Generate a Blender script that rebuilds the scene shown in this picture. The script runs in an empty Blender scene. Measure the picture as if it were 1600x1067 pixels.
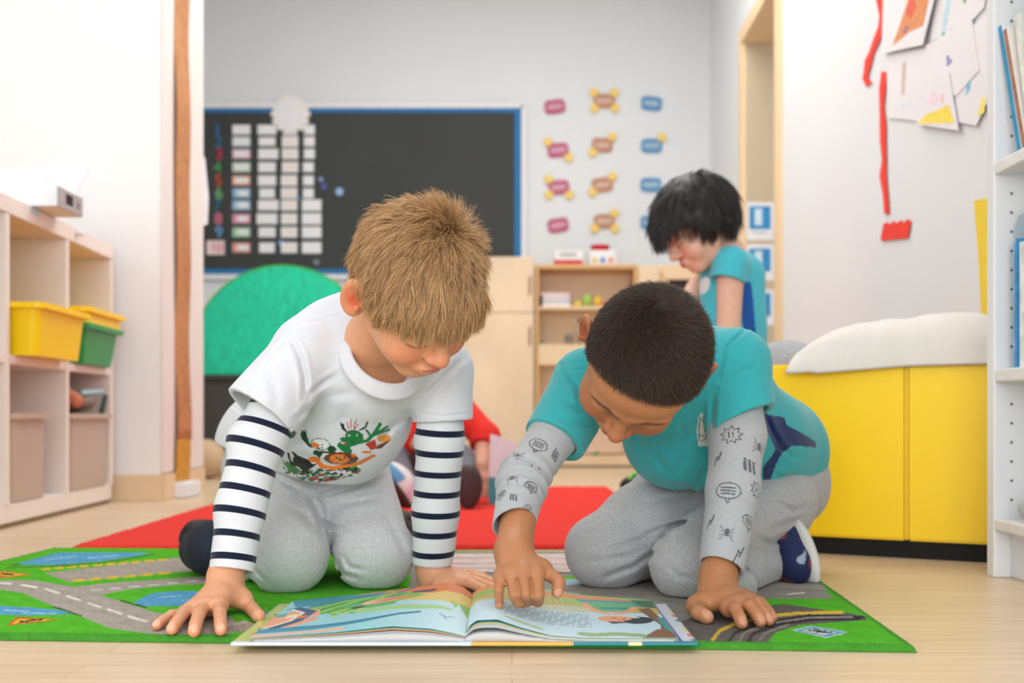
import bpy, bmesh, math, random
import numpy as np
from mathutils import Vector, Matrix

random.seed(7)
RNG = np.random.default_rng(7)
S = bpy.context.scene
C = S.collection

# ---------------------------------------------------------------- camera, world, lights, exposure
FPX, HZ, CAMH = 1778.0, 650.0, 0.27            # focal length in pixels (1600 wide), horizon row, camera height
cam_data = bpy.data.cameras.new('camera')
cam_data.sensor_width = 36.0
cam_data.lens = 36.0 * FPX / 1600.0
cam_data.shift_y = (HZ - 533.5) / 1600.0
cam_data.clip_start = 0.05
cam_data.dof.use_dof = True
cam_data.dof.focus_distance = 1.50
cam_data.dof.aperture_fstop = 4.2
cam = bpy.data.objects.new('camera', cam_data)
C.objects.link(cam)
cam.location = (0, 0, CAMH)
cam.rotation_euler = (math.pi / 2, 0, 0)
S.camera = cam

S.view_settings.view_transform = 'Standard'
S.view_settings.look = 'None'
S.view_settings.exposure = 0.0
S.view_settings.gamma = 1.0
S.view_settings.use_curve_mapping = False

world = bpy.data.worlds.new('world')
S.world = world
world.use_nodes = True
bg = world.node_tree.nodes['Background']
bg.inputs['Color'].default_value = (0.87, 0.94, 1.0, 1)
bg.inputs['Strength'].default_value = 0.86

def area_light(name, loc, size, size_y, power, color, target):
    d = bpy.data.lights.new(name, 'AREA')
    d.shape = 'RECTANGLE'; d.size = size; d.size_y = size_y
    d.energy = power; d.color = color
    o = bpy.data.objects.new(name, d); C.objects.link(o)
    o.location = loc
    v = Vector(target) - Vector(loc)
    o.rotation_euler = v.to_track_quat('-Z', 'Y').to_euler()
    return o

area_light('window_daylight_side', (-2.55, 1.3, 1.6), 2.2, 1.4, 13, (0.97, 0.985, 1.0), (0.2, 2.0, 0.4))
area_light('front_fill_light', (-0.1, -1.9, 1.0), 3.8, 1.8, 92, (0.97, 0.985, 1.0), (-0.1, 4.0, 0.6))  # added fill lamp behind the camera; no window stands there
area_light('ceiling_lamp_front', (0.2, 1.5, 2.72), 1.8, 1.2, 8, (1.0, 0.985, 0.96), (0.2, 1.5, 0))
area_light('ceiling_lamp_middle', (0.0, 3.6, 2.72), 1.8, 1.2, 32, (1.0, 0.98, 0.955), (0.0, 3.6, 0))
area_light('ceiling_lamp_rear', (0.0, 4.8, 2.72), 1.8, 0.6, 22, (1.0, 0.985, 0.97), (0.0, 4.8, 0))

# ---------------------------------------------------------------- small helpers
def W(px, py, Y):
    """world point seen at photo pixel (px, py) at depth Y"""
    return np.array([(px - 800.0) * Y / FPX, Y, CAMH + (HZ - py) * Y / FPX])

def G(px, py, z=0.0):
    """world point on the horizontal plane z under photo pixel (px, py)"""
    Y = (CAMH - z) * FPX / (py - HZ)
    return np.array([(px - 800.0) * Y / FPX, Y, z])

def nrm(v):
    v = np.asarray(v, float)
    return v / (np.linalg.norm(v) + 1e-12)

def lin(r, g, b):
    """sRGB 0-255 to linear"""
    o = []
    for c in (r, g, b):
        c = c / 255.0
        o.append(c / 12.92 if c <= 0.04045 else ((c + 0.055) / 1.055) ** 2.4)
    return tuple(o)

# ---------------------------------------------------------------- materials
_mats = {}
def mat(name, color, rough=0.6, var=0.06, scale=30.0, bump=0.0, bump_scale=200.0, metal=0.0, sss=0.0,
        attr=None, sheen=0.0, trans=0.0, stretch=None, coat=0.0, spec=0.5, alpha=1.0, ior=1.45):
    if name in _mats:
        return _mats[name]
    m = bpy.data.materials.new(name); m.use_nodes = True
    nt = m.node_tree; N = nt.nodes; L = nt.links
    b = N['Principled BSDF']
    b.inputs['Roughness'].default_value = rough
    b.inputs['Metallic'].default_value = metal
    b.inputs['Specular IOR Level'].default_value = spec
    b.inputs['IOR'].default_value = ior
    if sss:
        b.inputs['Subsurface Weight'].default_value = sss
        b.inputs['Subsurface Radius'].default_value = (1.0, 0.35, 0.2)
        b.inputs['Subsurface Scale'].default_value = 0.006
    if sheen:
        b.inputs['Sheen Weight'].default_value = sheen
    if trans:
        b.inputs['Transmission Weight'].default_value = trans
    if coat:
        b.inputs['Coat Weight'].default_value = coat
    if alpha < 1:
        b.inputs['Alpha'].default_value = alpha
    tc = N.new('ShaderNodeTexCoord')
    src = tc.outputs['Object']
    if stretch:
        mp = N.new('ShaderNodeMapping'); mp.inputs['Scale'].default_value = stretch
        L.new(src, mp.inputs['Vector']); src = mp.outputs['Vector']
    nz = N.new('ShaderNodeTexNoise'); nz.inputs['Scale'].default_value = scale; nz.inputs['Detail'].default_value = 4
    L.new(src, nz.inputs['Vector'])
    rp = N.new('ShaderNodeMapRange')
    rp.inputs['From Min'].default_value = 0.25; rp.inputs['From Max'].default_value = 0.75
    rp.inputs['To Min'].default_value = 1 - var; rp.inputs['To Max'].default_value = 1 + var
    L.new(nz.outputs['Fac'], rp.inputs['Value'])
    mx = N.new('ShaderNodeVectorMath'); mx.operation = 'SCALE'
    if attr:
        at = N.new('ShaderNodeAttribute'); at.attribute_name = attr
        L.new(at.outputs['Color'], mx.inputs[0])
    else:
        mx.inputs[0].default_value = color[:3]
    L.new(rp.outputs['Result'], mx.inputs['Scale'])
    L.new(mx.outputs['Vector'], b.inputs['Base Color'])
    if bump:
        n2 = N.new('ShaderNodeTexNoise'); n2.inputs['Scale'].default_value = bump_scale; n2.inputs['Detail'].default_value = 2
        L.new(src, n2.inputs['Vector'])
        bp = N.new('ShaderNodeBump'); bp.inputs['Strength'].default_value = bump; bp.inputs['Distance'].default_value = 0.002
        L.new(n2.outputs['Fac'], bp.inputs['Height']); L.new(bp.outputs['Normal'], b.inputs['Normal'])
    _mats[name] = m
    return m

# ---------------------------------------------------------------- object helpers
def adopt(o, parent):
    """shapes are written in world coordinates; the parent's own placement is cancelled"""
    o.parent = parent
    o.matrix_parent_inverse = Matrix.Translation(-parent.location) if parent.parent is None else Matrix.Identity(4)

def link(name, me, material=None, parent=None, smooth=False):
    o = bpy.data.objects.new(name, me); C.objects.link(o)
    if material is not None:
        me.materials.append(material)
    if parent is not None:
        adopt(o, parent)
    if smooth:
        me.shade_smooth()
    return o

def thing(name, label, cat, loc=(0, 0, 0), group=None):
    o = bpy.data.objects.new(name, None); C.objects.link(o)
    o.empty_display_size = 0.05
    o.location = loc
    o['label'] = label; o['category'] = cat
    if group: o['group'] = group
    return o

def tag(o, label, cat, group=None):
    o['label'] = label; o['category'] = cat
    if group: o['group'] = group
    return o

def struct(o):
    o['kind'] = 'structure'
    return o

def np_mesh(name, V, Fq):
    """mesh from numpy arrays; Fq (n,4) quads or (n,3) tris"""
    me = bpy.data.meshes.new(name)
    k = Fq.shape[1]
    me.vertices.add(len(V)); me.vertices.foreach_set('co', np.ascontiguousarray(V, np.float32).ravel())
    me.loops.add(Fq.size); me.loops.foreach_set('vertex_index', np.ascontiguousarray(Fq, np.int32).ravel())
    me.polygons.add(len(Fq))
    me.polygons.foreach_set('loop_start', np.arange(0, Fq.size, k, dtype=np.int32))
    me.update(calc_edges=True); me.validate()
    return me

def set_color(me, col, name='col'):
    a = me.attributes.new(name, 'FLOAT_COLOR', 'POINT')
    c = np.ones((len(me.vertices), 4), np.float32); c[:, :3] = col
    a.data.foreach_set('color', c.ravel())

def set_float(me, val, name):
    a = me.attributes.new(name, 'FLOAT', 'POINT')
    a.data.foreach_set('value', np.ascontiguousarray(val, np.float32))

def bm_mesh(name, bm):
    me = bpy.data.meshes.new(name); bm.normal_update(); bm.to_mesh(me); bm.free()
    return me

def add_box(bm, c, size, rot=None, bevel=0.0, seg=2):
    r = bmesh.ops.create_cube(bm, size=1.0)
    vs = r['verts']
    M = Matrix.Translation(Vector(c)) @ (rot.to_4x4() if rot is not None else Matrix.Identity(4)) @ Matrix.Diagonal((*size, 1))
    bmesh.ops.transform(bm, matrix=M, verts=vs)
    if bevel > 0:
        es = list({e for v in vs for e in v.link_edges})
        bmesh.ops.bevel(bm, geom=es, offset=bevel, segments=seg, profile=0.6, affect='EDGES')

def box(name, c, size, material, parent=None, rot=None, bevel=0.003, seg=2):
    bm = bmesh.new(); add_box(bm, c, size, rot, bevel, seg)
    return link(name, bm_mesh(name, bm), material, parent)

def add_cyl(bm, a, b, ra, rb=None, seg=24, cap=True):
    a = Vector(a); b = Vector(b); rb = ra if rb is None else rb
    d = b - a
    M = Matrix.Translation((a + b) / 2) @ d.to_track_quat('Z', 'Y').to_matrix().to_4x4()
    bmesh.ops.create_cone(bm, cap_ends=cap, segments=seg, radius1=ra, radius2=rb, depth=d.length, matrix=M)

def add_prism(bm, pts, depth_vec):
    """pts: ordered 3D outline; extruded by depth_vec"""
    d = Vector(depth_vec)
    lo = [bm.verts.new(Vector(p)) for p in pts]; hi = [bm.verts.new(Vector(p) + d) for p in pts]
    n = len(pts)
    bm.faces.new(lo[::-1]); bm.faces.new(hi)
    for i in range(n):
        bm.faces.new((lo[i], lo[(i + 1) % n], hi[(i + 1) % n], hi[i]))
    bmesh.ops.recalc_face_normals(bm, faces=bm.faces[:])

def prism(name, pts, depth_vec, material, parent=None):
    bm = bmesh.new(); add_prism(bm, pts, depth_vec)
    return link(name, bm_mesh(name, bm), material, parent)

def lathe(name, prof, loc, material, parent=None, seg=32):
    """prof: list of (r, z)"""
    bm = bmesh.new()
    rings = []
    for r, z in prof:
        rings.append([bm.verts.new((loc[0] + r * math.cos(2 * math.pi * i / seg), loc[1] + r * math.sin(2 * math.pi * i / seg), loc[2] + z)) for i in range(seg)])
    for a, b in zip(rings, rings[1:]):
        for i in range(seg):
            bm.faces.new((a[i], a[(i + 1) % seg], b[(i + 1) % seg], b[i]))
    bm.faces.new(rings[0][::-1]); bm.faces.new(rings[-1])
    bmesh.ops.recalc_face_normals(bm, faces=bm.faces[:])
    return link(name, bm_mesh(name, bm), material, parent, smooth=True)

# ---------------------------------------------------------------- 2D painting on vertex colours
def m_poly(U, V, pts):
    ins = np.zeros(U.shape, bool)
    n = len(pts)
    for i in range(n):
        x0, y0 = pts[i]; x1, y1 = pts[(i + 1) % n]
        if y0 == y1: continue
        c = ((y0 > V) != (y1 > V)) & (U < (x1 - x0) * (V - y0) / (y1 - y0) + x0)
        ins ^= c
    return ins

def d_line(U, V, pts):
    d = np.full(U.shape, 1e9)
    for (x0, y0), (x1, y1) in zip(pts, pts[1:]):
        dx, dy = x1 - x0, y1 - y0
        t = np.clip(((U - x0) * dx + (V - y0) * dy) / (dx * dx + dy * dy + 1e-12), 0, 1)
        d = np.minimum(d, np.hypot(U - x0 - t * dx, V - y0 - t * dy))
    return d

def m_ell(U, V, cx, cy, rx, ry, a=0.0):
    ca, sa = math.cos(a), math.sin(a)
    x = (U - cx) * ca + (V - cy) * sa; y = -(U - cx) * sa + (V - cy) * ca
    return (x / rx) ** 2 + (y / ry) ** 2 < 1

def wob(P, f, seed=0, n=5):
    """smooth pseudo-noise in about -1..1 from summed sines"""
    r = np.random.default_rng(seed)
    o = np.zeros(len(P))
    for i in range(n):
        k = r.normal(size=3); k *= f * (0.6 + 0.25 * i) / np.linalg.norm(k)
        k2 = r.normal(size=3); k2 *= f * 0.5 / np.linalg.norm(k2)
        o += np.sin(P @ k + r.uniform(0, 6.28) + 1.2 * np.sin(P @ k2 + r.uniform(0, 6.28))) / (1 + 0.3 * i)
    return o / 2.6

def creases(items):
    """cloth creases drawn as lines in the front view of a garment: (points, half width, depth), sizes in 1/1778 rad and metres"""
    its = []
    for pts, w, am in items:
        a = np.array(pts, float); its.append((pts, w, am, a.min(0) - 7 * w, a.max(0) + 7 * w))
    def g(P):
        px = 800 + P[:, 0] * FPX / P[:, 1]; py = HZ - (P[:, 2] - CAMH) * FPX / P[:, 1]
        o = np.zeros(len(P)); x0, x1, y0, y1 = px.min(), px.max(), py.min(), py.max()
        for pts, w, am, lo, hi in its:
            if x1 < lo[0] or x0 > hi[0] or y1 < lo[1] or y0 > hi[1]: continue
            d = d_line(px, py, pts)
            de = np.minimum((px - pts[0][0]) ** 2 + (py - pts[0][1]) ** 2, (px - pts[-1][0]) ** 2 + (py - pts[-1][1]) ** 2)
            o += am * (1 - np.exp(-de / (3.2 * w) ** 2)) * (np.exp(-(d / w) ** 2) - 0.45 * np.exp(-((d - 2.1 * w) / (1.2 * w)) ** 2))
        return o
    return g

# ---------------------------------------------------------------- signed-distance sculpting
class Prim:
    __slots__ = ('f', 'c', 'R')
    def __init__(s, f, c, R): s.f = f; s.c = np.asarray(c, float); s.R = R

def cone(a, b, ra, rb, flat=None):
    a = np.asarray(a, float); b = np.asarray(b, float)
    if flat is not None:
        n = nrm(flat[0]); s = flat[1]
    else:
        n = None
    def f(P):
        Q = P - a; ab = b - a
        if n is not None:
            Q = Q + np.outer(Q @ n, n) * (1 / s - 1); ab = ab + n * (ab @ n) * (1 / s - 1)
        t = np.clip(Q @ ab / (ab @ ab + 1e-12), 0, 1)
        v = Q - t[:, None] * ab
        L = np.sqrt((v * v).sum(1)) + 1e-9
        d = L - (ra + (rb - ra) * t)
        if n is not None:
            gn = (v @ n) / L
            d = d / np.sqrt(1 + gn * gn * (1 / s ** 2 - 1))
        return d
    return Prim(f, (a + b) / 2, np.linalg.norm(b - a) / 2 + max(ra, rb))

def ell(c, r, M=None):
    c = np.asarray(c, float); r = np.asarray(r, float)
    M = np.eye(3) if M is None else np.asarray(M, float)      # rows = axes
    def f(P):
        q = (P - c) @ M.T
        k0 = np.sqrt(((q / r) ** 2).sum(1)) + 1e-9
        k1 = np.sqrt(((q / r ** 2) ** 2).sum(1)) + 1e-9
        return k0 * (k0 - 1) / k1
    return Prim(f, c, float(r.max()))

def rbox(c, half, rad, M=None):
    c = np.asarray(c, float); half = np.asarray(half, float)
    M = np.eye(3) if M is None else np.asarray(M, float)
    def f(P):
        q = np.abs((P - c) @ M.T) - half + rad
        return np.sqrt((np.maximum(q, 0) ** 2).sum(1)) + np.minimum(q.max(1), 0) - rad
    return Prim(f, c, float(np.linalg.norm(half)))

def torus(c, ax, R, r, flat=None):
    c = np.asarray(c, float); ax = nrm(ax)
    def f(P):
        Q = P - c
        if flat is not None:
            n, s = flat; n = nrm(n)
            Q = Q + np.outer(Q @ n, n) * (1 / s - 1)
        h = Q @ ax
        v = Q - np.outer(h, ax)
        return np.hypot(np.sqrt((v * v).sum(1)) - R, h) - r
    return Prim(f, c, R + r)

def plane(p, n):
    p = np.asarray(p, float); n = nrm(n)
    return Prim(lambda P: (P - p) @ n, p, 1e3)

def pmax(*ps):
    """intersection; pass (prim, -1) to subtract"""
    L = [(q, 1) if isinstance(q, Prim) else q for q in ps]
    def f(P):
        d = None
        for q, s in L:
            e = q.f(P) * s
            d = e if d is None else np.maximum(d, e)
        return d
    return Prim(f, L[0][0].c, L[0][0].R)

def smin(a, b, k):
    h = np.maximum(k - np.abs(a - b), 0) / k
    return np.minimum(a, b) - h * h * k * 0.25

class SDF:
    def __init__(s): s.ops = []; s.disp = []
    def u(s, p, k=0.012): s.ops.append(('u', p, max(k, 1e-5))); return s
    def sub(s, p, k=0.004): s.ops.append(('s', p, max(k, 1e-5))); return s
    def cut(s, p, k=0.001): s.ops.append(('i', p, max(k, 1e-5))); return s
    def run(s, P, idx=None, pre=None):
        d = np.full(len(P), 10.0)
        for i in (range(len(s.ops)) if idx is None else idx):
            m, p, k = s.ops[i]
            e = p.f(P) if pre is None else pre[i]
            if m == 'u': d = smin(d, e, k)
            elif m == 's': d = -smin(-d, e, k)
            else: d = -smin(-d, -e, k)
        for g in s.disp: d = d + g(P)
        return d
    def mesh(s, name, res, B=14):
        us = [p for m, p, k in s.ops if m == 'u']
        lo = np.min([p.c - p.R for p in us], 0) - 4 * res
        hi = np.max([p.c + p.R for p in us], 0) + 4 * res
        nb = np.ceil((hi - lo) / (B * res)).astype(int) + 1
        gi = np.stack(np.meshgrid(*[np.arange(n) for n in nb], indexing='ij'), -1).reshape(-1, 3)
        cen = lo + (gi + 0.5) * B * res
        h = math.sqrt(3) / 2 * B * res
        pre = np.array([p.f(cen) for m, p, k in s.ops])
        dc = s.run(cen, None, pre)
        act = np.abs(dc) < h * 1.25 + 0.02
        isu = np.array([m == 'u' for m, p, k in s.ops]); ks = np.array([k for m, p, k in s.ops])
        umin = pre[isu].min(0)
        N = nb * B + 2
        off = np.stack(np.meshgrid(*[np.arange(B + 1)] * 3, indexing='ij'), -1).reshape(-1, 3)
        n1 = B + 1
        VK, VP, FK = [], [], []
        cidx = np.array([[0, 0, 0], [1, 0, 0], [0, 1, 0], [1, 1, 0], [0, 0, 1], [1, 0, 1], [0, 1, 1], [1, 1, 1]])
        edges = [(0, 1), (2, 3), (4, 5), (6, 7), (0, 2), (1, 3), (4, 6), (5, 7), (0, 4), (1, 5), (2, 6), (3, 7)]
        key = lambda I: (I[:, 0].astype(np.int64) * N[1] + I[:, 1]) * N[2] + I[:, 2]
        for b in np.nonzero(act)[0]:
            idx = []
            for i, (m, p, k) in enumerate(s.ops):
                if m == 'u':
                    if pre[i, b] < umin[b] + 3.0 * h + 2 * k + 0.012: idx.append(i)
                elif m == 's':
                    if pre[i, b] < 1.8 * h + 2 * k + 0.012: idx.append(i)
                else: idx.append(i)
            base = gi[b] * B
            P = lo + (base + off) * res
            D = s.run(P, idx).reshape(n1, n1, n1)
            if D.min() > 0 or D.max() < 0: continue
            ins = D < 0
            sub = [ins[c[0]:c[0] + B, c[1]:c[1] + B, c[2]:c[2] + B] for c in cidx]
            cnt = sum(x.astype(np.int8) for x in sub)
            cells = np.argwhere((cnt > 0) & (cnt < 8))
            if len(cells):
                cv = np.stack([D[cells[:, 0] + c[0], cells[:, 1] + c[1], cells[:, 2] + c[2]] for c in cidx], 1)
                acc = np.zeros((len(cells), 3)); w = np.zeros(len(cells))
                for e0, e1 in edges:
                    a, c2 = cv[:, e0], cv[:, e1]
                    mk = (a < 0) != (c2 < 0)
                    t = np.where(mk, a / np.where(mk, a - c2, 1), 0)
                    pt = cidx[e0] + t[:, None] * (cidx[e1] - cidx[e0])
                    acc += pt * mk[:, None]; w += mk
                acc /= w[:, None]
                VK.append(key(cells + base)); VP.append(lo + (cells + base + acc) * res)
            for ax in range(3):
                sl0 = ins[:B, :B, :B]
                sl1 = ins[1 if ax == 0 else 0:, 1 if ax == 1 else 0:, 1 if ax == 2 else 0:][:B, :B, :B]
                e = np.argwhere(sl0 != sl1)
                if not len(e): continue
                flip = sl0[e[:, 0], e[:, 1], e[:, 2]]
                g = e + base
                o1 = np.zeros(3, int); o2 = np.zeros(3, int)
                o1[(ax + 1) % 3] = 1; o2[(ax + 2) % 3] = 1
                q = np.stack([key(g - o1 - o2), key(g - o2), key(g), key(g - o1)], 1)
                q[~flip] = q[~flip][:, ::-1]
                FK.append(q)
        VK = np.concatenate(VK); VP = np.concatenate(VP); FK = np.concatenate(FK)
        o = np.argsort(VK); VK = VK[o]; VP = VP[o]
        ix = np.clip(np.searchsorted(VK, FK), 0, len(VK) - 1)
        ok = (VK[ix] == FK).all(1)
        me = np_mesh(name, VP, ix[ok])
        me.shade_smooth()
        return me

def verts_of(me):
    v = np.empty(len(me.vertices) * 3, np.float32); me.vertices.foreach_get('co', v)
    return v.reshape(-1, 3).astype(float)

def normals_of(me):
    v = np.empty(len(me.vertices) * 3, np.float32); me.vertex_normals.foreach_get('vector', v)
    return v.reshape(-1, 3).astype(float)

def along(P, pts):
    """arc-length from the END of the polyline and the distance to it"""
    pts = [np.asarray(p, float) for p in pts]
    segs = list(zip(pts, pts[1:])); L = [np.linalg.norm(b - a) for a, b in segs]; tot = sum(L)
    best = np.full(len(P), 1e9); s = np.zeros(len(P)); acc = 0
    for (a, b), l in zip(segs, L):
        t = np.clip((P - a) @ (b - a) / l ** 2, 0, 1)
        d = np.linalg.norm(P - a - t[:, None] * (b - a), axis=1)
        traw = np.where(t < 1, t, (P - a) @ (b - a) / l ** 2)
        m = d < best
        s[m] = (tot - (acc + traw * l))[m]; best[m] = d[m]; acc += l
    return s, best

def hair_curves(name, pts, radius, material, parent, taper=0.35):
    """pts (n, k, 3)"""
    n, k, _ = pts.shape
    hc = bpy.data.hair_curves.new(name)
    hc.add_curves([k] * n)
    hc.attributes['position'].data.foreach_set('vector', np.ascontiguousarray(pts, np.float32).ravel())
    r = hc.attributes.get('radius') or hc.attributes.new('radius', 'FLOAT', 'POINT')
    rr = np.tile(np.linspace(1, taper, k), n) * radius
    r.data.foreach_set('value', rr.astype(np.float32))
    o = bpy.data.objects.new(name, hc); C.objects.link(o)
    hc.materials.append(material)
    if parent is not None:
        adopt(o, parent)
    return o

def hair_mat(name, c1, c2, rough=0.45, spec=0.5):
    m = bpy.data.materials.new(name); m.use_nodes = True
    N = m.node_tree.nodes; L = m.node_tree.links
    b = N['Principled BSDF']; b.inputs['Roughness'].default_value = rough; b.inputs['Specular IOR Level'].default_value = spec
    hi = N.new('ShaderNodeHairInfo')
    mx = N.new('ShaderNodeMix'); mx.data_type = 'RGBA'
    mx.inputs['A'].default_value = (*c1, 1); mx.inputs['B'].default_value = (*c2, 1)
    L.new(hi.outputs['Random'], mx.inputs['Factor']); L.new(mx.outputs['Result'], b.inputs['Base Color'])
    return m
# ================================================================ the room
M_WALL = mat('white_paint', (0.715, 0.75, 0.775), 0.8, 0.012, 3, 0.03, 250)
M_WALLR = mat('white_paint_right', (0.765, 0.80, 0.82), 0.8, 0.012, 3, 0.03, 250)  # same white, lightened to carry the light on the right wall
M_WALLL = mat('white_paint_lit', (0.90, 0.90, 0.90), 0.8, 0.008, 3, 0.03, 250)  # same white, raised further so strong light sits in the left wall's colour
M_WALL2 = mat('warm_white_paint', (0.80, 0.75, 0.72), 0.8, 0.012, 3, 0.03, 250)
M_CEIL = mat('ceiling_paint', (0.85, 0.85, 0.84), 0.9, 0.01, 3)
M_BEIGE = mat('beige_paint', lin(196, 180, 152), 0.8, 0.02, 4)
M_BIRCH = mat('pale_birch', lin(232, 204, 168), 0.5, 0.07, 3, 0.05, 60, stretch=(1, 1, 0.4))
M_BIRCH2 = mat('birch_plywood', lin(228, 204, 174), 0.5, 0.14, 3.2, stretch=(1, 1, 0.7))
M_BIRCHE = mat('birch_edge', lin(214, 172, 120), 0.55, 0.08, 8)
M_DARKGAP = mat('recess_shade', (0.02, 0.018, 0.016), 0.8, 0.1, 5)  # near-black standing in for shade in holes, slot and under the unit
M_WHITEL = mat('white_laminate', (0.80, 0.81, 0.82), 0.4, 0.01, 6)
M_PINKL = mat('pale_wood_laminate', lin(240, 229, 221), 0.45, 0.03, 4)
M_PINKL_IN = mat('cream_laminate', lin(244, 229, 194), 0.5, 0.03, 4)
M_PAPER = mat('white_paper', (0.82, 0.82, 0.84), 0.85, 0.02, 20)

def floor_mat():
    m = bpy.data.materials.new('beech_planks'); m.use_nodes = True
    N = m.node_tree.nodes; L = m.node_tree.links; b = N['Principled BSDF']
    b.inputs['Roughness'].default_value = 0.34; b.inputs['Specular IOR Level'].default_value = 0.4
    tc = N.new('ShaderNodeTexCoord'); mp = N.new('ShaderNodeMapping'); mp.inputs['Scale'].default_value = (1.0, 14.0, 1.0)
    L.new(tc.outputs['Object'], mp.inputs['Vector'])
    n1 = N.new('ShaderNodeTexNoise'); n1.inputs['Scale'].default_value = 5; n1.inputs['Detail'].default_value = 6; n1.inputs['Roughness'].default_value = 0.6
    L.new(mp.outputs['Vector'], n1.inputs['Vector'])
    cr = N.new('ShaderNodeValToRGB')
    cr.color_ramp.elements[0].position = 0.3; cr.color_ramp.elements[0].color = (*lin(210, 183, 150), 1)
    cr.color_ramp.elements[1].position = 0.7; cr.color_ramp.elements[1].color = (*lin(228, 205, 176), 1)
    L.new(n1.outputs['Fac'], cr.inputs['Fac'])
    bk = N.new('ShaderNodeTexBrick'); bk.inputs['Scale'].default_value = 1.0; bk.offset = 0.37
    bk.inputs['Brick Width'].default_value = 1.25; bk.inputs['Row Height'].default_value = 0.065; bk.inputs['Mortar Size'].default_value = 0.0008
    bk.inputs['Color1'].default_value = (1, 1, 1, 1); bk.inputs['Color2'].default_value = (0.93, 0.92, 0.90, 1); bk.inputs['Mortar'].default_value = (0.72, 0.66, 0.58, 1)
    L.new(tc.outputs['Object'], bk.inputs['Vector'])
    mx = N.new('ShaderNodeMix'); mx.data_type = 'RGBA'; mx.blend_type = 'MULTIPLY'; mx.inputs['Factor'].default_value = 1
    L.new(cr.outputs['Color'], mx.inputs['A']); L.new(bk.outputs['Color'], mx.inputs['B'])
    L.new(mx.outputs['Result'], b.inputs['Base Color'])
    return m

YB = 6.4                                   # back wall
def xr(Y): return 1.115 - 0.0197 * (6.4 - Y)   # right-hand wall
rdir = nrm((0.0197, 1, 0)); rrot = Matrix.Rotation(-math.atan(0.0197), 3, 'Z')

struct(box('floor', (-0.5, 3.2, -0.03), (7.0, 7.4, 0.06), floor_mat(), bevel=0))
struct(box('ceiling', (-0.5, 3.2, 2.83), (7.0, 7.4, 0.06), M_CEIL, bevel=0))
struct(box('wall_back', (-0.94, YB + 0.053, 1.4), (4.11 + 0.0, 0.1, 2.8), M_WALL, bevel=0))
# right-hand wall in three pieces around the door opening
def wall_right_piece(y0, y1, z0, z1, name='wall_right'):
    pts = [(xr(y0), y0, z0), (xr(y1), y1, z0), (xr(y1), y1, z1), (xr(y0), y0, z1)]
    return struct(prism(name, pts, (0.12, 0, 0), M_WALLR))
YD0, YD1, ZD = 4.60, 5.34, 2.02
wr_ = wall_right_piece(-0.3, YD0 - 0.004, 0, 2.8)
for a in ((YD1 + 0.066, YB + 0.1, 0, 2.8), (YD0 + 0.001, YD1 + 0.065, ZD + 0.066, 2.8)):
    o = wall_right_piece(*a); adopt(o, wr_); o.name = 'wall_section'
# the corridor beyond the door
struct(box('wall_corridor', (2.2, YB + 0.05, 1.4), (1.96, 0.1, 2.8), M_BEIGE, bevel=0))
# door casing
def door_post(y0, y1, z0, z1):
    return prism('door_casing', [(xr(y0) - 0.02, y0, z0), (xr(y1) - 0.02, y1, z0), (xr(y1) - 0.02, y1, z1), (xr(y0) - 0.02, y0, z1)], (0.17, 0, 0), mat('door_wood', lin(236, 208, 166), 0.5, 0.06, 4, stretch=(1, 1, 0.3)))
def reveal():
    y = YD1 - 0.003
    return prism('door_reveal', [(xr(y) + 0.004, y, 0), (xr(y) + 0.150, y, 0), (xr(y) + 0.150, y, ZD - 0.001), (xr(y) + 0.004, y, ZD - 0.001)], (0, 0.0026, 0), M_BEIGE)
d1 = struct(door_post(YD0 - 0.07, YD0, 0, ZD + 0.07)); d1.name = 'door_1'
for a, nm in (((YD1, YD1 + 0.07, 0, ZD + 0.07), 'door_jamb'), ((YD0, YD1, ZD, ZD + 0.07), 'door_lintel')):
    o = door_post(*a); o.name = nm; adopt(o, d1)
adopt(reveal(), d1)
# wall pier on the left
XP0, YP0, YP1 = -1.12, 3.62, 4.10
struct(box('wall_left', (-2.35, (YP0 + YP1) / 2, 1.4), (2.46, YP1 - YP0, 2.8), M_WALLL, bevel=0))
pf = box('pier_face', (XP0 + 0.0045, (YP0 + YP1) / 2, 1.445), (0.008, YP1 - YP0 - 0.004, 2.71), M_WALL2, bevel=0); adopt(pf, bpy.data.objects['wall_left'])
struct(box('wall_side_added', (-2.75, 1.55, 1.4), (0.1, 4.1, 2.8), M_WALLL, bevel=0))  # unseen wall added to cut the light coming from the left
struct(box('baseboard_left', (-2.35, YP0 - 0.0075, 0.042), (2.474, 0.014, 0.084), M_BIRCH, bevel=0.002))
b2 = box('baseboard_return', (XP0 + 0.0085, (YP0 + YP1) / 2 + 0.002, 0.042), (0.014, YP1 - YP0 - 0.006, 0.084), M_BIRCH, bevel=0.002); adopt(b2, bpy.data.objects['baseboard_left'])
struct(box('baseboard_back', (-0.94, YB - 0.007, 0.042), (4.1, 0.014, 0.084), M_BIRCH, bevel=0.002))

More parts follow.
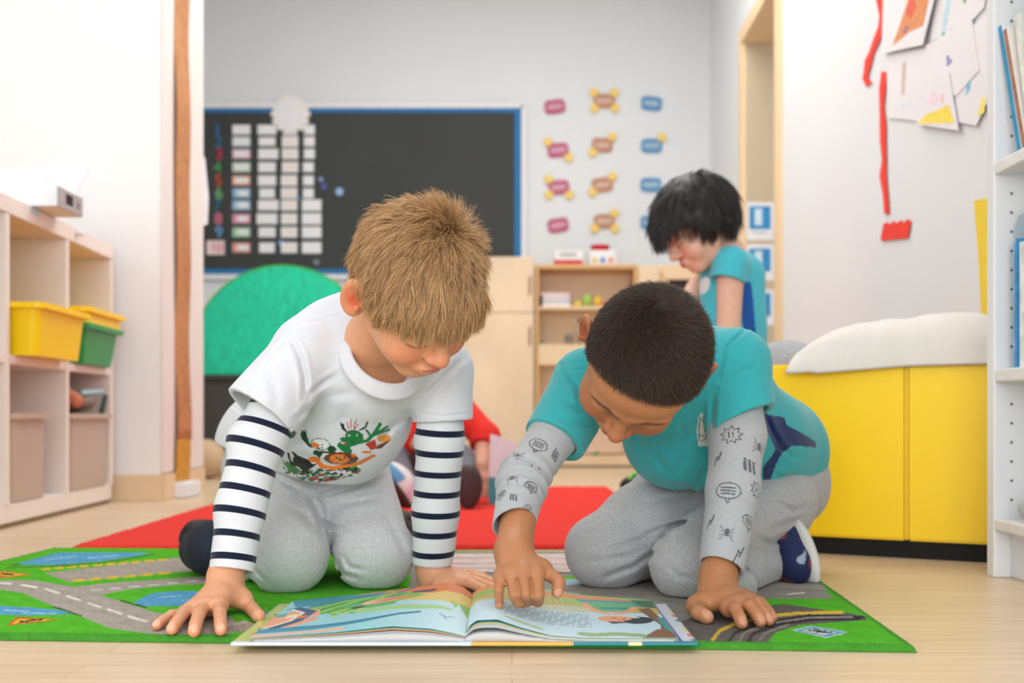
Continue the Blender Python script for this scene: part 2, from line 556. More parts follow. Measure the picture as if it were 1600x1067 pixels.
# ---------------------------------------------------------------- rugs
M_RED = mat('red_pile', lin(232, 62, 54), 0.95, 0.10, 160, 0.8, 700, sheen=0.05, spec=0.05)
def rug_slab(name, P0, e1, e2, w, d, th, material, res, bev=0.006, painter=None, jitter=0.0):
    nx, ny = max(2, int(w / res)), max(2, int(d / res))
    a, bb = np.linspace(0, w, nx + 1), np.linspace(0, d, ny + 1)
    A, Bb = np.meshgrid(a, bb, indexing='ij')
    edge = np.minimum(np.minimum(A, w - A), np.minimum(Bb, d - Bb))
    z = th - bev + np.sqrt(np.clip(bev ** 2 - (bev - np.minimum(edge, bev)) ** 2, 0, None))
    P = np.asarray(P0)[None, None] + A[..., None] * np.asarray(e1) + Bb[..., None] * np.asarray(e2)
    P[..., 2] = z
    Pf = P.reshape(-1, 3)
    if jitter: Pf[:, 2] += jitter * RNG.uniform(-1, 1, len(Pf)) * (edge.ravel() > 0)
    idx = np.arange((nx + 1) * (ny + 1)).reshape(nx + 1, ny + 1)
    top = np.stack([idx[:-1, :-1], idx[1:, :-1], idx[1:, 1:], idx[:-1, 1:]], -1).reshape(-1, 4)
    flip = np.cross(e1, e2)[2] < 0
    if flip: top = top[:, ::-1]
    ring = np.concatenate([idx[:, 0], idx[-1, 1:], idx[-2::-1, -1], idx[0, -2:0:-1]])
    low = Pf[ring].copy(); low[:, 2] = 0.0006
    n0 = len(Pf); li = n0 + np.arange(len(ring)); r2 = np.roll(ring, -1); l2 = np.roll(li, -1)
    side = np.stack([ring, li, l2, r2], 1)
    if flip: side = side[:, ::-1]
    me = np_mesh(name, np.concatenate([Pf, low]), np.concatenate([top, side]))
    me.shade_smooth()
    if painter is not None:
        u = np.concatenate([A.ravel(), A.ravel()[ring]]); v = np.concatenate([Bb.ravel(), Bb.ravel()[ring]])
        VV = np.concatenate([Pf, low])
        set_color(me, painter(VV, u, v))
    return link(name, me, material)

o = rug_slab('rug', (-0.885, 2.285, 0), nrm((1.40, 0.02, 0)), nrm((-0.006, 1, 0)), 1.25, 1.90, 0.012, M_RED, 0.012, jitter=0.0012)
tag(o, 'plain red carpet rug on the floor behind the two kneeling children', 'rug')

ZR = 0.008
NR = G(1433, 1009, ZR); NR[2] = 0
ra_ = nrm(np.array([-1.087, 0.071, 0])); rb_ = nrm(np.array([0.065, 0.998, 0]))
def paint_road(VV, u, v):
    """pattern given in the picture's plan positions on the rug plane"""
    px = 800 + VV[:, 0] * FPX / VV[:, 1]; py = HZ + (CAMH - ZR) * FPX / VV[:, 1]
    n = wob(VV, 300, 91); n2 = wob(VV, 900, 92)
    col = np.tile(lin(86, 184, 34), (len(VV), 1))
    edge = np.minimum(np.minimum(u, 1.44 - u), np.minimum(v, 0.885 - v))
    def Z7(pts): return [(x / 3.478, 820 + y / 3.478) for x, y in pts]
    def Z8(pts): return [(1050 + x / 3.556, 820 + y / 3.556) for x, y in pts]
    def P(pts, c): col[m_poly(px, py, pts)] = c
    def Ln(pts, w, c): col[d_line(px, py, pts) < w] = c
    grey, dgrey, blue, white, yel, dark = lin(172, 163, 152), lin(112, 104, 98), lin(92, 164, 206), lin(226, 222, 212), lin(226, 186, 62), lin(64, 62, 62)
    # centre and far part behind the children
    P([(640, 862), (1290, 862), (1330, 900), (1300, 922), (1160, 916), (900, 946), (640, 940)], lin(160, 154, 144))
    P([(690, 865), (905, 865), (905, 894), (690, 894)], lin(226, 206, 200))
    for yy in (872, 881, 888): Ln([(692, yy), (800, yy - 1), (903, yy + 1)], 0.9, lin(196, 168, 164))
    P([(690, 893.5), (905, 893.5), (905, 896.5), (690, 896.5)], lin(120, 112, 106))
    P([(860, 898), (930, 902), (900, 914), (862, 912)], lin(104, 190, 52)); P([(878, 904), (925, 906), (905, 914), (872, 914)], lin(170, 200, 214))
    for a in ([(770, 925), (900, 934)], [(820, 918), (960, 936)]): Ln(a, 1.4, lin(206, 202, 194))
    P([(905, 925), (1080, 930), (1090, 985), (905, 985)], lin(150, 146, 136))
    # left part
    P(Z7([(240, 262), (960, 178), (1300, 150), (1300, 230), (960, 256), (380, 312)]), grey)
    def dash(pts, w, c, L=9, gap=9):
        tot = 0
        for (x0, y0), (x1, y1) in zip(pts, pts[1:]):
            ln = math.hypot(x1 - x0, y1 - y0); k = max(1, int(ln / (L + gap)))
            for i in range(k):
                t0 = i / k; t1 = t0 + L / (L + gap) / k
                Ln([(x0 + (x1 - x0) * t0, y0 + (y1 - y0) * t0), (x0 + (x1 - x0) * t1, y0 + (y1 - y0) * t1)], w, c)
    dash(Z7([(230, 242), (930, 186)]), 1.6, yel, 12, 8); dash(Z7([(400, 304), (960, 256)]), 1.9, yel, 14, 11)
    P(Z7([(95, 208), (320, 150), (810, 150), (760, 166), (560, 196), (300, 218), (110, 216)]), blue)
    Ln(Z7([(40, 232), (300, 224), (560, 205), (840, 160)]), 0.9, lin(72, 120, 40)); Ln(Z7([(60, 218), (110, 214)]), 0.8, lin(60, 84, 40))
    road = Z7([(-200, 296), (0, 300), (190, 302), (400, 336), (560, 318), (900, 294), (1300, 268), (1300, 316), (950, 326), (700, 352), (545, 380), (700, 430), (800, 462), (910, 492), (1260, 500), (1300, 560), (1260, 592), (1000, 596), (830, 592), (600, 562), (430, 494), (300, 446), (130, 372), (0, 350), (-200, 352)])
    P(road, grey)
    dash(Z7([(-40, 312), (120, 326), (250, 348), (480, 424), (700, 496), (860, 545)]), 1.7, white, 17, 11)
    dash(Z7([(500, 356), (1120, 300)]), 1.3, lin(205, 200, 192), 14, 14)
    P(Z7([(720, 425), (820, 372), (960, 360), (1130, 362), (1180, 410), (1120, 432), (1000, 440), (800, 442)]), blue); Ln(Z7([(660, 412), (800, 450)]), 1.0, dark)
    P(Z7([(-200, 440), (0, 440), (180, 450), (330, 464), (385, 486), (150, 492), (0, 488), (-200, 484)]), blue); Ln(Z7([(290, 444), (440, 493)]), 1.0, dark)
    for q in ([(20, 462), (160, 470)], [(120, 478), (300, 482)], [(860, 395), (980, 385)], [(990, 410), (1100, 402)], [(250, 190), (420, 170)], [(480, 180), (640, 168)]): Ln(Z7(q), 0.6, lin(180, 212, 228))
    P(Z7([(34, 548), (95, 500), (328, 514)]), lin(206, 84, 40)); P(Z7([(60, 540), (105, 508), (290, 514)]), lin(236, 178, 46)); Ln(Z7([(105, 530), (180, 516), (235, 514)]), 1.0, dark); Ln(Z7([(110, 522), (150, 528)]), 1.0, dark)
    P(Z7([(-60, 262), (30, 250), (170, 270), (60, 286), (-60, 290)]), lin(214, 110, 44)); P(Z7([(-50, 264), (30, 256), (140, 270), (50, 281)]), lin(238, 186, 60)); Ln(Z7([(10, 265), (70, 270)]), 1.5, dark)
    P(Z7([(1130, 560), (1330, 520), (1400, 545), (1330, 580), (1130, 585)]), lin(196, 184, 172))
    for k in range(6): Ln(Z7([(1140, 560 + k * 5), (1380, 535 + k * 8)]), 0.5, lin(150, 130, 122))
    P(Z7([(1405, 470), (1450, 470), (1450, 510), (1405, 505)]), blue)
    # right part
    P(Z8([(360, 410), (900, 410), (850, 362), (560, 345), (470, 300), (380, 330)]), lin(150, 146, 136)); Ln(Z8([(640, 385), (730, 378)]), 0.9, white)
    P(Z8([(440, 300), (640, 310), (660, 260), (460, 262)]), lin(150, 120, 82)); Ln(Z8([(450, 285), (640, 295)]), 2.2, lin(84, 66, 48))
    P(Z8([(40, 540), (230, 470), (500, 450), (620, 440), (760, 460), (930, 482), (1080, 510), (1080, 528), (930, 540), (700, 556), (570, 600), (530, 656), (100, 640)]), lin(104, 98, 92))
    Ln(Z8([(225, 640), (262, 590), (340, 552), (520, 508), (700, 491), (945, 485)]), 2.6, yel)
    for q in ([(315, 650), (350, 600), (480, 550), (760, 505), (1060, 512)], [(420, 655), (450, 605), (600, 550), (800, 525), (1040, 522)]): Ln(Z8(q), 2.2, lin(58, 54, 56))
    for q in ([(365, 655), (400, 600), (540, 548), (760, 515), (1000, 512)], [(480, 655), (510, 605), (650, 553)]): Ln(Z8(q), 1.6, lin(140, 134, 126))
    P(Z8([(660, 585), (772, 560), (990, 596), (855, 628)]), lin(176, 206, 214)); P(Z8([(690, 587), (775, 567), (955, 596), (853, 620)]), lin(88, 160, 190)); P(Z8([(720, 588), (778, 574), (920, 596), (850, 613)]), lin(214, 214, 208))
    for q in ([(760, 585), (850, 598), (890, 596)], [(790, 578), (830, 592)], [(800, 600), (850, 590)]): Ln(Z8(q), 1.0, lin(50, 50, 52))
    col[edge < 0.012] = lin(74, 152, 48)
    col *= (1 + 0.10 * n + 0.10 * n2)[:, None]
    return np.clip(col, 0.004, 0.95)
M_ROAD = mat('printed_pile', (1, 1, 1), 0.95, 0.16, 420, 0.9, 900, attr='col', sheen=0.04, spec=0.05)
o = rug_slab('rug', NR, ra_, rb_, 1.44, 0.885, ZR, M_ROAD, 0.0026, bev=0.007, painter=paint_road, jitter=0.0005)
tag(o, 'green play rug printed with grey roads and blue ponds under the two kneeling children', 'rug')

# ---------------------------------------------------------------- open picture book
bk = thing('picture_book', 'open hardcover picture book with bright illustrated pages lying on the play rug', 'book', (-0.055, 1.43, ZR))
BX0, BXS, BX1, BY0, BY1 = -0.318, -0.053, 0.208, 1.296, 1.560
M_COVER = mat('glossy_cover', (1, 1, 1), 0.3, 0.02, 20, attr='col', coat=0.3)
M_PAGE = mat('printed_page', (1, 1, 1), 0.42, 0.015, 20, attr='col')
M_EDGE = mat('page_edges', lin(196, 196, 194), 0.7, 0.16, 20, stretch=(1, 1, 60))
def grid_mesh(name, X, material, parent, color=None, thick=0.0):
    nx, ny = X.shape[0], X.shape[1]
    idx = np.arange(nx * ny).reshape(nx, ny)
    q = np.stack([idx[:-1, :-1], idx[1:, :-1], idx[1:, 1:], idx[:-1, 1:]], -1).reshape(-1, 4)
    V = X.reshape(-1, 3)
    if thick:
        lo = V - np.array([0, 0, thick]); n0 = len(V)
        ring = np.concatenate([idx[:, 0], idx[-1, 1:], idx[-2::-1, -1], idx[0, -2:0:-1]]); r2 = np.roll(ring, -1)
        q = np.concatenate([q, q[:, ::-1] + n0, np.stack([ring, ring + n0, r2 + n0, r2], 1)])
        V = np.concatenate([V, lo])
        if color is not None: color = np.concatenate([color, color])
    me = np_mesh(name, V, q); me.shade_smooth()
    if color is not None: set_color(me, color)
    return link(name, me, material, parent)
def page_profile(side, u, v):
    """height above the rug of the top page; u from the spine (0) to the fore edge (1), v front to back"""
    if side < 0:
        f = np.interp(u, [0, 0.06, 0.16, 0.34, 0.6, 1], [0.007, 0.0105, 0.0155, 0.0185, 0.0115, 0.0045])
        bk_ = np.interp(u, [0, 0.05, 0.14, 0.3, 0.6, 1], [0.014, 0.024, 0.031, 0.025, 0.0155, 0.0055])
    else:
        f = np.interp(u, [0, 0.03, 0.07, 0.15, 0.26, 0.40, 0.56, 1], [0.010, 0.021, 0.0275, 0.0285, 0.0185, 0.0085, 0.0055, 0.0045])
        bk_ = np.interp(u, [0, 0.04, 0.14, 0.3, 0.6, 1], [0.018, 0.026, 0.031, 0.026, 0.015, 0.0075])
    return (f * (1 - v) + bk_ * v) * (1.0 if side < 0 else 0.92)
def smooth_page(side, n=170, m=130, z0=0.0, inset=0.020, scale=1.0):
    u = np.linspace(0, 1, n); v = np.linspace(0, 1, m)
    Uu, Vv = np.meshgrid(u, v, indexing='ij')
    z = page_profile(side, Uu, Vv) * scale
    k = np.array([1, 2, 3, 4, 3, 2, 1.]); k /= k.sum()
    zp = np.pad(z, ((3, 3), (0, 0)), mode='edge'); z = sum(k[i] * zp[i:i + n] for i in range(7))
    zp = np.pad(z, ((3, 3), (0, 0)), mode='edge'); z = sum(k[i] * zp[i:i + n] for i in range(7))
    X = BXS + side * (Uu * ((BX1 - BXS if side > 0 else BXS - BX0) - inset))
    if side > 0: X = np.where(Uu < 0.15, X - 0.004 * np.sin(np.pi * np.clip(Uu / 0.15, 0, 1)) * (1 - Vv), X)
    Y = BY0 + 0.004 + Vv * (BY1 - BY0 - 0.010)
    P = np.stack([X, Y, ZR + 0.004 + z + z0], -1)
    return P, Uu, Vv
def paint_left(Uu, Vv):
    x = (1 - Uu.ravel()) * 1000; y = (1 - Vv.ravel()) * 800           # x from the fore edge, y from the back
    col = np.tile(lin(186, 220, 226), (x.size, 1))
    def P(pts, c): col[m_poly(x, y, pts)] = c
    def Ln(pts, w, c): col[d_line(x, y, pts) < w] = c
    def E(cx, cy, rx, ry, c, a=0.0): col[m_ell(x, y, cx, cy, rx, ry, a)] = c
    t = np.clip((x - 500) / 500, 0, 1)[:, None]
    col[:] = np.array(lin(150, 208, 216)) * (1 - t) + np.array(lin(200, 226, 234)) * t
    m = (y < 210 + 60 * np.sin(x / 160)) & (x > 240); col[m] = lin(230, 140, 74)
    m = (y < 330 + 40 * np.sin(x / 130)) & (x > 560) & (y > 130); col[m] = lin(226, 196, 112)
    P([(560, 0), (1000, 0), (1000, 120), (800, 180), (600, 110)], lin(226, 122, 62))
    P([(0, 0), (330, 0), (560, 60), (420, 160), (200, 210), (60, 180)], lin(44, 140, 168))
    for k in range(4): Ln([(30 + 110 * k, 230), (260 + 100 * k, 90 + 10 * k), (430 + 80 * k, 20)], 11, lin(38, 92, 150) if k % 2 else lin(60, 150, 120))
    P([(120, 260), (330, 120), (640, 90), (760, 200), (560, 330), (300, 420), (180, 380)], lin(120, 190, 80))
    for k in range(7): Ln([(170 + k * 40, 420 - k * 10), (240 + k * 48, 290 - k * 12), (330 + k * 50, 200 - k * 14)], 13, [lin(44, 140, 84), lin(150, 206, 84), lin(84, 168, 78)][k % 3])
    for k in range(16): E(300 + (k % 5) * 46 + 9 * (k // 5), 360 + (k // 5) * 40, 24, 15, lin(176, 214, 80) if k % 2 else lin(104, 176, 70), 0.5)
    P([(0, 330), (150, 260), (220, 300), (250, 520), (150, 640), (0, 620)], lin(240, 166, 130))
    Ln([(90, 230), (180, 330), (150, 520), (60, 640)], 26, lin(48, 92, 134)); Ln([(60, 240), (140, 340), (110, 500), (20, 620)], 8, lin(236, 230, 214))
    for k in range(4): P([(10 + k * 60, 330 + k * 40), (60 + k * 60, 320 + k * 40), (60 + k * 60, 400 + k * 30), (10 + k * 60, 410 + k * 30)], [lin(90, 178, 176), lin(240, 232, 190), lin(232, 126, 66), lin(178, 184, 186)][k])
    E(470, 300, 150, 58, lin(96, 178, 96), 0.2); E(540, 235, 120, 46, lin(240, 190, 150), -0.25); E(610, 215, 90, 30, lin(228, 130, 96), -0.2)
    for k in range(3): Ln([(480 + 30 * k, 270), (520 + 32 * k, 210)], 6, lin(206, 84, 70))
    E(420, 330, 36, 26, lin(70, 60, 84)); E(735, 120, 66, 26, lin(84, 74, 88), 0.2); E(790, 110, 22, 16, lin(60, 52, 60))
    E(640, 430, 280, 40, lin(160, 206, 130), 0.12)
    P([(0, 640), (300, 640), (640, 560), (760, 520), (770, 545), (500, 660), (260, 730), (0, 730)], lin(62, 146, 172))
    Ln([(160, 650), (450, 650), (760, 535)], 7, lin(30, 96, 130)); P([(0, 745), (260, 745), (420, 720), (430, 770), (0, 800)], lin(240, 176, 150))
    Ln([(860, 560), (890, 590), (930, 570)], 5, lin(120, 150, 176)); Ln([(880, 590), (900, 625)], 4, lin(120, 150, 176))
    P([(940, 330), (1000, 300), (1000, 520), (965, 420)], lin(128, 186, 84)); P([(890, 300), (940, 330), (930, 420)], lin(146, 198, 92))
    return col
def paint_right(Uu, Vv):
    x = Uu.ravel() * 1000; y = (1 - Vv.ravel()) * 800                 # x from the spine, y from the back
    t = np.clip(y / 800, 0, 1)[:, None]
    col = np.array(lin(206, 196, 110)) * (1 - t) + np.array(lin(190, 222, 232)) * t
    def P(pts, c): col[m_poly(x, y, pts)] = c
    def Ln(pts, w, c): col[d_line(x, y, pts) < w] = c
    def E(cx, cy, rx, ry, c, a=0.0): col[m_ell(x, y, cx, cy, rx, ry, a)] = c
    m = y < 300 + 40 * np.sin(x / 120); col[m] = lin(196, 178, 92)
    m = (y < 200 + 30 * np.sin(x / 90 + 1)); col[m] = lin(150, 190, 92)
    P([(260, 40), (700, 20), (960, 60), (960, 120), (640, 90), (300, 130)], lin(226, 130, 74)); P([(0, 0), (260, 0), (240, 90), (0, 120)], lin(222, 150, 90))
    for k in range(7): Ln([(300 + 34 * k, 120), (306 + 34 * k, 260)], 5, lin(176, 150, 90))
    m = (y > 360 + 30 * np.sin(x / 200)); col[m] = lin(196, 224, 234)
    # lines of small print (too small to read in the picture)
    for r in range(7):
        yy = 420 + r * 34
        dash = (np.abs(y - yy) < 5) & (x > 130 + r * 8) & (x < 610) & ((np.sin(x * 0.21 + r) + np.sin(x * 0.083 + 2 * r)) > -0.5)
        col[dash] = lin(96, 110, 122)
    P([(560, 100), (900, 70), (960, 190), (760, 210), (600, 170)], lin(70, 150, 150)); E(700, 190, 100, 34, lin(232, 140, 90), 0.15)
    P([(620, 150), (880, 120), (860, 300), (700, 330), (640, 260)], lin(92, 176, 120)); Ln([(610, 190), (660, 330), (720, 370)], 18, lin(238, 164, 116)); Ln([(880, 210), (820, 330), (760, 360)], 18, lin(238, 164, 116)); Ln([(700, 260), (830, 240)], 14, lin(46, 120, 150))
    E(760, 470, 105, 62, lin(240, 166, 118)); P([(720, 560), (940, 480), (960, 420), (860, 400), (900, 470), (820, 520), (700, 520)], lin(40, 40, 52)); E(860, 490, 80, 52, lin(40, 40, 52), -0.5); E(765, 455, 62, 40, lin(240, 166, 118))
    for q in ((740, 450), (790, 455)): E(q[0], q[1], 7, 9, lin(40, 30, 30))
    Ln([(745, 482), (770, 490), (792, 482)], 4, lin(190, 80, 60))
    P([(890, 240), (960, 200), (1000, 560), (1000, 800), (920, 800), (960, 560)], lin(134, 92, 64)); P([(830, 800), (930, 640), (1000, 640), (1000, 800)], lin(134, 92, 64))
    P([(880, 40), (1000, 20), (1000, 200), (920, 190)], lin(60, 110, 72)); P([(960, 420), (1000, 400), (1000, 700), (970, 620)], lin(66, 150, 150))
    for k in range(9): E(560 + k * 34, 745 + 10 * math.sin(k), 30, 30, lin(150, 178, 120)); 
    for k in range(6): E(200 + k * 30, 700 + k * 8, 22, 16, lin(172, 190, 140))
    return col
# covers
for side, nm in ((-1, 'back_cover'), (1, 'front_cover')):
    x0, x1 = (BX0 - 0.002, BXS - 0.006) if side < 0 else (BXS + 0.006, BX1 + 0.004)
    nx, ny = 120, 100
    A, Bb = np.meshgrid(np.linspace(x0, x1, nx), np.linspace(BY0 - 0.002, BY1 + 0.004, ny), indexing='ij')
    P = np.stack([A, Bb, np.full_like(A, ZR + 0.0042)], -1)
    fx = (A - x0) / (x1 - x0); fy = (Bb - BY0) / (BY1 - BY0)
    c = np.tile(lin(226, 234, 238), (A.size, 1)); fx = fx.ravel(); fy = fy.ravel()
    if side > 0:
        c[fx > 0.90] = lin(222, 230, 240)
        for k in range(8): c[(fx > 0.975) & (np.abs(fy - 0.12 * k - 0.05) < 0.035)] = [lin(40, 150, 160), lin(236, 120, 90), lin(240, 220, 130), lin(214, 224, 232)][k % 4]
        c[(np.abs(fx - 0.930) < 0.007)] = lin(66, 84, 166)
        c[(fy < 0.03) & (fx < 0.45)] = lin(244, 178, 84); c[(fy < 0.03) & (fx >= 0.45)] = lin(20, 128, 136); c[(fy < 0.03) & (np.abs(fx - 0.72) < 0.03)] = lin(236, 226, 176)
    else:
        c[fx < 0.10] = lin(196, 212, 120)
        for k in range(7): c[(fx > 0.05) & (fx < 0.10) & (np.abs(fy - 0.2 - 0.12 * k) < 0.03)] = [lin(232, 140, 60), lin(70, 150, 90), lin(236, 190, 80)][k % 3]
        c[fy < 0.03] = lin(214, 226, 236)
    grid_mesh(nm, P, M_COVER, bk, c, 0.0035)
box('spine', (BXS, (BY0 + BY1) / 2, ZR + 0.0025), (0.016, BY1 - BY0 + 0.004, 0.0040), mat('book_cloth', lin(206, 220, 234), 0.5, 0.03, 20), bk, bevel=0.001)
# page blocks and pages
for side in (-1, 1):
    P, Uu, Vv = smooth_page(side, 60, 20, -0.0020, 0.0225, 0.62 if side < 0 else 0.48)
    top = P; nxx, nyy = P.shape[:2]
    lo = P.copy(); lo[..., 2] = ZR + 0.0044
    idx = np.arange(nxx * nyy).reshape(nxx, nyy)
    q = np.stack([idx[:-1, :-1], idx[1:, :-1], idx[1:, 1:], idx[:-1, 1:]], -1).reshape(-1, 4)
    ring = np.concatenate([idx[:, 0], idx[-1, 1:], idx[-2::-1, -1], idx[0, -2:0:-1]]); r2 = np.roll(ring, -1); n0 = nxx * nyy
    V = np.concatenate([np.maximum(P.reshape(-1, 3), [-9, -9, ZR + 0.0048]), lo.reshape(-1, 3)])
    me = np_mesh('page_block', V, np.concatenate([q, q[:, ::-1] + n0, np.stack([ring, ring + n0, r2 + n0, r2], 1)]))
    link('page_block', me, M_EDGE, bk)
    for k, (sc, zz, cc) in enumerate(((0.70, -0.0012, lin(214, 226, 230)), (0.78, -0.0010, lin(150, 60, 44) if side < 0 else lin(208, 208, 206)), (0.86, -0.0008, lin(232, 214, 150)), (0.93, -0.0005, lin(40, 128, 124)), (1.0, 0.0, None))):
        P, Uu, Vv = smooth_page(side, 300 if cc is None else 120, 230 if cc is None else 8, zz, 0.0225 - 0.001 * k, sc)
        if cc is None: col = paint_left(Uu, Vv) if side < 0 else paint_right(Uu, Vv)
        else: col = np.tile(cc, (Uu.size, 1))
        o = grid_mesh('page', P, M_PAGE, bk, col, 0.0004)
# ================================================================ furniture and things
def obox(name, O, e1, e2, r1, r2, r3, material, parent=None, bevel=0.002):
    """box spanning r1 along e1, r2 along e2 and r3 upwards from O"""
    O = np.asarray(O, float); e1 = nrm(e1); e2 = nrm(e2)
    bm = bmesh.new(); vs = []
    for k in r3:
        for (i, j) in ((r1[0], r2[0]), (r1[1], r2[0]), (r1[1], r2[1]), (r1[0], r2[1])):
            vs.append(bm.verts.new(O + e1 * i + e2 * j + np.array([0, 0, k])))
    for f in ((0, 1, 2, 3), (4, 5, 6, 7), (0, 1, 5, 4), (1, 2, 6, 5), (2, 3, 7, 6), (3, 0, 4, 7)):
        bm.faces.new([vs[i] for i in f])
    bmesh.ops.recalc_face_normals(bm, faces=bm.faces[:])
    if bevel: bmesh.ops.bevel(bm, geom=bm.edges[:], offset=bevel, segments=2, affect='EDGES')
    return link(name, bm_mesh(name, bm), material, parent)

# ---- cubby shelf on the left
SO = np.array([-1.243, 3.55, 0]); sa = nrm((0.0422, -1, 0)); sdp = nrm((-1, -0.0422, 0))
SL = 2.05
sh = thing('cubby_shelf', 'long pale cubby shelf with open compartments along the left wall', 'shelf', SO + sa * SL / 2 + sdp * 0.15)
obox('top_board', SO, sa, sdp, (0, SL), (0, 0.29), (0.757, 0.80), M_PINKL, sh)
obox('base_board', SO, sa, sdp, (0.004, SL), (0.004, 0.29), (0.012, 0.058), M_PINKL, sh)
obox('toe_rail', SO, sa, sdp, (0.006, SL), (0.010, 0.05), (0.0, 0.013), mat('brown_rail', lin(150, 128, 98), 0.6), sh)
obox('shelf_board', SO, sa, sdp, (0.018, SL), (0.003, 0.285), (0.396, 0.418), M_PINKL, sh)
obox('back_panel', SO, sa, sdp, (0.01, SL), (0.275, 0.288), (0.058, 0.757), M_PINKL_IN, sh, 0)
for a0, a1 in ((0.0, 0.026), (0.395, 0.418), (0.808, 0.831), (1.215, 1.238), (1.62, 1.643), (2.03, 2.05)):
    obox('side_panel' if a0 in (0.0, 2.03) else 'divider', SO, sa, sdp, (a0, a1), (0.001, 0.28), (0.056, 0.758), M_PINKL, sh)

def tote(name, O, e1, e2, a, d, z, material, label, group=None, taper=0.86, rim=0.014, floor_t=0.003, parent_mat=None):
    """open plastic tub: a = range along e1, d = range along e2, z = range up"""
    O = np.asarray(O, float); ca, cd = sum(a) / 2, sum(d) / 2; ha, hd = (a[1] - a[0]) / 2, (d[1] - d[0]) / 2
    t = thing(name, label, 'box', O + nrm(e1) * ca + nrm(e2) * cd + np.array([0, 0, z[0]]), group)
    def ring(sx, sy, zz, r=0.02, n=5):
        out = []
        for qx, qy, a0 in ((1, 1, 0), (-1, 1, 90), (-1, -1, 180), (1, -1, 270)):
            for i in range(n):
                an = math.radians(a0 + 90 * i / (n - 1))
                out.append(O + nrm(e1) * (ca + qx * (sx - r) + r * math.cos(an)) + nrm(e2) * (cd + qy * (sy - r) + r * math.sin(an)) + np.array([0, 0, zz]))
        return out
    def shell(nm, rings, close0, close1, m):
        bm = bmesh.new(); R = [[bm.verts.new(p) for p in r] for r in rings]; n = len(R[0])
        for p, q in zip(R, R[1:]):
            for i in range(n): bm.faces.new((p[i], p[(i + 1) % n], q[(i + 1) % n], q[i]))
        if close0: bm.faces.new(R[0][::-1])
        if close1: bm.faces.new(R[-1])
        bmesh.ops.recalc_face_normals(bm, faces=bm.faces[:])
        return link(nm, bm_mesh(nm, bm), m, t, smooth=False)
    w = 0.003
    zr = z[1] - 0.012
    shell('tub', [ring(ha * taper, hd * taper, z[0]), ring(ha - rim, hd - rim, z[1]), ring(ha - rim - w, hd - rim - w, z[1]), ring(ha * taper - w, hd * taper - w, z[0] + floor_t)], True, True, material)
    shell('rim', [ring(ha - rim, hd - rim, zr), ring(ha, hd, zr), ring(ha, hd, z[1] + 0.002), ring(ha - rim - w, hd - rim - w, z[1] + 0.002), ring(ha - rim - w, hd - rim - w, zr), ring(ha - rim, hd - rim, zr)], False, False, material)
    return t
M_PY = mat('yellow_plastic', lin(255, 214, 8), 0.35, 0.02, 8, sss=0.05)
M_PG = mat('green_plastic', lin(24, 152, 76), 0.35, 0.02, 8)
M_PT = mat('translucent_plastic', lin(228, 208, 192), 0.45, 0.02, 8, trans=0.35, alpha=0.86)
tote('storage_bin', SO, sa, sdp, (0.430, 0.800), (-0.075, 0.24), (0.4185, 0.545), M_PY, 'yellow plastic bin alone on the cubby shelf left of the green bin', 'bright tubs on the cubby shelf', 0.84)
tote('storage_bin', SO, sa, sdp, (0.030, 0.385), (-0.045, 0.24), (0.4185, 0.530), M_PG, 'green plastic bin on the cubby shelf under a yellow one', 'bright tubs on the cubby shelf', 0.80)
tote('storage_bin', SO, sa, sdp, (0.028, 0.390), (-0.050, 0.245), (0.533, 0.574), M_PY, 'shallow yellow bin stacked on top of the green bin', 'bright tubs on the cubby shelf', 0.93)
tote('storage_bin', SO, sa, sdp, (0.555, 0.800), (-0.012, 0.25), (0.059, 0.275), M_PT, 'translucent bin with coloured toys inside, in the lower left compartment', 'pale translucent tubs on the cubby shelf', 0.88)
tote('storage_bin', SO, sa, sdp, (0.034, 0.388), (-0.012, 0.25), (0.059, 0.275), M_PT, 'translucent bin under the crumpled grey bag, in the lower right compartment', 'pale translucent tubs on the cubby shelf', 0.88)
for i, (a, d, z, c, nm) in enumerate(((0.585, 0.05, 0.064, (230, 140, 130), 'pink'), (0.645, 0.06, 0.064, (222, 200, 60), 'yellow'), (0.705, 0.05, 0.064, (226, 140, 70), 'orange'))):
    o = obox('toy_block', SO, sa, sdp, (a, a + 0.055), (d, d + 0.05), (z, z + 0.07 + 0.02 * i), mat('block_' + nm, lin(*c), 0.5), None, 0.004)
    tag(o, nm + ' toy block inside the translucent bin of the lower left compartment', 'toy')
# crumpled bag on the right-hand translucent bin
t = thing('cloth_bag', 'crumpled grey bag with orange and blue trim on top of the translucent bin', 'bag', SO + sa * 0.2 + sdp * 0.1 + np.array([0, 0, 0.279]))
s = SDF(); cb = SO + sa * 0.20 + sdp * 0.09 + np.array([0, 0, 0.314])
s.u(ell(cb, (0.09, 0.13, 0.034)), 0.02); s.u(ell(cb + sa * 0.07 + np.array([0, 0, 0.012]), (0.05, 0.05, 0.03)), 0.02); s.disp.append(lambda P: 0.006 * wob(P, 60, 7)); s.cut(plane(SO + np.array([0, 0, 0.2785]), (0, 0, -1)), 0.004)
s.cut(plane(SO + sa * 0.03, -sa), 0.004); s.cut(plane(SO + sa * 0.385, sa), 0.004)
link('body', s.mesh('body', 0.005), mat('grey_nylon', lin(140, 126, 116), 0.7, 0.15, 40), t)
s = SDF(); s.u(cone(cb + sa * 0.12 - sdp * 0.08, cb + sa * 0.13 - sdp * 0.06 + np.array([0, 0, 0.022]), 0.022, 0.016), 0.01); s.cut(plane(SO + np.array([0, 0, 0.2785]), (0, 0, -1)), 0.004)
link('orange_pocket', s.mesh('orange_pocket', 0.004), mat('orange_cloth', lin(196, 120, 92), 0.8), t)
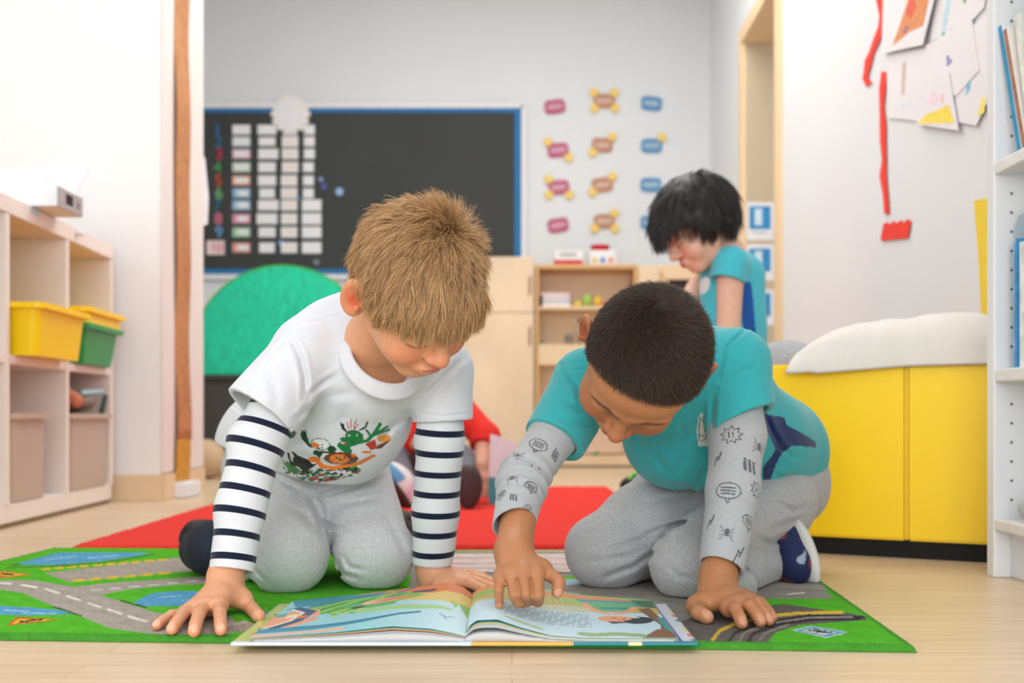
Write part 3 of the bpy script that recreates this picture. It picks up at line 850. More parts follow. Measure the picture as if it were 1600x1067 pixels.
s = SDF(); s.u(cone(cb - sa * 0.10 - sdp * 0.085 + np.array([0, 0, -0.030]), cb - sa * 0.135 - sdp * 0.085 + np.array([0, 0, 0.016]), 0.008, 0.007), 0.01)
link('strap', s.mesh('strap', 0.003), mat('dark_green_webbing', lin(52, 74, 66), 0.8), t)
s = SDF(); s.u(cone(cb + sa * 0.06 - sdp * 0.08 + np.array([0, 0, 0.022]), cb - sa * 0.11 - sdp * 0.08 + np.array([0, 0, 0.030]), 0.009, 0.008), 0.01)
link('blue_trim', s.mesh('blue_trim', 0.003), mat('pale_blue_cloth', lin(160, 196, 206), 0.8), t)
# document tray on top
t = thing('document_tray', 'white paper tray with grey end on top of the cubby shelf', 'tray', (-1.32, 2.965, 0.8005))
M_CARD = mat('white_card', (0.82, 0.84, 0.86), 0.6); M_GCARD = mat('grey_card', lin(176, 172, 172), 0.6)
box('tray_box', (-1.325, 2.965, 0.8275), (0.346, 0.17, 0.052), M_CARD, t, bevel=0.003)
box('grey_end', (-1.1505, 2.965, 0.8275), (0.0025, 0.164, 0.050), M_GCARD, t, bevel=0.0005)
box('finger_hole', (-1.1488, 2.955, 0.830), (0.0007, 0.045, 0.026), M_DARKGAP, t, bevel=0)
box('label_hole', (-1.1488, 3.015, 0.826), (0.0007, 0.022, 0.018), mat('dull_grey', lin(140, 136, 134), 0.6), t, bevel=0)
box('paper_stack', (-1.335, 2.955, 0.866), (0.30, 0.13, 0.024), M_PAPER, t, bevel=0.002)
prism('folder', [(-1.49, 3.03, 0.8545), (-1.165, 3.03, 0.8545), (-1.145, 3.075, 0.940), (-1.49, 3.075, 0.940)], (0, 0.006, 0), M_CARD, t)
o = obox('sticky_note', SO, sa, sdp, (0.62, 0.68), (-0.0006, -0.0001), (0.783, 0.7995), mat('pale_blue_note', lin(190, 222, 232), 0.7), None, 0)
tag(o, 'small pale blue note on the front edge of the cubby shelf', 'note')
bm = bmesh.new(); bmesh.ops.create_uvsphere(bm, u_segments=20, v_segments=12, radius=0.010, matrix=Matrix.Translation(SO + sa * 0.34 - sdp * 0.009 + np.array([0, 0, 0.786])))
o = link('ball_pin', bm_mesh('ball_pin', bm), M_WHITEL, None, True); tag(o, 'round white pin on the shelf front edge below the grey end', 'pin')

# ---- strip on the wall pier
XF = XP0 + 0.0085
t = thing('height_chart', 'long narrow orange patterned paper strip hanging down the wall pier', 'chart', (XF + 0.01, 3.83, 0.06))
def scaly():
    m = bpy.data.materials.new('orange_scales'); m.use_nodes = True
    N = m.node_tree.nodes; L = m.node_tree.links; b = N['Principled BSDF']; b.inputs['Roughness'].default_value = 0.7
    tc = N.new('ShaderNodeTexCoord'); br = N.new('ShaderNodeTexVoronoi'); br.inputs['Scale'].default_value = 38
    L.new(tc.outputs['Object'], br.inputs['Vector'])
    cr = N.new('ShaderNodeValToRGB'); cr.color_ramp.elements[0].color = (*lin(196, 132, 84), 1); cr.color_ramp.elements[1].color = (*lin(150, 88, 52), 1)
    cr.color_ramp.elements[0].position = 0.2; cr.color_ramp.elements[1].position = 0.8
    n = N.new('ShaderNodeTexNoise'); n.inputs['Scale'].default_value = 5; L.new(tc.outputs['Object'], n.inputs['Vector'])
    mx = N.new('ShaderNodeMix'); mx.data_type = 'RGBA'; mx.inputs['A'].default_value = (*lin(206, 150, 98), 1)
    L.new(br.outputs['Distance'], cr.inputs['Fac']); L.new(n.outputs['Fac'], mx.inputs['Factor']); L.new(cr.outputs['Color'], mx.inputs['B'])
    L.new(mx.outputs['Result'], b.inputs['Base Color'])
    return m
def wavy_strip(name, zs, y0, y1, material, parent, x=XF, amp=0.006):
    zz = np.linspace(*zs, 60); yy = np.linspace(y0, y1, 6)
    Z, Yg = np.meshgrid(zz, yy, indexing='ij')
    X = np.stack([x + 0.008 + amp * np.sin(Z * 9) * np.sin(Z * 3.1), Yg + 0.008 * np.sin(Z * 4), Z], -1)
    return grid_mesh(name, X, material, parent, None, 0.0)
def thicken(o, t=0.002):
    md = o.modifiers.new('solidify', 'SOLIDIFY'); md.thickness = t; md.offset = 0
    return o
M_SC = scaly()
thicken(wavy_strip('paper_strip', (0.19, 2.72), 3.742, 3.90, M_SC, t))
thicken(wavy_strip('spotted_end', (0.055, 0.192), 3.735, 3.89, mat('amber_spots', lin(206, 150, 52), 0.7, 0.5, 60), t))
obox('white_foot', (XF + 0.012, 3.80, 0), (0, 1, 0), (1, 0, 0), (-0.08, 0.10), (-0.008, 0.035), (0.001, 0.05), M_PAPER, t, 0.004)
bm = bmesh.new(); add_prism(bm, [(XP0 - 0.01, YP1 + 0.004, 0.95), (XP0 + 0.016, YP1 + 0.02, 0.965), (XP0 + 0.020, YP1 + 0.02, 1.06), (XP0 + 0.010, YP1 + 0.01, 1.20), (XP0 - 0.01, YP1 + 0.004, 1.23)], (0.001, 0.003, 0))
o = link('paper_sheet', bm_mesh('paper_sheet', bm), M_PAPER); tag(o, 'white paper sheet curling out from the far edge of the wall pier', 'paper')

# ---- bulletin board
def BW(px, py, off=0.0):
    return W(px, py, YB - off)
t = thing('bulletin_board', 'large black bulletin board with blue scalloped border on the back wall', 'board', BW(534, 432, 0.01))
def flat_rect(name, px0, px1, py0, py1, off, th, material, parent=None, bevel=0.001):
    a, b = BW(px0, py1), BW(px1, py0)
    s_ = (YB - off - th / 2) / YB
    return box(name, ((a[0] + b[0]) / 2, YB - off - th / 2, (a[2] + b[2]) / 2), (b[0] - a[0], th, b[2] - a[2]), material, parent, bevel=bevel)
M_BLACK = mat('black_backing_paper', lin(58, 61, 60), 0.75, 0.10, 2.5)
M_BLUEB = mat('blue_border_paper', lin(36, 112, 168), 0.7, 0.06, 12)
flat_rect('backing', 252, 814, 170, 430, 0.0, 0.012, M_BLACK, t)
for a in ((250, 818, 166, 177), (250, 818, 421, 432), (804, 818, 177, 421), (250, 256, 177, 421)):
    flat_rect('blue_border', *a, 0.0121, 0.004, M_BLUEB, t)
bm = bmesh.new()
def scallop(px, py):
    p = BW(px, py); add_cyl(bm, (p[0], YB - 0.0164, p[2]), (p[0], YB - 0.0180, p[2]), 0.0165, seg=12)
for i in range(69): scallop(252 + i * 8.25, 166); scallop(252 + i * 8.25, 433)
for i in range(33): scallop(818.5, 168 + i * 8.25)
link('scalloped_edging', bm_mesh('scalloped_edging', bm), M_PAPER, t)
ORD = ['first', 'second', 'third', 'fourth', 'fifth', 'sixth', 'seventh', 'eighth', 'ninth', 'bottom']
ROWS = [203.6, 222, 241.2, 262, 282.8, 302.6, 321.3, 342.4, 363.4, 387.4]
NCOL = [(40, 120, 190), (30, 120, 160), (200, 50, 90), (80, 160, 90), (210, 90, 50), (120, 190, 130), (30, 120, 150), (226, 130, 150), (110, 170, 220), (222, 130, 140)]
NNAME = ['blue', 'teal', 'crimson', 'green', 'orange', 'light green', 'dark teal', 'pink', 'sky blue', 'rose']
def digit_mesh(name, txt, size, depth):
    cu = bpy.data.curves.new(name + '_outline', 'FONT'); cu.body = txt; cu.size = size; cu.extrude = depth / 2; cu.align_x = 'CENTER'; cu.align_y = 'CENTER'; cu.resolution_u = 6
    o = bpy.data.objects.new(name + '_outline', cu); C.objects.link(o)
    me = bpy.data.meshes.new_from_object(o.evaluated_get(bpy.context.evaluated_depsgraph_get()))
    bpy.data.objects.remove(o); bpy.data.curves.remove(cu)
    return me
def stand_text(name, txt, size, p, material, parent=None, depth=0.003, M3=None):
    me = digit_mesh(name, txt, size, depth)
    R = Matrix.Rotation(math.pi / 2, 4, 'X') if M3 is None else M3
    me.transform(Matrix.Translation(Vector(p)) @ R)
    return link(name, me, material, parent)
for i in range(10):
    y = ROWS[i]
    if i < 9:
        o = stand_text('number_cutout', str(i + 1), 0.092, BW(341 + (i % 3 - 1) * 1.2, y, 0.018), mat('paper_' + NNAME[i], lin(*NCOL[i]), 0.7))
    else:
        o = flat_rect('number_card', 324, 351.5, y - 11, y + 11, 0.0125, 0.003, mat('pale_pink_card', lin(236, 214, 214), 0.7))
        stand_text('number', '10', 0.07, BW(338, y, 0.018), mat('paper_rose', lin(*NCOL[9]), 0.7), o)
    tag(o, f'{NNAME[i]} number {i + 1} in the leftmost column of the black board', 'number card', 'numbers one to ten on the black board')
    cardcols = ((378, 27.5, 14.6, 'card edged in ' + ['white', 'pale blue', 'pink', 'pale green', 'orange', 'blue', 'light blue', 'dusky pink', 'mint', 'coral'][i], 'second'),
                (418 + (2 if i in (2, 6) else 0), [29, 26, 31, 27, 28, 24, 32, 32, 26, 24][i], [15, 13.5, 16, 15.5, 16, 15, 16, 16.5, 15.5, 15.5][i], 'plain white card', 'third'),
                (453 + (1 if i < 4 else -0.5), 25 if i else 22, 16.4, 'white dotted card', 'fourth'),
                (484 - (0.0 if i < 3 else 1.5) if i < 6 else 487.6, 16.5 if i < 6 else 30, 15 if i < 6 else 17.5, 'small white card' if i < 6 else 'wide white card', 'fifth'))
    for k, (x, w, h_, desc, cn) in enumerate(cardcols):
        ec = [(236, 236, 236), (214, 226, 232), (232, 190, 204), (200, 222, 200), (232, 170, 140), (150, 186, 222), (160, 196, 220), (220, 150, 180), (160, 206, 170), (226, 160, 150)][i]
        m = M_PAPER if k else mat('edge_card_%d' % i, lin(*ec), 0.7)
        o = flat_rect('word_card', x - w / 2, x + w / 2, y - h_ / 2, y + h_ / 2, 0.0125 + 0.0004 * (i % 2), 0.002, m, None, 0.0006)
        if k == 0: flat_rect('card_face', x - w / 2 + (8 if i > 4 else 3), x + w / 2 - 3, y - h_ / 2 + 3, y + h_ / 2 - 3, 0.0155, 0.001, M_PAPER, o, 0)
        if k == 2:
            for q in (-1, 1): flat_rect('dot_row', x + q * 4 - 2, x + q * 4 + 2, y - 4, y + 4, 0.0155, 0.001, mat('pale_orange_ink', lin(240, 214, 196), 0.7), o, 0)
        tag(o, f'{desc} in the {ORD[i]} row, {cn} column of the black board', 'card', f'cards in the {cn} column of the black board')
p = BW(454, 178, 0.02)
t = thing('paper_circle', 'round white paper cut-out over the top border of the black board', 'decoration', p)
bm = bmesh.new(); add_cyl(bm, (p[0], YB - 0.0175, p[2]), (p[0], YB - 0.022, p[2]), 0.092, seg=48); link('disc', bm_mesh('disc', bm), M_PAPER, t)
bm = bmesh.new()
for k in range(14):
    a = 2 * math.pi * k / 14; add_cyl(bm, (p[0] + 0.092 * math.cos(a), YB - 0.0172, p[2] + 0.092 * math.sin(a)), (p[0] + 0.092 * math.cos(a), YB - 0.0195, p[2] + 0.092 * math.sin(a)), 0.02, seg=12)
link('scalloped_rim', bm_mesh('scalloped_rim', bm), mat('cream_paper', lin(236, 232, 222), 0.8), t)
for x, y, r, c, lb in ((502, 281, 3.6, (120, 160, 200), 'pale blue dot sticker on the black board right of the fifth row'), (507, 292.5, 4.2, (90, 96, 176), 'violet dot sticker on the black board right of the fifth row'), (531, 300, 6, (150, 186, 226), 'light blue blob sticker on the black board, farthest right'), (468, 311, 3.0, (60, 130, 160), 'teal dot sticker beside the sixth row of the black board'), (440, 380, 4.5, (120, 160, 210), 'blue smear sticker beside the bottom row of the black board'), (495, 410, 4.5, (120, 130, 140), 'grey ring sticker low on the black board below the wide cards')):
    p = BW(x, y); bm = bmesh.new(); add_cyl(bm, (p[0], YB - 0.0122, p[2]), (p[0], YB - 0.0145, p[2]), r / 277.8, seg=20)
    tag(link('sticker', bm_mesh('sticker', bm), mat('sticker_%d' % x, lin(*c), 0.6)), lb, 'sticker')

# ---- word plaques on the back wall
def plaque_mesh(cx, cz, w, h, y, tilt):
    bm = bmesh.new(); pts = []
    n = 40
    for i in range(n):
        a = 2 * math.pi * i / n; ca, sa_ = math.cos(a), math.sin(a)
        r = (abs(ca) ** 4 + abs(sa_) ** 4) ** -0.25
        x, z = w / 2 * r * ca, h / 2 * r * sa_
        pts.append((cx + x * math.cos(tilt) - z * math.sin(tilt), y, cz + x * math.sin(tilt) + z * math.cos(tilt)))
    add_prism(bm, pts, (0, 0.004, 0)); return bm
def star_bm(cx, cz, R, y, rot=0.2):
    bm = bmesh.new()
    add_prism(bm, [(cx + (R if i % 2 == 0 else R * 0.55) * math.cos(math.pi * i / 5 + rot), y, cz + (R if i % 2 == 0 else R * 0.55) * math.sin(math.pi * i / 5 + rot)) for i in range(10)], (0, 0.003, 0)); return bm
PLQ = [[(867, 167, '', 0.14), (872, 235, 'ad', 0.1), (873, 293, 'acd', 0.1), (872, 352, '', 0.16)],
       [(944, 158, 'abcd', 0), (941, 227, 'bc', -0.05), (941, 289, 'bc', 0.12), (944, 346, 'bcd', 0.02)],
       [(1018, 162, '', -0.1), (1018, 228, 'b', 0), (1017, 289, '', 0), (1017, 348, '', -0.05)]]
PC = [((186, 92, 124), 'pink'), ((188, 134, 104), 'brown'), ((92, 146, 190), 'blue')]
M_STAR = mat('yellow_star_card', lin(238, 206, 110), 0.7, 0.05)
for ci, colm in enumerate(PLQ):
    for ri, (x, y, st, tl) in enumerate(colm):
        p = BW(x, y)
        stars = {0: 'without stars', 1: 'with one yellow star', 2: 'with two yellow stars', 3: 'with three yellow stars', 4: 'with four yellow stars'}[len(st)]
        t = thing('word_plaque', f'{PC[ci][1]} paper plaque {stars}, {["top", "second", "third", "bottom"][ri]} row on the back wall', 'wall sign', (p[0], YB - 0.004, p[2]), 'paper plaques on the back wall')
        link('plaque', bm_mesh('plaque', plaque_mesh(p[0], p[2], 0.118, 0.080, YB - 0.005, tl)), mat('plaque_' + PC[ci][1], lin(*PC[ci][0]), 0.7, 0.08, 30), t)
        link('word_band', bm_mesh('word_band', plaque_mesh(p[0], p[2], 0.086, 0.030, YB - 0.0075, tl)), mat('plaque_band_' + PC[ci][1], lin(*[min(255, int(c * 0.5 + 110)) for c in PC[ci][0]]), 0.7), t)
        for s_ in st:
            dx, dz = {'a': (-0.058, 0.046), 'b': (0.058, 0.046), 'c': (-0.055, -0.042), 'd': (0.060, -0.042)}[s_]
            link('star', bm_mesh('star', star_bm(p[0] + dx, p[2] + dz, 0.034, YB - 0.011)), M_STAR, t)

# ---- cabinets along the back wall
YC = 6.0; PMC = FPX / YC
def CX(px): return (px - 800) / PMC
def CZ(py): return CAMH + (HZ - py) / PMC
t = thing('cupboard', 'tall birch cupboard with two stacked doors behind the children', 'cupboard', (CX(750), YC + 0.19, 0))
x0, x1 = CX(650), CX(835)
box('carcass', ((x0 + x1) / 2, YC + 0.197, CZ(400) / 2 - 0.002), (x1 - x0, 0.345, CZ(400)), M_BIRCH, t, bevel=0.003)
for z0, z1 in ((CZ(488) + 0.002, CZ(401)), (0.04, CZ(488) - 0.002)):
    d = box('door', ((x0 + x1) / 2, YC + 0.014, (z0 + z1) / 2), (x1 - x0 - 0.006, 0.020, z1 - z0), M_BIRCH2, t, bevel=0.002)
    zc = CZ(446) if z0 > 0.5 else CZ(525)
    box('handle', (CX(828), YC + 0.0015, zc), (0.012, 0.006, 0.10), mat('brown_handle', lin(150, 112, 70), 0.5), d, bevel=0.002)
t = thing('shelf_unit', 'open birch shelf unit with books and cups, behind the dark-haired child', 'shelf', (CX(915), YC + 0.19, 0))
x0, x1 = CX(836.5), CX(996)
M_BIN = mat('birch_inside', lin(246, 222, 190), 0.55, 0.05, 4)
for x in (x0 + 0.009, x1 - 0.009): box('side_panel', (x, YC + 0.19, CZ(413) / 2), (0.018, 0.38, CZ(413)), M_BIRCHE, t)
box('top_board', ((x0 + x1) / 2, YC + 0.19, CZ(413) - 0.011), (x1 - x0 - 0.037, 0.38, 0.022), M_BIRCHE, t)
box('back_panel', ((x0 + x1) / 2, YC + 0.232, CZ(413) / 2), (x1 - x0 - 0.037, 0.012, CZ(413) - 0.03), M_BIN, t, bevel=0)
for z, th_ in ((CZ(481), 0.016), (CZ(554), CZ(538) - CZ(570)), (CZ(720), 0.05)):
    box('shelf_board', ((x0 + x1) / 2, YC + 0.113, z), (x1 - x0 - 0.037, 0.224, th_), M_BIRCH, t)
box('base_shadow', ((x0 + x1) / 2, YC + 0.20, 0.012), (x1 - x0 - 0.037, 0.34, 0.024), M_DARKGAP, t, bevel=0)  # dark strip painting in the shadow line along the unit's base
box('lower_panel', (CX(930), YC + 0.205, CZ(675)), (0.34, 0.02, CZ(640) - CZ(710)), mat('pale_pink_panel', lin(232, 204, 180), 0.6), t)
t = thing('cabinet', 'low birch cabinet with a dark slot beside the open shelf unit', 'cabinet', (CX(1050), YC + 0.19, 0))
x0, x1 = CX(997), CX(1098)
box('carcass', ((x0 + x1) / 2, YC + 0.20, CZ(414) / 2), (x1 - x0, 0.36, CZ(414)), M_BIRCH2, t)
box('drawer', ((CX(1036) + x1) / 2, YC + 0.012, CZ(425)), (x1 - CX(1036) - 0.006, 0.018, CZ(414) - CZ(437)), M_BIRCH, t)
box('slot', ((CX(1044) + x1) / 2, YC + 0.0185, CZ(444)), (x1 - CX(1044) - 0.01, 0.004, 0.05), M_DARKGAP, t, bevel=0)
box('handle', (CX(1033), YC + 0.014, CZ(432)), (0.012, 0.012, 0.06), M_BIRCHE, t)

# ---- small things on the shelf unit
def small_book(px, y0, y1, w_px, c, label, Y=YC + 0.06, group='books piled in the shelf unit'):
    z0, z1 = CZ(y1), CZ(y0); x = CX(px); w = w_px / PMC
    o = thing('book', label, 'book', (x, Y + 0.08, z0), group)
    box('cover', (x, Y + 0.08, (z0 + z1) / 2), (w, 0.16, z1 - z0), mat('bookcover_%d_%d_%d' % c, lin(*c), 0.5), o, bevel=0.002)
    box('pages', (x + 0.003, Y - 0.0005, (z0 + z1) / 2), (w - 0.012, 0.004, (z1 - z0) * 0.6), M_PAPER, o, bevel=0)
    return o
zs = CZ(481) + 0.008 + 0.0004; bz = [0.022, 0.014, 0.018, 0.016]
cy = HZ - (zs - CAMH) * PMC
lv = cy
for th_, w, px, c, lb in ((7.4, 46, 869, (236, 232, 228), 'white book at the bottom of the pile in the birch shelf unit'), (4.4, 47, 868, (84, 86, 128), 'navy book on the white one in the birch shelf unit'), (5.0, 45, 869, (226, 226, 232), 'pale grey book under the red one in the birch shelf unit'), (6.5, 47, 867, (222, 130, 118), 'faded red book on top of the pile in the birch shelf unit')):
    small_book(px, lv - th_, lv - 0.15, w, c, lb); lv -= th_
o = box('black_case', (CX(847), YC + 0.12, zs + 0.036), (0.020, 0.12, 0.072), mat('black_plastic', lin(40, 38, 36), 0.5)); tag(o, 'black upright case at the left end of the book shelf', 'case')
def cup(px, h_px, w_px, c, label, z=None, nm='cup', Y=YC + 0.08, m=None):
    z = zs if z is None else z; r = w_px / PMC / 2; h_ = h_px / PMC
    t = thing(nm, label, 'cup', (CX(px), Y, z), 'coloured toy cups in the shelf unit')
    m = m or mat('cup_%d_%d_%d' % c, lin(*c), 0.35)
    lathe('bowl', [(r * 0.72, 0), (r * 0.85, h_ * 0.4), (r, h_), (r * 0.92, h_), (r * 0.75, h_ * 0.35), (r * 0.5, 0.006)], (CX(px), Y, z), m, t, 24)
    lathe('foot', [(r * 0.8, 0), (r * 0.8, 0.006), (r * 0.6, 0.008)], (CX(px), Y, z - 0.0002), m, t, 24)
cup(904, 9, 13, (230, 206, 60), 'low yellow toy cup next to the book pile')
cup(919, 20, 14, (160, 200, 84), 'tall light green toy cup on the birch shelf')
cup(936, 17, 13, (236, 186, 60), 'orange yellow toy cup between green and pink ones')
cup(948, 8, 12, (226, 130, 130), 'pink toy cup half hidden behind the dark-haired child', Y=YC + 0.07)
zb = CZ(538) + 0.0006
t = thing('glass', 'small clear glass on the middle board of the birch shelf unit', 'glass', (CX(890), YC + 0.08, zb))
lathe('tumbler', [(0.018, 0), (0.022, 0.055), (0.0205, 0.055), (0.016, 0.004)], (CX(890), YC + 0.08, zb), mat('clear_glass', (0.9, 0.93, 0.95), 0.05, 0, trans=0.9), t, 24)
t = thing('bottle', 'slim silver bottle beside the glass in the birch shelf unit', 'bottle', (CX(908), YC + 0.1, zb))
lathe('body', [(0.014, 0), (0.014, 0.09), (0.008, 0.108), (0.008, 0.12)], (CX(908), YC + 0.1, zb), mat('brushed_steel', (0.6, 0.58, 0.56), 0.3, metal=0.8), t, 20)
lathe('cap', [(0.0095, 0.1202), (0.0095, 0.142), (0.006, 0.145)], (CX(908), YC + 0.1, zb), mat('brown_cap', lin(120, 96, 78), 0.5), t, 20)
def toy_blob(px, z, c, label, nm='toy', r=0.014, Y=YC + 0.07):
    s = SDF(); q = np.array([CX(px), Y, z + r * 0.6]); s.u(ell(q, (r * 1.4, r, r * 0.7)), 0.01); s.u(ell(q + np.array([r * 0.6, 0, r * 0.7]), (r * 0.5,) * 3), 0.006); s.cut(plane((0, 0, z), (0, 0, -1)), 0.002)
    tag(link(nm, s.mesh(nm, 0.003), mat('toy_green', lin(84, 150, 84), 0.5)), label, 'toy')
toy_blob(843, zb, None, 'small green toy at the left end of the middle board')
toy_blob(932, CZ(720) + 0.0256, None, 'small green toy on the bottom board of the birch shelf unit')
zt = CZ(413) + 0.0006
t = thing('game_box', 'white and red game box lying on top of the birch shelf unit', 'box', (CX(889), YC + 0.1, zt))
box('box_base', (CX(889), YC + 0.12, zt + 0.014), (0.146, 0.16, 0.028), mat('red_card', lin(206, 56, 46), 0.5), t)
box('box_lid', (CX(889), YC + 0.12, zt + 0.052), (0.150, 0.164, 0.048), M_WHITEL, t)
box('lid_print', (CX(888), YC + 0.0375, zt + 0.056), (0.09, 0.001, 0.018), mat('grey_print', lin(170, 176, 170), 0.6), t, bevel=0)
t = thing('toy_jar', 'white toy tub with a red lid on top of the birch shelf unit', 'toy', (CX(943), YC + 0.1, zt))
bm = bmesh.new(); add_box(bm, (CX(943), YC + 0.12, zt + 0.042), (0.150, 0.13, 0.084), None, 0.012, 3); link('tub', bm_mesh('tub', bm), M_WHITEL, t)
bm = bmesh.new(); add_cyl(bm, (CX(940), YC + 0.11, zt + 0.0845), (CX(940), YC + 0.11, zt + 0.114), 0.046, 0.054, 32); link('lid', bm_mesh('lid', bm), mat('red_plastic', lin(200, 24, 34), 0.35), t)
for dx, c in ((-0.042, (230, 196, 60)), (0.0, (70, 130, 200)), (0.044, (232, 120, 90))):
    p = (CX(943) + dx, YC + 0.0548, zt + 0.03); bm = bmesh.new(); add_cyl(bm, p, (p[0], p[1] - 0.004, p[2]), 0.013, seg=20); link('button', bm_mesh('button', bm), mat('btn_%d' % c[0], lin(*c), 0.4), t)

# ---- green half-round panel and what stands below it
YG = 5.1; PG = FPX / YG
gx, gz, gr = (440 - 800) / PG, CAMH + (HZ - 556) / PG, 139 / PG
M_FELT = mat('green_felt', lin(34, 204, 162), 0.95, 0.22, 26, 0.4, 240, stretch=(3, 1, 1), sheen=0.3)
t = thing('felt_panel', 'big green rounded felt panel standing under the black board', 'panel', (gx, YG, 0.45))
pts = []
a0 = math.asin((CAMH + (HZ - 585) / PG - gz) / gr)
for i in range(61):
    a = a0 + (math.pi - 2 * a0) * i / 60; pts.append((gx + gr * math.cos(a), YG, gz + gr * math.sin(a)))
prism('felt_face', pts, (0, 0.03, 0), M_FELT, t)
prism('piping', [(gx + (gr + 0.012) * (p[0] - gx) / gr, YG + 0.008, gz + (gr + 0.012) * (p[2] - gz) / gr) for p in pts], (0, 0.016, 0), mat('bright_green_tape', lin(70, 176, 88), 0.8), t)
t = thing('chest', 'dark grey low chest under the green felt panel', 'cabinet', (gx, YG + 0.15, 0))
zc = CAMH + (HZ - 586) / PG
box('chest_body', (gx, YG + 0.17, zc / 2 + 0.035), (0.74, 0.36, zc - 0.075), mat('charcoal_laminate', lin(66, 64, 64), 0.6, 0.1, 6), t)
box('chest_lid', (gx, YG + 0.16, zc - 0.0085), (0.77, 0.38, 0.016), mat('charcoal_laminate', lin(66, 64, 64), 0.6, 0.1, 6), t)
for sx in (-0.3, 0.3): box('foot', (gx + sx, YG + 0.17, 0.016), (0.06, 0.3, 0.031), M_BIRCHE, t)
bm = bmesh.new(); bmesh.ops.create_uvsphere(bm, u_segments=28, v_segments=18, radius=0.085, matrix=Matrix.Translation(((322 - 800) * 4.9 / FPX, 4.9, 0.0855)))
tag(link('ball', bm_mesh('ball', bm), mat('beige_rubber', lin(206, 174, 140), 0.7), None, True), 'beige ball on the floor in front of the dark chest', 'ball')

# ---- yellow bench with pillows
BO = np.array([0.506, 2.277, 0]); be = nrm((0.263, -0.139, 0)); bd = nrm((0.139, 0.263, 0))
BLn, BDp, BH = 0.43, 0.292, 0.372
t = thing('bench', 'yellow padded bench block by the right wall under the pillows', 'bench', BO + be * BLn / 2 + bd * BDp / 2)
M_YV = mat('yellow_vinyl', lin(255, 212, 14), 0.42, 0.02, 10, 0.05, 140)
def pad(name, a0, a1):
    bm = bmesh.new(); vs = []
    return obox(name, BO, be, bd, (a0, a1), (0, BDp), (0.034, BH), M_YV, t, 0.005)
pad('padded_section', 0.0, 0.2705); pad('padded_section', 0.2712, BLn)
obox('seam', BO, be, bd, (0.267, 0.2747), (0.0012, BDp - 0.002), (0.036, BH - 0.0012), mat('dark_yellow_seam', lin(240, 192, 26), 0.6), t, 0)
obox('base', BO, be, bd, (0.02, BLn - 0.01), (0.012, BDp - 0.02), (0.0, 0.034), mat('black_base', lin(16, 15, 14), 0.8), t, 0)
def pillow(name, label, c, ax, ay, la, lb, th, material, droop=0.0, base=BH + 0.002, seed=1, tilt=0.0):
    n = 46; g = np.linspace(-1, 1, n); A, Bb = np.meshgrid(g, g, indexing='ij')
    fat = (np.clip(1 - np.abs(A) ** 2.6, 0, 1) * np.clip(1 - np.abs(Bb) ** 2.6, 0, 1)) ** 0.62
    pinch = 1 - 0.07 * (1 - np.abs(A)) * np.abs(Bb) ** 3; pinch2 = 1 - 0.07 * (1 - np.abs(Bb)) * np.abs(A) ** 3
    P = np.asarray(c)[None, None] + (A * la / 2 * pinch2)[..., None] * ax + (Bb * lb / 2 * pinch)[..., None] * ay
    flatP = P.reshape(-1, 3)
    w = 0.006 * wob(flatP, 24, seed).reshape(A.shape) * fat + 0.003 * wob(flatP, 70, seed + 1).reshape(A.shape) * np.sqrt(fat)
    front = np.clip(-((P - BO) @ bd), 0, None)
    dz = -droop * front * 1.6 + tilt * A * fat
    lowb = base + dz + 0.012 * (1 - fat) * (np.abs(A * Bb) > 0.75) * 0.3
    top = P.copy(); top[..., 2] = lowb + 0.006 + th * fat + w * (fat > 0.02)
    top[..., 2] = np.maximum(top[..., 2], lowb + 0.005)
    bot = P.copy(); bot[..., 2] = lowb
    idx = np.arange(n * n).reshape(n, n)
    q = np.stack([idx[:-1, :-1], idx[1:, :-1], idx[1:, 1:], idx[:-1, 1:]], -1).reshape(-1, 4)
    ring = np.concatenate([idx[:, 0], idx[-1, 1:], idx[-2::-1, -1], idx[0, -2:0:-1]]); r2 = np.roll(ring, -1); n0 = n * n
    me = np_mesh(name, np.concatenate([top.reshape(-1, 3), bot.reshape(-1, 3)]), np.concatenate([q, q[:, ::-1] + n0, np.stack([ring, ring + n0, r2 + n0, r2], 1)]))
    me.shade_smooth()
    return tag(link(name, me, material), label, 'pillow', 'pillows on the yellow bench')
M_LINEN = mat('oat_linen', lin(222, 215, 207), 0.9, 0.03, 30, 0.15, 600, sheen=0.2)
r30 = Matrix.Rotation(0.0, 3, 'Z')
pillow('pillow', 'large oat linen pillow with a corner hanging over the bench front', BO + be * 0.27 + bd * 0.085, nrm(be + 0.04 * bd), nrm(bd - 0.04 * be), 0.45, 0.21, 0.088, M_LINEN, 0.55, seed=3, tilt=0.018)
pillow('pillow', 'second oat linen pillow lying behind the large one', BO + be * 0.235 + bd * 0.245, nrm(be), nrm(bd), 0.33, 0.09, 0.086, mat('oat_linen_dark', lin(188, 178, 168), 0.9, 0.03, 30, 0.15, 600), 0.0, base=BH + 0.008, seed=9)
M_GC = mat('grey_wool', lin(168, 170, 175), 0.95, 0.10, 80, 0.3, 500)
pillow('cushion', 'small grey cushion at the far left end of the yellow bench', BO + be * -0.015 + bd * 0.235, nrm(be), nrm(bd), 0.16, 0.11, 0.05, M_GC, 0.0, base=BH + 0.002, seed=15)

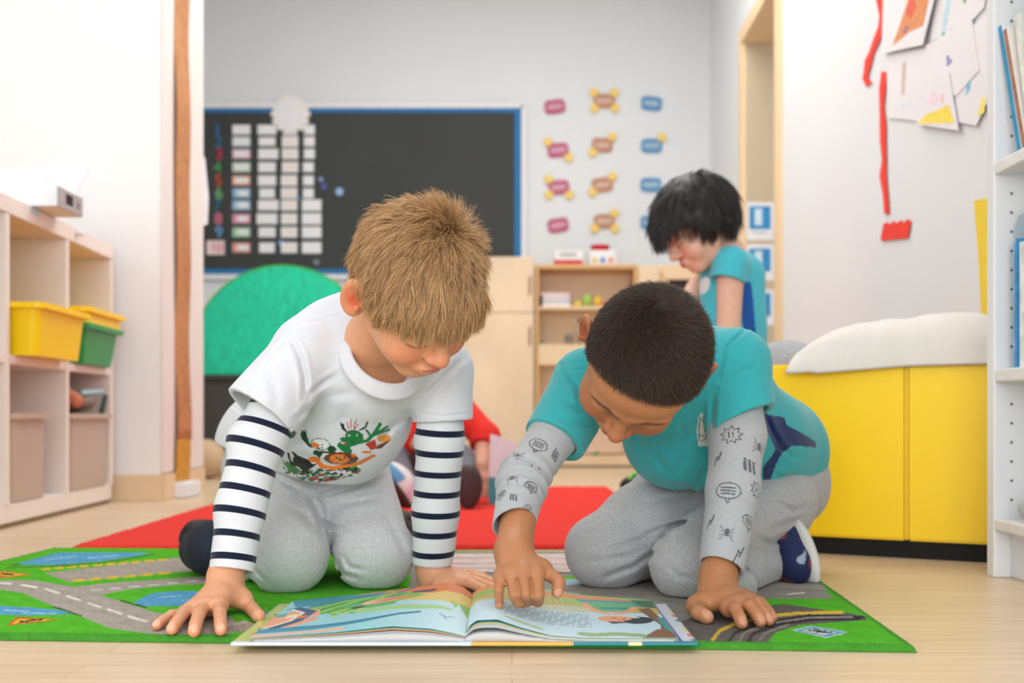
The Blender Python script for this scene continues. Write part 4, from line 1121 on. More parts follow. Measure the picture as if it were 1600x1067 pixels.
# ---- white bookcase on the right
bc = thing('bookcase', 'white bookcase with pegged side at the right edge', 'bookcase', (0.95, 1.6, 0))
KX0, KX1, KY0, KY1 = 0.805, 1.075, 1.10, 1.93
box('side_panel', ((KX0 + KX1) / 2, KY1 - 0.014, 0.55), (KX1 - KX0, 0.028, 1.10), M_WHITEL, bc)
box('side_panel', ((KX0 + KX1) / 2, KY0 + 0.014, 0.55), (KX1 - KX0, 0.028, 1.10), M_WHITEL, bc)
box('back_panel', (KX1 - 0.004, (KY0 + KY1) / 2, 0.56), (0.007, KY1 - KY0 - 0.057, 1.06), M_WHITEL, bc, bevel=0)
box('top_board', ((KX0 + KX1) / 2, (KY0 + KY1) / 2, 1.086), (KX1 - KX0, KY1 - KY0 - 0.057, 0.026), M_WHITEL, bc)
SH = ((0.673, 0.694), (0.3266, 0.348), (0.079, 0.098))
for z0, z1 in SH: box('shelf_board', ((KX0 + KX1) / 2 - 0.003, (KY0 + KY1) / 2, (z0 + z1) / 2), (KX1 - KX0 - 0.008, KY1 - KY0 - 0.057, z1 - z0), mat('warm_white_laminate', (0.80, 0.79, 0.775), 0.4), bc)
box('kick_plate', (KX0 + 0.036, (KY0 + KY1) / 2, 0.0385), (0.016, KY1 - KY0 - 0.057, 0.077), M_WHITEL, bc)
for z in [0.13 + 0.032 * k for k in range(28)]:
    if not any(z0 - 0.01 < z < z1 + 0.01 for z0, z1 in SH):
        bm = bmesh.new(); add_cyl(bm, (KX0 + 0.030, KY1 - 0.0283, z), (KX0 + 0.030, KY1 - 0.0278, z), 0.0026, seg=10)
        link('peg_hole', bm_mesh('peg_hole', bm), mat('peg_grey', lin(110, 116, 112), 0.6), bc)
def shelf_book(foot, lean_top, th_, dep, c_cover, c_spine, label, group):
    """upright book: foot and lean_top are spine points (bottom, top); pages run towards +X"""
    f, tp = np.asarray(foot, float), np.asarray(lean_top, float); up = nrm(tp - f); h_ = np.linalg.norm(tp - f)
    n = nrm(np.cross(up, (1, 0, 0))); n = n if n[1] > 0 else -n; dx = nrm(np.cross(n, up)); dx = dx if dx[0] > 0 else -dx
    t = thing('book', label, 'book', f, group)
    def bx(nm, a, b, c, d, e, g, m):
        bm = bmesh.new(); vs = [bm.verts.new(f + dx * i + n * j + up * k) for k in (e, g) for i, j in ((a, c), (b, c), (b, d), (a, d))]
        for q in ((0, 1, 2, 3), (4, 5, 6, 7), (0, 1, 5, 4), (1, 2, 6, 5), (2, 3, 7, 6), (3, 0, 4, 7)): bm.faces.new([vs[i] for i in q])
        bmesh.ops.recalc_face_normals(bm, faces=bm.faces[:]); link(nm, bm_mesh(nm, bm), m, t)
    mc = mat('cv_%d_%d_%d' % c_cover, lin(*c_cover), 0.4, 0.03); ms = mat('sp_%d_%d_%d' % c_spine, lin(*c_spine), 0.45, 0.25, 40)
    bx('cover', 0.002, dep, 0, th_ * 0.12, 0, h_, mc); bx('cover', 0.002, dep, th_ * 0.88, th_, 0, h_, mc); bx('spine', 0, 0.002, 0, th_, 0, h_, ms); bx('pages', 0.0022, dep - 0.006, th_ * 0.13, th_ * 0.87, 0.004, h_ - 0.004, M_PAPER)
zA, zB, zC = SH[0][1] + 0.0006, SH[1][1] + 0.0006, SH[2][1] + 0.0006
for (y, ty, x, tx, th_, h_, c, s_, lb) in ((1.856, 1.892, 0.830, 0.812, 0.009, 0.225, (232, 238, 240), (40, 150, 196), 'thin white picture book with a blue spine leaning on the side panel, top right shelf'),
                                        (1.842, 1.878, 0.832, 0.814, 0.008, 0.215, (236, 230, 220), (170, 120, 96), 'thin cream book with a brown spine leaning behind the blue spined one'),
                                        (1.815, 1.845, 0.834, 0.822, 0.018, 0.23, (238, 240, 232), (232, 236, 226), 'wide white book leaning third from the side panel'),
                                        (1.785, 1.81, 0.838, 0.824, 0.014, 0.25, (40, 110, 140), (30, 100, 130), 'dark teal book cut by the right edge of the photo')):
    shelf_book((x, y, zA), (tx, ty, zA + h_), th_, 0.19, c, s_, lb, 'books on the upper shelf of the white bookcase')
for (y, x, th_, h_, c, s_, lb) in ((1.870, 0.826, 0.006, 0.205, (150, 190, 220), (130, 178, 214), 'pale blue booklet nearest the pegged side panel, middle shelf'), (1.860, 0.826, 0.005, 0.212, (60, 150, 206), (46, 140, 200), 'bright blue thin book on the middle shelf'),
                                  (1.846, 0.828, 0.010, 0.205, (240, 240, 240), (232, 232, 232), 'thin white book right of the bright blue one'), (1.832, 0.826, 0.012, 0.20, (238, 240, 234), (228, 234, 226), 'white book with a greenish spine on the middle shelf'), (1.812, 0.83, 0.018, 0.21, (240, 242, 240), (222, 232, 226), 'thick white book at the right edge of the middle shelf')):
    shelf_book((x, y, zB), (x, y + 0.001, zB + h_), th_, 0.16, c, s_, lb, 'books on the middle shelf of the white bookcase')
t = thing('magazine_file', 'clear plastic magazine file behind the middle shelf books', 'file', (0.93, 1.885, zB))
bm = bmesh.new(); add_prism(bm, [(0.835, 1.8835, zB), (1.05, 1.8835, zB), (1.05, 1.8835, zB + 0.262), (0.86, 1.8835, zB + 0.262), (0.842, 1.8835, zB + 0.255), (0.835, 1.8835, zB + 0.235)], (0, 0.004, 0))
link('file_side', bm_mesh('file_side', bm), mat('frosted_plastic', lin(206, 220, 230), 0.3, 0.01, trans=0.4), t)
s = SDF(); q = np.array([0.838, 1.80, zC + 0.026]); s.u(ell(q, (0.026, 0.05, 0.028)), 0.01); s.disp.append(lambda P: 0.005 * wob(P, 90, 4)); s.cut(plane((0, 0, zC), (0, 0, -1)), 0.002)
tag(link('cloth', s.mesh('cloth', 0.003), mat('grey_cloth', lin(190, 194, 196), 0.9, 0.1)), 'crumpled pale grey cloth on the lowest bookcase shelf', 'cloth')

# ---- children's drawings and red paper on the right wall
def RWp(px, py, off=0.0):
    Y = FPX * 0.989 / ((px - 800) - 35); X = xr(Y) - off
    return np.array([X, Y, CAMH + (HZ - py) * Y / FPX])
rn = np.array([-1, 0.0197, 0])
def wall_sheet(name, pts, off, material, label=None, cat='drawing', parent=None, th=0.0012, group=None):
    bm = bmesh.new(); add_prism(bm, [RWp(x, y, off) for x, y in pts], rn * th)
    o = link(name, bm_mesh(name, bm), material, parent)
    if label: tag(o, label, cat, group)
    return o
M_RP = mat('red_paper', lin(240, 62, 44), 0.8, 0.05, 12)
GA = "children's drawings pinned to the right wall"
s2 = wall_sheet('drawing', [(1470, -60), (1552, -60), (1540, 12), (1524, 30), (1456, 66)], 0.003, M_PAPER, 'white drawing with a pale blue streak, highest beside the bookcase', group=GA)
s4 = wall_sheet('drawing', [(1388, 84), (1494, 70), (1502, 196), (1390, 184)], 0.004, M_PAPER, 'white drawing with a thin brown line beside the red paper strip', group=GA)
s6 = wall_sheet('drawing', [(1500, 60), (1550, 20), (1552, 150), (1530, 196), (1496, 190)], 0.006, M_PAPER, 'white drawing with a blue stroke and yellow patch next to the bookcase', group=GA)
s3 = wall_sheet('drawing', [(1452, 72), (1524, 28), (1536, 110), (1500, 150), (1450, 130)], 0.008, M_PAPER, 'white sheet with a purple handwritten letter, in the middle of the drawings', group=GA)
s5 = wall_sheet('drawing', [(1450, 118), (1490, 112), (1506, 204), (1439, 194)], 0.011, M_PAPER, 'white drawing with a yellow painted bottom, lowest of the drawings', group=GA)
s1 = wall_sheet('drawing', [(1390, -60), (1484, -60), (1451, 70), (1386, 84)], 0.014, M_PAPER, 'white drawing with an orange figure at the top beside the red strip', group=GA)
def mark(par, pts, off, c, nm='painted_mark'):
    wall_sheet(nm, pts, off, mat('crayon_%d_%d_%d' % c, lin(*c), 0.9, 0.15, 60), parent=par, th=0.0003)
mark(s1, [(1403, 72), (1416, 36), (1428, 0), (1438, -40), (1470, -40), (1452, 40), (1430, 50)], 0.0154, (224, 150, 100)); mark(s1, [(1424, 20), (1434, -10), (1442, 10), (1432, 30)], 0.0158, (222, 110, 84)); mark(s1, [(1419, 52), (1426, 38), (1429, 42), (1424, 52)], 0.0158, (150, 124, 140))
mark(s2, [(1474, 46), (1482, 0), (1490, -10), (1484, 30), (1480, 50)], 0.0044, (196, 226, 240)); mark(s2, [(1473, 60), (1476, 48), (1480, 52), (1477, 62)], 0.0044, (120, 180, 120)); mark(s2, [(1482, 56), (1488, 44), (1493, 48), (1488, 58)], 0.0044, (236, 200, 222)); mark(s2, [(1508, 4), (1510, -6), (1514, -4), (1511, 6)], 0.0044, (120, 170, 120))
mark(s4, [(1411, 148), (1414, 98), (1419, 96), (1416, 148)], 0.0054, (206, 190, 186)); mark(s4, [(1398, 168), (1426, 158), (1430, 164), (1404, 170)], 0.0054, (222, 232, 238))
mark(s6, [(1514, 150), (1518, 112), (1524, 108), (1521, 138)], 0.0074, (120, 206, 232)); mark(s6, [(1532, 182), (1540, 152), (1546, 152), (1543, 176)], 0.0074, (246, 230, 120))
mark(s5, [(1441, 193), (1456, 178), (1474, 172), (1490, 163), (1500, 192)], 0.0124, (248, 226, 96)); mark(s5, [(1456, 160), (1466, 142), (1474, 150), (1468, 166)], 0.0124, (246, 222, 232)); mark(s5, [(1478, 160), (1480, 146), (1483, 148), (1482, 162)], 0.0124, (236, 196, 184))
pm = RWp(1489, 90, 0.0098)
RM = Matrix(((-0.0197, 0, -1), (-1, 0, 0.0197), (0, 1, 0))).to_4x4()
stand_text('handwriting', 'a,', 0.052, pm, mat('purple_ink', lin(110, 104, 186), 0.8), s3, 0.0006, RM @ Matrix.Rotation(0.2, 4, 'Z'))
def ribbon(pts, w, label, off=0.004):
    L, R = [], []
    for i, (x, y) in enumerate(pts):
        a = pts[max(i - 1, 0)]; b = pts[min(i + 1, len(pts) - 1)]; d = math.hypot(b[0] - a[0], b[1] - a[1]); nx, ny = -(b[1] - a[1]) / d, (b[0] - a[0]) / d
        ww = w * (1 + 0.25 * math.sin(i * 2.3)); L.append((x + nx * ww, y + ny * ww)); R.append((x - nx * ww, y - ny * ww))
    wall_sheet('paper_strip', L + R[::-1], off, M_RP, label, 'paper strip')
ribbon([(1376, -60), (1377, 0), (1380, 25), (1380, 42), (1372, 62), (1364, 82), (1359, 96), (1356, 112), (1354, 122), (1360, 132)], 4.6, 'curved red paper strip hanging left of the drawings')
ribbon([(1384, 112), (1381, 140), (1380, 165), (1382, 195), (1382, 220), (1384, 250), (1382, 275), (1386, 305), (1388, 334)], 4.2, 'long straight red paper strip hanging below the drawings')
wall_sheet('paper_piece', [(1378, 376), (1383, 350), (1389, 347), (1393, 351), (1399, 345), (1404, 349), (1410, 344), (1415, 348), (1421, 342), (1426, 345), (1421, 372)], 0.004, M_RP, 'red paper piece with a jagged top at the foot of the long strip', 'paper')
wall_sheet('paper_piece', [(1525, 314), (1560, 306), (1560, 520), (1537, 500), (1532, 400)], 0.004, mat('yellow_paper', lin(240, 212, 60), 0.8, 0.05), 'tall yellow paper on the wall beside the bookcase', 'paper')
# posters on the far side of the door opening
def door_rect(name, px0, px1, py0, py1, off, material, parent):
    Yp = YD1 - off; a, b = W(px0, py1, Yp), W(px1, py0, Yp)
    return box(name, ((a[0] + b[0]) / 2, Yp, (a[2] + b[2]) / 2), (b[0] - a[0], 0.0007, b[2] - a[2]), material, parent, bevel=0)
for (x0, x1, y0, y1, lb) in ((1167, 1209, 316, 375, 'blue and white poster seen through the doorway, topmost of three'), (1167, 1209, 382, 438, 'blue and white poster in the doorway, middle of three'), (1167, 1209, 452, 508, 'blue and white poster in the doorway, lowest of three')):
    o = door_rect('poster', x0, x1, y0, y1, 0.0034, M_PAPER, None); tag(o, lb, 'poster', 'posters beyond the doorway')
    door_rect('picture', x0 + 4, x1 - 5, y0 + 6, y0 + 42, 0.0048, mat('poster_blue', lin(46, 140, 196), 0.6, 0.12, 20), o)
    door_rect('figure', x0 + 12, x1 - 18, y0 + 10, y0 + 36, 0.0062, mat('poster_pale', lin(206, 226, 238), 0.6, 0.1, 30), o)
    door_rect('caption', x0 + 8, x1 - 12, y0 + 46, y0 + 48, 0.0048, mat('poster_grey', lin(170, 180, 196), 0.6), o)
# ================================================================ people
QUICK = 1.0            # >1 coarsens the sculpted surfaces

class Head:
    def __init__(s, c, fwd, up, sc=1.0, ear=1.0):
        s.ear = ear; s.CR = (0, -0.008, 0.018, 0.0725, 0.091, 0.083)
        s.c = np.asarray(c, float); s.F = nrm(fwd)
        up = np.asarray(up, float); s.U = nrm(up - s.F * (up @ s.F)); s.L = np.cross(s.U, s.F); s.sc = sc
        s.M = np.stack([s.L, s.F, s.U])
    def p(s, x, y, z): return s.c + s.sc * (x * s.L + y * s.F + z * s.U)
    def loc(s, P): return (P - s.c) @ s.M.T / s.sc
    def e(s, x, y, z, rx, ry, rz, M=None): return ell(s.p(x, y, z), np.array([rx, ry, rz]) * s.sc, s.M if M is None else M)
    def k(s, a, b, ra, rb): return cone(s.p(*a), s.p(*b), ra * s.sc, rb * s.sc)
    def cranium(s, grow=0.0):
        x, y, z, a, b, c = s.CR
        return ell(s.p(x, y, z), (np.array([a, b, c]) + grow) * s.sc, s.M)

def head_ops(sd, h, neck_base, neck_r=0.044):
    sd.u(h.cranium(), 0.01)
    sd.u(h.e(0, 0.030, -0.042, 0.056, 0.054, 0.058), 0.03)               # face mass
    sd.u(h.e(0, 0.058, 0.024, 0.050, 0.028, 0.036), 0.03)                # forehead
    sd.u(h.e(0, 0.064, -0.086, 0.022, 0.019, 0.016), 0.022)              # chin
    for q in (-1, 1):
        sd.u(h.e(q * 0.036, 0.055, -0.046, 0.025, 0.027, 0.026), 0.022)  # cheek
        sd.u(h.k((q * 0.045, 0.0, -0.055), (q * 0.016, 0.058, -0.088), 0.016, 0.014), 0.02)   # jaw
    for q in (-1, 1):
        sd.sub(h.e(q * 0.031, 0.096, -0.008, 0.019, 0.014, 0.012), 0.012)   # eye hollow
        sd.u(h.e(q * 0.031, 0.0745, -0.011, 0.0165, 0.0135, 0.0125), 0.004)  # lowered eyelid
        sd.u(h.k((q * 0.012, 0.088, 0.0085), (q * 0.045, 0.076, 0.0105), 0.006, 0.005), 0.012)  # brow ridge
        sd.sub(h.k((q * 0.018, 0.0895, -0.0205), (q * 0.044, 0.080, -0.0185), 0.0011, 0.0010), 0.003)  # lash line
    sd.u(h.k((0, 0.085, 0.002), (0, 0.098, -0.030), 0.0075, 0.0095), 0.012)   # nose bridge
    sd.u(h.e(0, 0.1005, -0.036, 0.0115, 0.0115, 0.0105), 0.008)          # nose tip
    for q in (-1, 1):
        sd.u(h.e(q * 0.0115, 0.0925, -0.039, 0.0075, 0.0085, 0.0072), 0.006)
        sd.sub(h.e(q * 0.006, 0.097, -0.0475, 0.0034, 0.004, 0.003), 0.003)
    sd.u(h.e(0, 0.083, -0.066, 0.021, 0.011, 0.010), 0.014)              # mouth mass
    sd.u(h.e(0, 0.0915, -0.0615, 0.017, 0.005, 0.0042), 0.005)           # upper lip
    sd.u(h.e(0, 0.0900, -0.0695, 0.015, 0.0055, 0.0048), 0.005)          # lower lip
    sd.sub(h.k((-0.017, 0.094, -0.0655), (0.017, 0.094, -0.0655), 0.0010, 0.0010), 0.003)
    for q in (-1, 1):                                                    # ears
        a = math.radians(32)
        n = nrm(q * math.cos(a) * h.L - math.sin(a) * -h.F * 0 + math.sin(a) * h.F)   # ear face normal, turned forward
        f = nrm(np.cross(n, h.U)) * (1 if q > 0 else 1)
        t = nrm(np.cross(n, f))
        M = np.stack([n, np.cross(t, n), t])
        if not h.ear: continue
        es = h.sc * h.ear
        cen = h.p(q * (0.0835 - 0.016 * (1 - h.ear)), -0.012, -0.014)
        sd.u(ell(cen, np.array([0.0062, 0.0175, 0.030]) * es, M), 0.005)
        sd.u(ell(cen - 0.008 * h.sc * q * h.L * 1.0, np.array([0.010, 0.012, 0.020]) * es, M), 0.006)
        sd.sub(ell(cen + (n * 0.0062 + h.F * 0.002 + h.U * 0.002) * es, np.array([0.0074, 0.0122, 0.0212]) * es, M), 0.003)
        sd.u(ell(cen + (n * 0.002 - h.F * 0.005 + h.U * 0.005) * es, np.array([0.0030, 0.0032, 0.013]) * es, M), 0.003)   # antihelix
        sd.u(ell(cen + (n * 0.0025 + h.F * 0.0115 - h.U * 0.005) * es, np.array([0.0026, 0.003, 0.0055]) * es, M), 0.008)    # tragus
    sd.u(cone(h.p(0, -0.022, -0.045), neck_base, neck_r * h.sc, neck_r * 1.12 * h.sc), 0.02)

def hand_ops(sd, wrist, fingers, thumb, palm_r=0.0115, k=0.0035):
    """fingers: list of (joint list, r0, r1); thumb likewise"""
    w = np.asarray(wrist, float)
    mc = [np.asarray(f[0][0], float) for f in fingers]
    for m in mc:
        sd.u(cone(w + (m - w) * 0.12, m, palm_r * 1.25, palm_r * 0.92), 0.012)
    for a, b in zip(mc, mc[1:]):
        sd.u(cone(a, b, palm_r * 0.8, palm_r * 0.8), 0.008)
    tj = [np.asarray(q, float) for q in thumb[0]]
    sd.u(cone(w + (tj[0] - w) * 0.2, tj[0], palm_r * 1.1, palm_r * 1.05), 0.012)
    sd.u(cone(tj[0], (mc[0] + w) / 2, palm_r, palm_r), 0.012)
    for js, r0, r1 in list(fingers) + [thumb]:
        js = [np.asarray(q, float) for q in js]
        n = len(js) - 1
        for i in range(n):
            ra = r0 + (r1 - r0) * i / n; rb = r0 + (r1 - r0) * (i + 1) / n
            sd.u(cone(js[i], js[i + 1], ra * 1.05, rb * 1.05), 0.0015 if i else 0.006)

def nail_marks(fingers_up):
    """list of (tip, dir, dorsal, size)"""
    return [(np.asarray(t, float), nrm(d), nrm(u), s) for t, d, u, s in fingers_up]

def skin_color(me, base, h=None, nails=(), blush=(), brow=None, lips=(0.55, 0.2, 0.17), ear=1.0, lash=(0.03, 0.018, 0.012), hairmask=None, blush_k=1.0):
    V = verts_of(me); Nn = normals_of(me)
    col = np.tile(np.asarray(base, float), (len(V), 1))
    col *= (1 + 0.05 * wob(V, 60, 3))[:, None]
    red = np.array([1.06, 0.80, 0.76])
    for c, r, a in blush:
        w = np.exp(-((V - c) ** 2).sum(1) / r ** 2) * a
        col = col * (1 - w[:, None]) + col * red * w[:, None]
    if h is not None:
        q = h.loc(V)
        for sx in (-1, 1):
            for (x, y, z, r, a) in ((sx * 0.040, 0.075, -0.045, 0.024, 1.0), (sx * 0.083, -0.012, -0.014, 0.026, 1.2 * ear), (0, 0.105, -0.038, 0.014, 0.6)):
                w = np.clip(np.exp(-(((q - (x, y, z)) ** 2).sum(1)) / r ** 2) * a * blush_k, 0, 1)[:, None]
                col = col * (1 - w) + col * red * w
            if h.ear:
                w = np.clip(np.exp(-((q - (sx * 0.084, -0.008, -0.016)) ** 2 / np.array([0.012, 0.009, 0.014]) ** 2).sum(1)) * 1.3, 0, 1)[:, None]
                col = col * (1 - w) + col * np.array([0.92, 0.52, 0.46]) * w  # shade and reddish glow of the ear hollow put into the skin colour
            d = d_line(np.abs(q[:, 0]), q[:, 2], [(0.0175, -0.0205), (0.031, -0.0222), (0.0455, -0.0185)])
            m = np.clip(1.3 - d / 0.0014, 0, 0.85) * ((q[:, 1] > 0.05) & (q[:, 1] < 0.11) & (q[:, 0] * sx > 0)); m = m[:, None]
            col = col * (1 - m) + np.asarray(lash) * m
            if brow is not None:
                d = d_line(np.abs(q[:, 0]), q[:, 2], [(0.010, 0.009), (0.026, 0.0145), (0.048, 0.011)])
                m = np.clip(1.2 - d / brow[1], 0, 1) * (q[:, 1] > 0.04) * (q[:, 1] < 0.11) * (q[:, 0] * sx > 0)
                m = m * (0.75 + 0.25 * wob(V, 900, 5)); m = np.clip(m, 0, 1)[:, None]
                col = col * (1 - m) + np.asarray(brow[0]) * m
        if hairmask is not None:
            zl = np.interp(q[:, 1], [p[0] for p in hairmask[0]], [p[1] for p in hairmask[0]])
            m = np.clip((q[:, 2] - zl + 0.010) / 0.026, 0, 1) * (np.abs(q[:, 0]) < 0.078)
            m = np.clip(m * (1 + 0.35 * wob(V, 700, 77)), 0, 1)[:, None]
            col = col * (1 - m) + np.asarray(hairmask[1]) * m
        m = (((q[:, 0] / 0.016) ** 2 + ((q[:, 2] + 0.0657) / 0.0078) ** 2) < 1) & (q[:, 1] > 0.086) & (q[:, 1] < 0.115)
        col[m] = np.asarray(lips)
    for t, d, u, s in nails:
        r = V - t
        a = r @ d; b = r @ np.cross(d, u)
        m = ((a / (s * 0.95)) ** 2 + (b / (s * 0.75)) ** 2 < 1) & (Nn @ u > 0.25) & (np.abs(r @ u) < 0.012)
        col[m] = np.clip(np.asarray(base) * np.array([1.10, 1.12, 1.25]) + np.array([0.08, 0.06, 0.06]), 0, 0.9)
    set_color(me, np.clip(col, 0.005, 0.95))

def hair_cap(h, t, line, soft=0.008, res=0.003, noise=0.0, name='hair'):
    ly = [p[0] for p in line]; lz = [p[1] for p in line]
    def mask(P):
        q = h.loc(P)
        z = np.interp(q[:, 1], ly, lz)
        x = np.clip((q[:, 2] - z) / soft + 0.5, 0, 1)
        return x * x * (3 - 2 * x)
    sd = SDF(); sd.u(h.cranium(), 0.01)
    sd.u(h.e(0, 0.058, 0.024, 0.050, 0.028, 0.036), 0.03)
    def disp(P):
        m = mask(P); o = -(t * m) + 0.007 * (1 - m)
        if noise: o = o + noise * m * wob(P, 140, 11)
        return o
    sd.disp.append(disp)
    return sd.mesh(name, res * QUICK), mask

def grow(h, roots, nor, flow, length, lift0, lift1, k=6, noise=0.15, grav=0.0, off=0.002, tip_noise=0.0, clump=0):
    n = len(roots); P = roots.copy(); out = [P.copy()]
    jit = RNG.normal(size=(n, 3)) * noise
    if clump:
        ci = RNG.integers(0, clump, n)
        # strands share the jitter of a near clump centre
        cent = roots[RNG.choice(n, clump, replace=False)]
        cj = RNG.normal(size=(clump, 3)) * noise * 1.6
        for a in range(0, n, 2000):
            d = ((roots[a:a + 2000, None] - cent[None]) ** 2).sum(-1)
            jit[a:a + 2000] = cj[d.argmin(1)] + jit[a:a + 2000] * 0.45
    x, y, z, ra, rb, rc = h.CR
    cc = h.p(x, y, z); rr = np.array([ra, rb, rc]) * h.sc + off
    for i in range(k - 1):
        f = i / max(k - 2, 1)
        q = (P - cc) @ h.M.T
        g = q / rr ** 2; g = g / (np.linalg.norm(g, axis=1)[:, None] + 1e-9); nn = g @ h.M
        t = flow(P, nn)
        lf = (lift0 * (1 - f) + lift1 * f)
        lf = lf[:, None] if np.ndim(lf) else lf
        d = nn * lf + t * (1 - lf) + jit + np.array([0, 0, -grav])
        d = d / (np.linalg.norm(d, axis=1)[:, None] + 1e-9)
        P = P + d * (length / (k - 1))[:, None]
        q = (P - cc) @ h.M.T
        k0 = np.sqrt(((q / rr) ** 2).sum(1)); m = k0 < 1
        q[m] /= k0[m][:, None]
        P = cc + q @ h.M
        out.append(P.copy())
    return np.stack(out, 1)

def sample_roots(me, mask, n, thr=0.6, inset=0.002):
    V = verts_of(me); Nn = normals_of(me)
    ok = np.nonzero(mask(V) > thr)[0]
    i = RNG.choice(ok, n, replace=True)
    P = V[i] + RNG.normal(size=(n, 3)) * 0.0016 - Nn[i] * inset
    return P, Nn[i]

def whorl_flow(h, w, swirl=0.3):
    wv = nrm(w[0] * h.L + w[1] * h.F + w[2] * h.U)
    x, y, z, *_ = h.CR
    cc = h.p(x, y, z)
    def flow(P, nn):
        v = P - cc - wv * 0.085 * h.sc
        t = v - nn * (v * nn).sum(1)[:, None]
        t = t / (np.linalg.norm(t, axis=1)[:, None] + 1e-9)
        sw = np.cross(nn, t)
        o = t + swirl * sw
        return o / (np.linalg.norm(o, axis=1)[:, None] + 1e-9)
    return flow, cc + wv * 0.085 * h.sc

HAIRLINE = [(-0.10, -0.070), (-0.06, -0.066), (-0.035, -0.030), (-0.022, 0.004), (0.0, 0.012), (0.008, -0.006), (0.024, -0.010), (0.034, 0.020), (0.052, 0.036), (0.075, 0.052), (0.10, 0.060)]

M_SKIN1 = mat('fair_skin', (1, 1, 1), 0.48, 0.04, 90, bump=0.05, bump_scale=900, sss=0.22, attr='col', spec=0.4)
M_SKIN2 = mat('brown_skin', (1, 1, 1), 0.45, 0.04, 90, bump=0.05, bump_scale=900, sss=0.14, attr='col', spec=0.4)

def cloth_mat(name, color, attr=None, weave=900, var=0.03, vscale=60, bump=0.12, rough=0.9, heather=0.0, stretch=None):
    return mat(name, color, rough, var + heather, vscale if not heather else 260, bump, weave, sheen=0.25, attr=attr, spec=0.15, stretch=stretch)

M_WHITE = cloth_mat('white_jersey', (0.84, 0.85, 0.87), attr='col')
M_GREY = cloth_mat('grey_marl', (0.50, 0.50, 0.505), heather=0.20, stretch=(1, 1, 3.0))
M_TEAL = cloth_mat('teal_pique', (0.02, 0.36, 0.38), attr='col', weave=700, bump=0.25)

# ---------------------------------------------------------------- first boy: white T-shirt, striped sleeves
def stripe_mat():
    m = bpy.data.materials.new('striped_jersey'); m.use_nodes = True
    N = m.node_tree.nodes; L = m.node_tree.links; b = N['Principled BSDF']
    b.inputs['Roughness'].default_value = 0.9; b.inputs['Sheen Weight'].default_value = 0.2; b.inputs['Specular IOR Level'].default_value = 0.15
    at = N.new('ShaderNodeAttribute'); at.attribute_name = 'arm_s'
    def mth(op, a, v=None):
        n = N.new('ShaderNodeMath'); n.operation = op
        if isinstance(a, float): n.inputs[0].default_value = a
        else: L.new(a, n.inputs[0])
        if v is not None:
            if isinstance(v, float): n.inputs[1].default_value = v
            else: L.new(v, n.inputs[1])
        return n.outputs[0]
    x = mth('ADD', at.outputs['Fac'], 0.015 - 0.0175)
    fr = mth('MODULO', mth('ADD', x, 0.31), 0.031)
    d = mth('ABSOLUTE', mth('SUBTRACT', fr, 0.015))
    st = mth('LESS_THAN', d, 0.0046)
    nz = N.new('ShaderNodeTexNoise'); nz.inputs['Scale'].default_value = 700
    mx = N.new('ShaderNodeMix'); mx.data_type = 'RGBA'
    mx.inputs['A'].default_value = (0.71, 0.72, 0.74, 1); mx.inputs['B'].default_value = (*lin(22, 30, 52), 1)
    L.new(st, mx.inputs['Factor']); L.new(mx.outputs['Result'], b.inputs['Base Color'])
    bp = N.new('ShaderNodeBump'); bp.inputs['Strength'].default_value = 0.12; bp.inputs['Distance'].default_value = 0.002
    L.new(nz.outputs['Fac'], bp.inputs['Height']); L.new(bp.outputs['Normal'], b.inputs['Normal'])
    return m

def sleeve_fold(pts, amp, freq, seed):
    """ring folds across a sleeve axis"""
    def g(P):
        s, d = along(P, pts)
        return amp * np.sin(s * freq + 2.2 * wob(P, 14, seed)) * (0.6 + 0.4 * wob(P, 22, seed + 1))
    return g

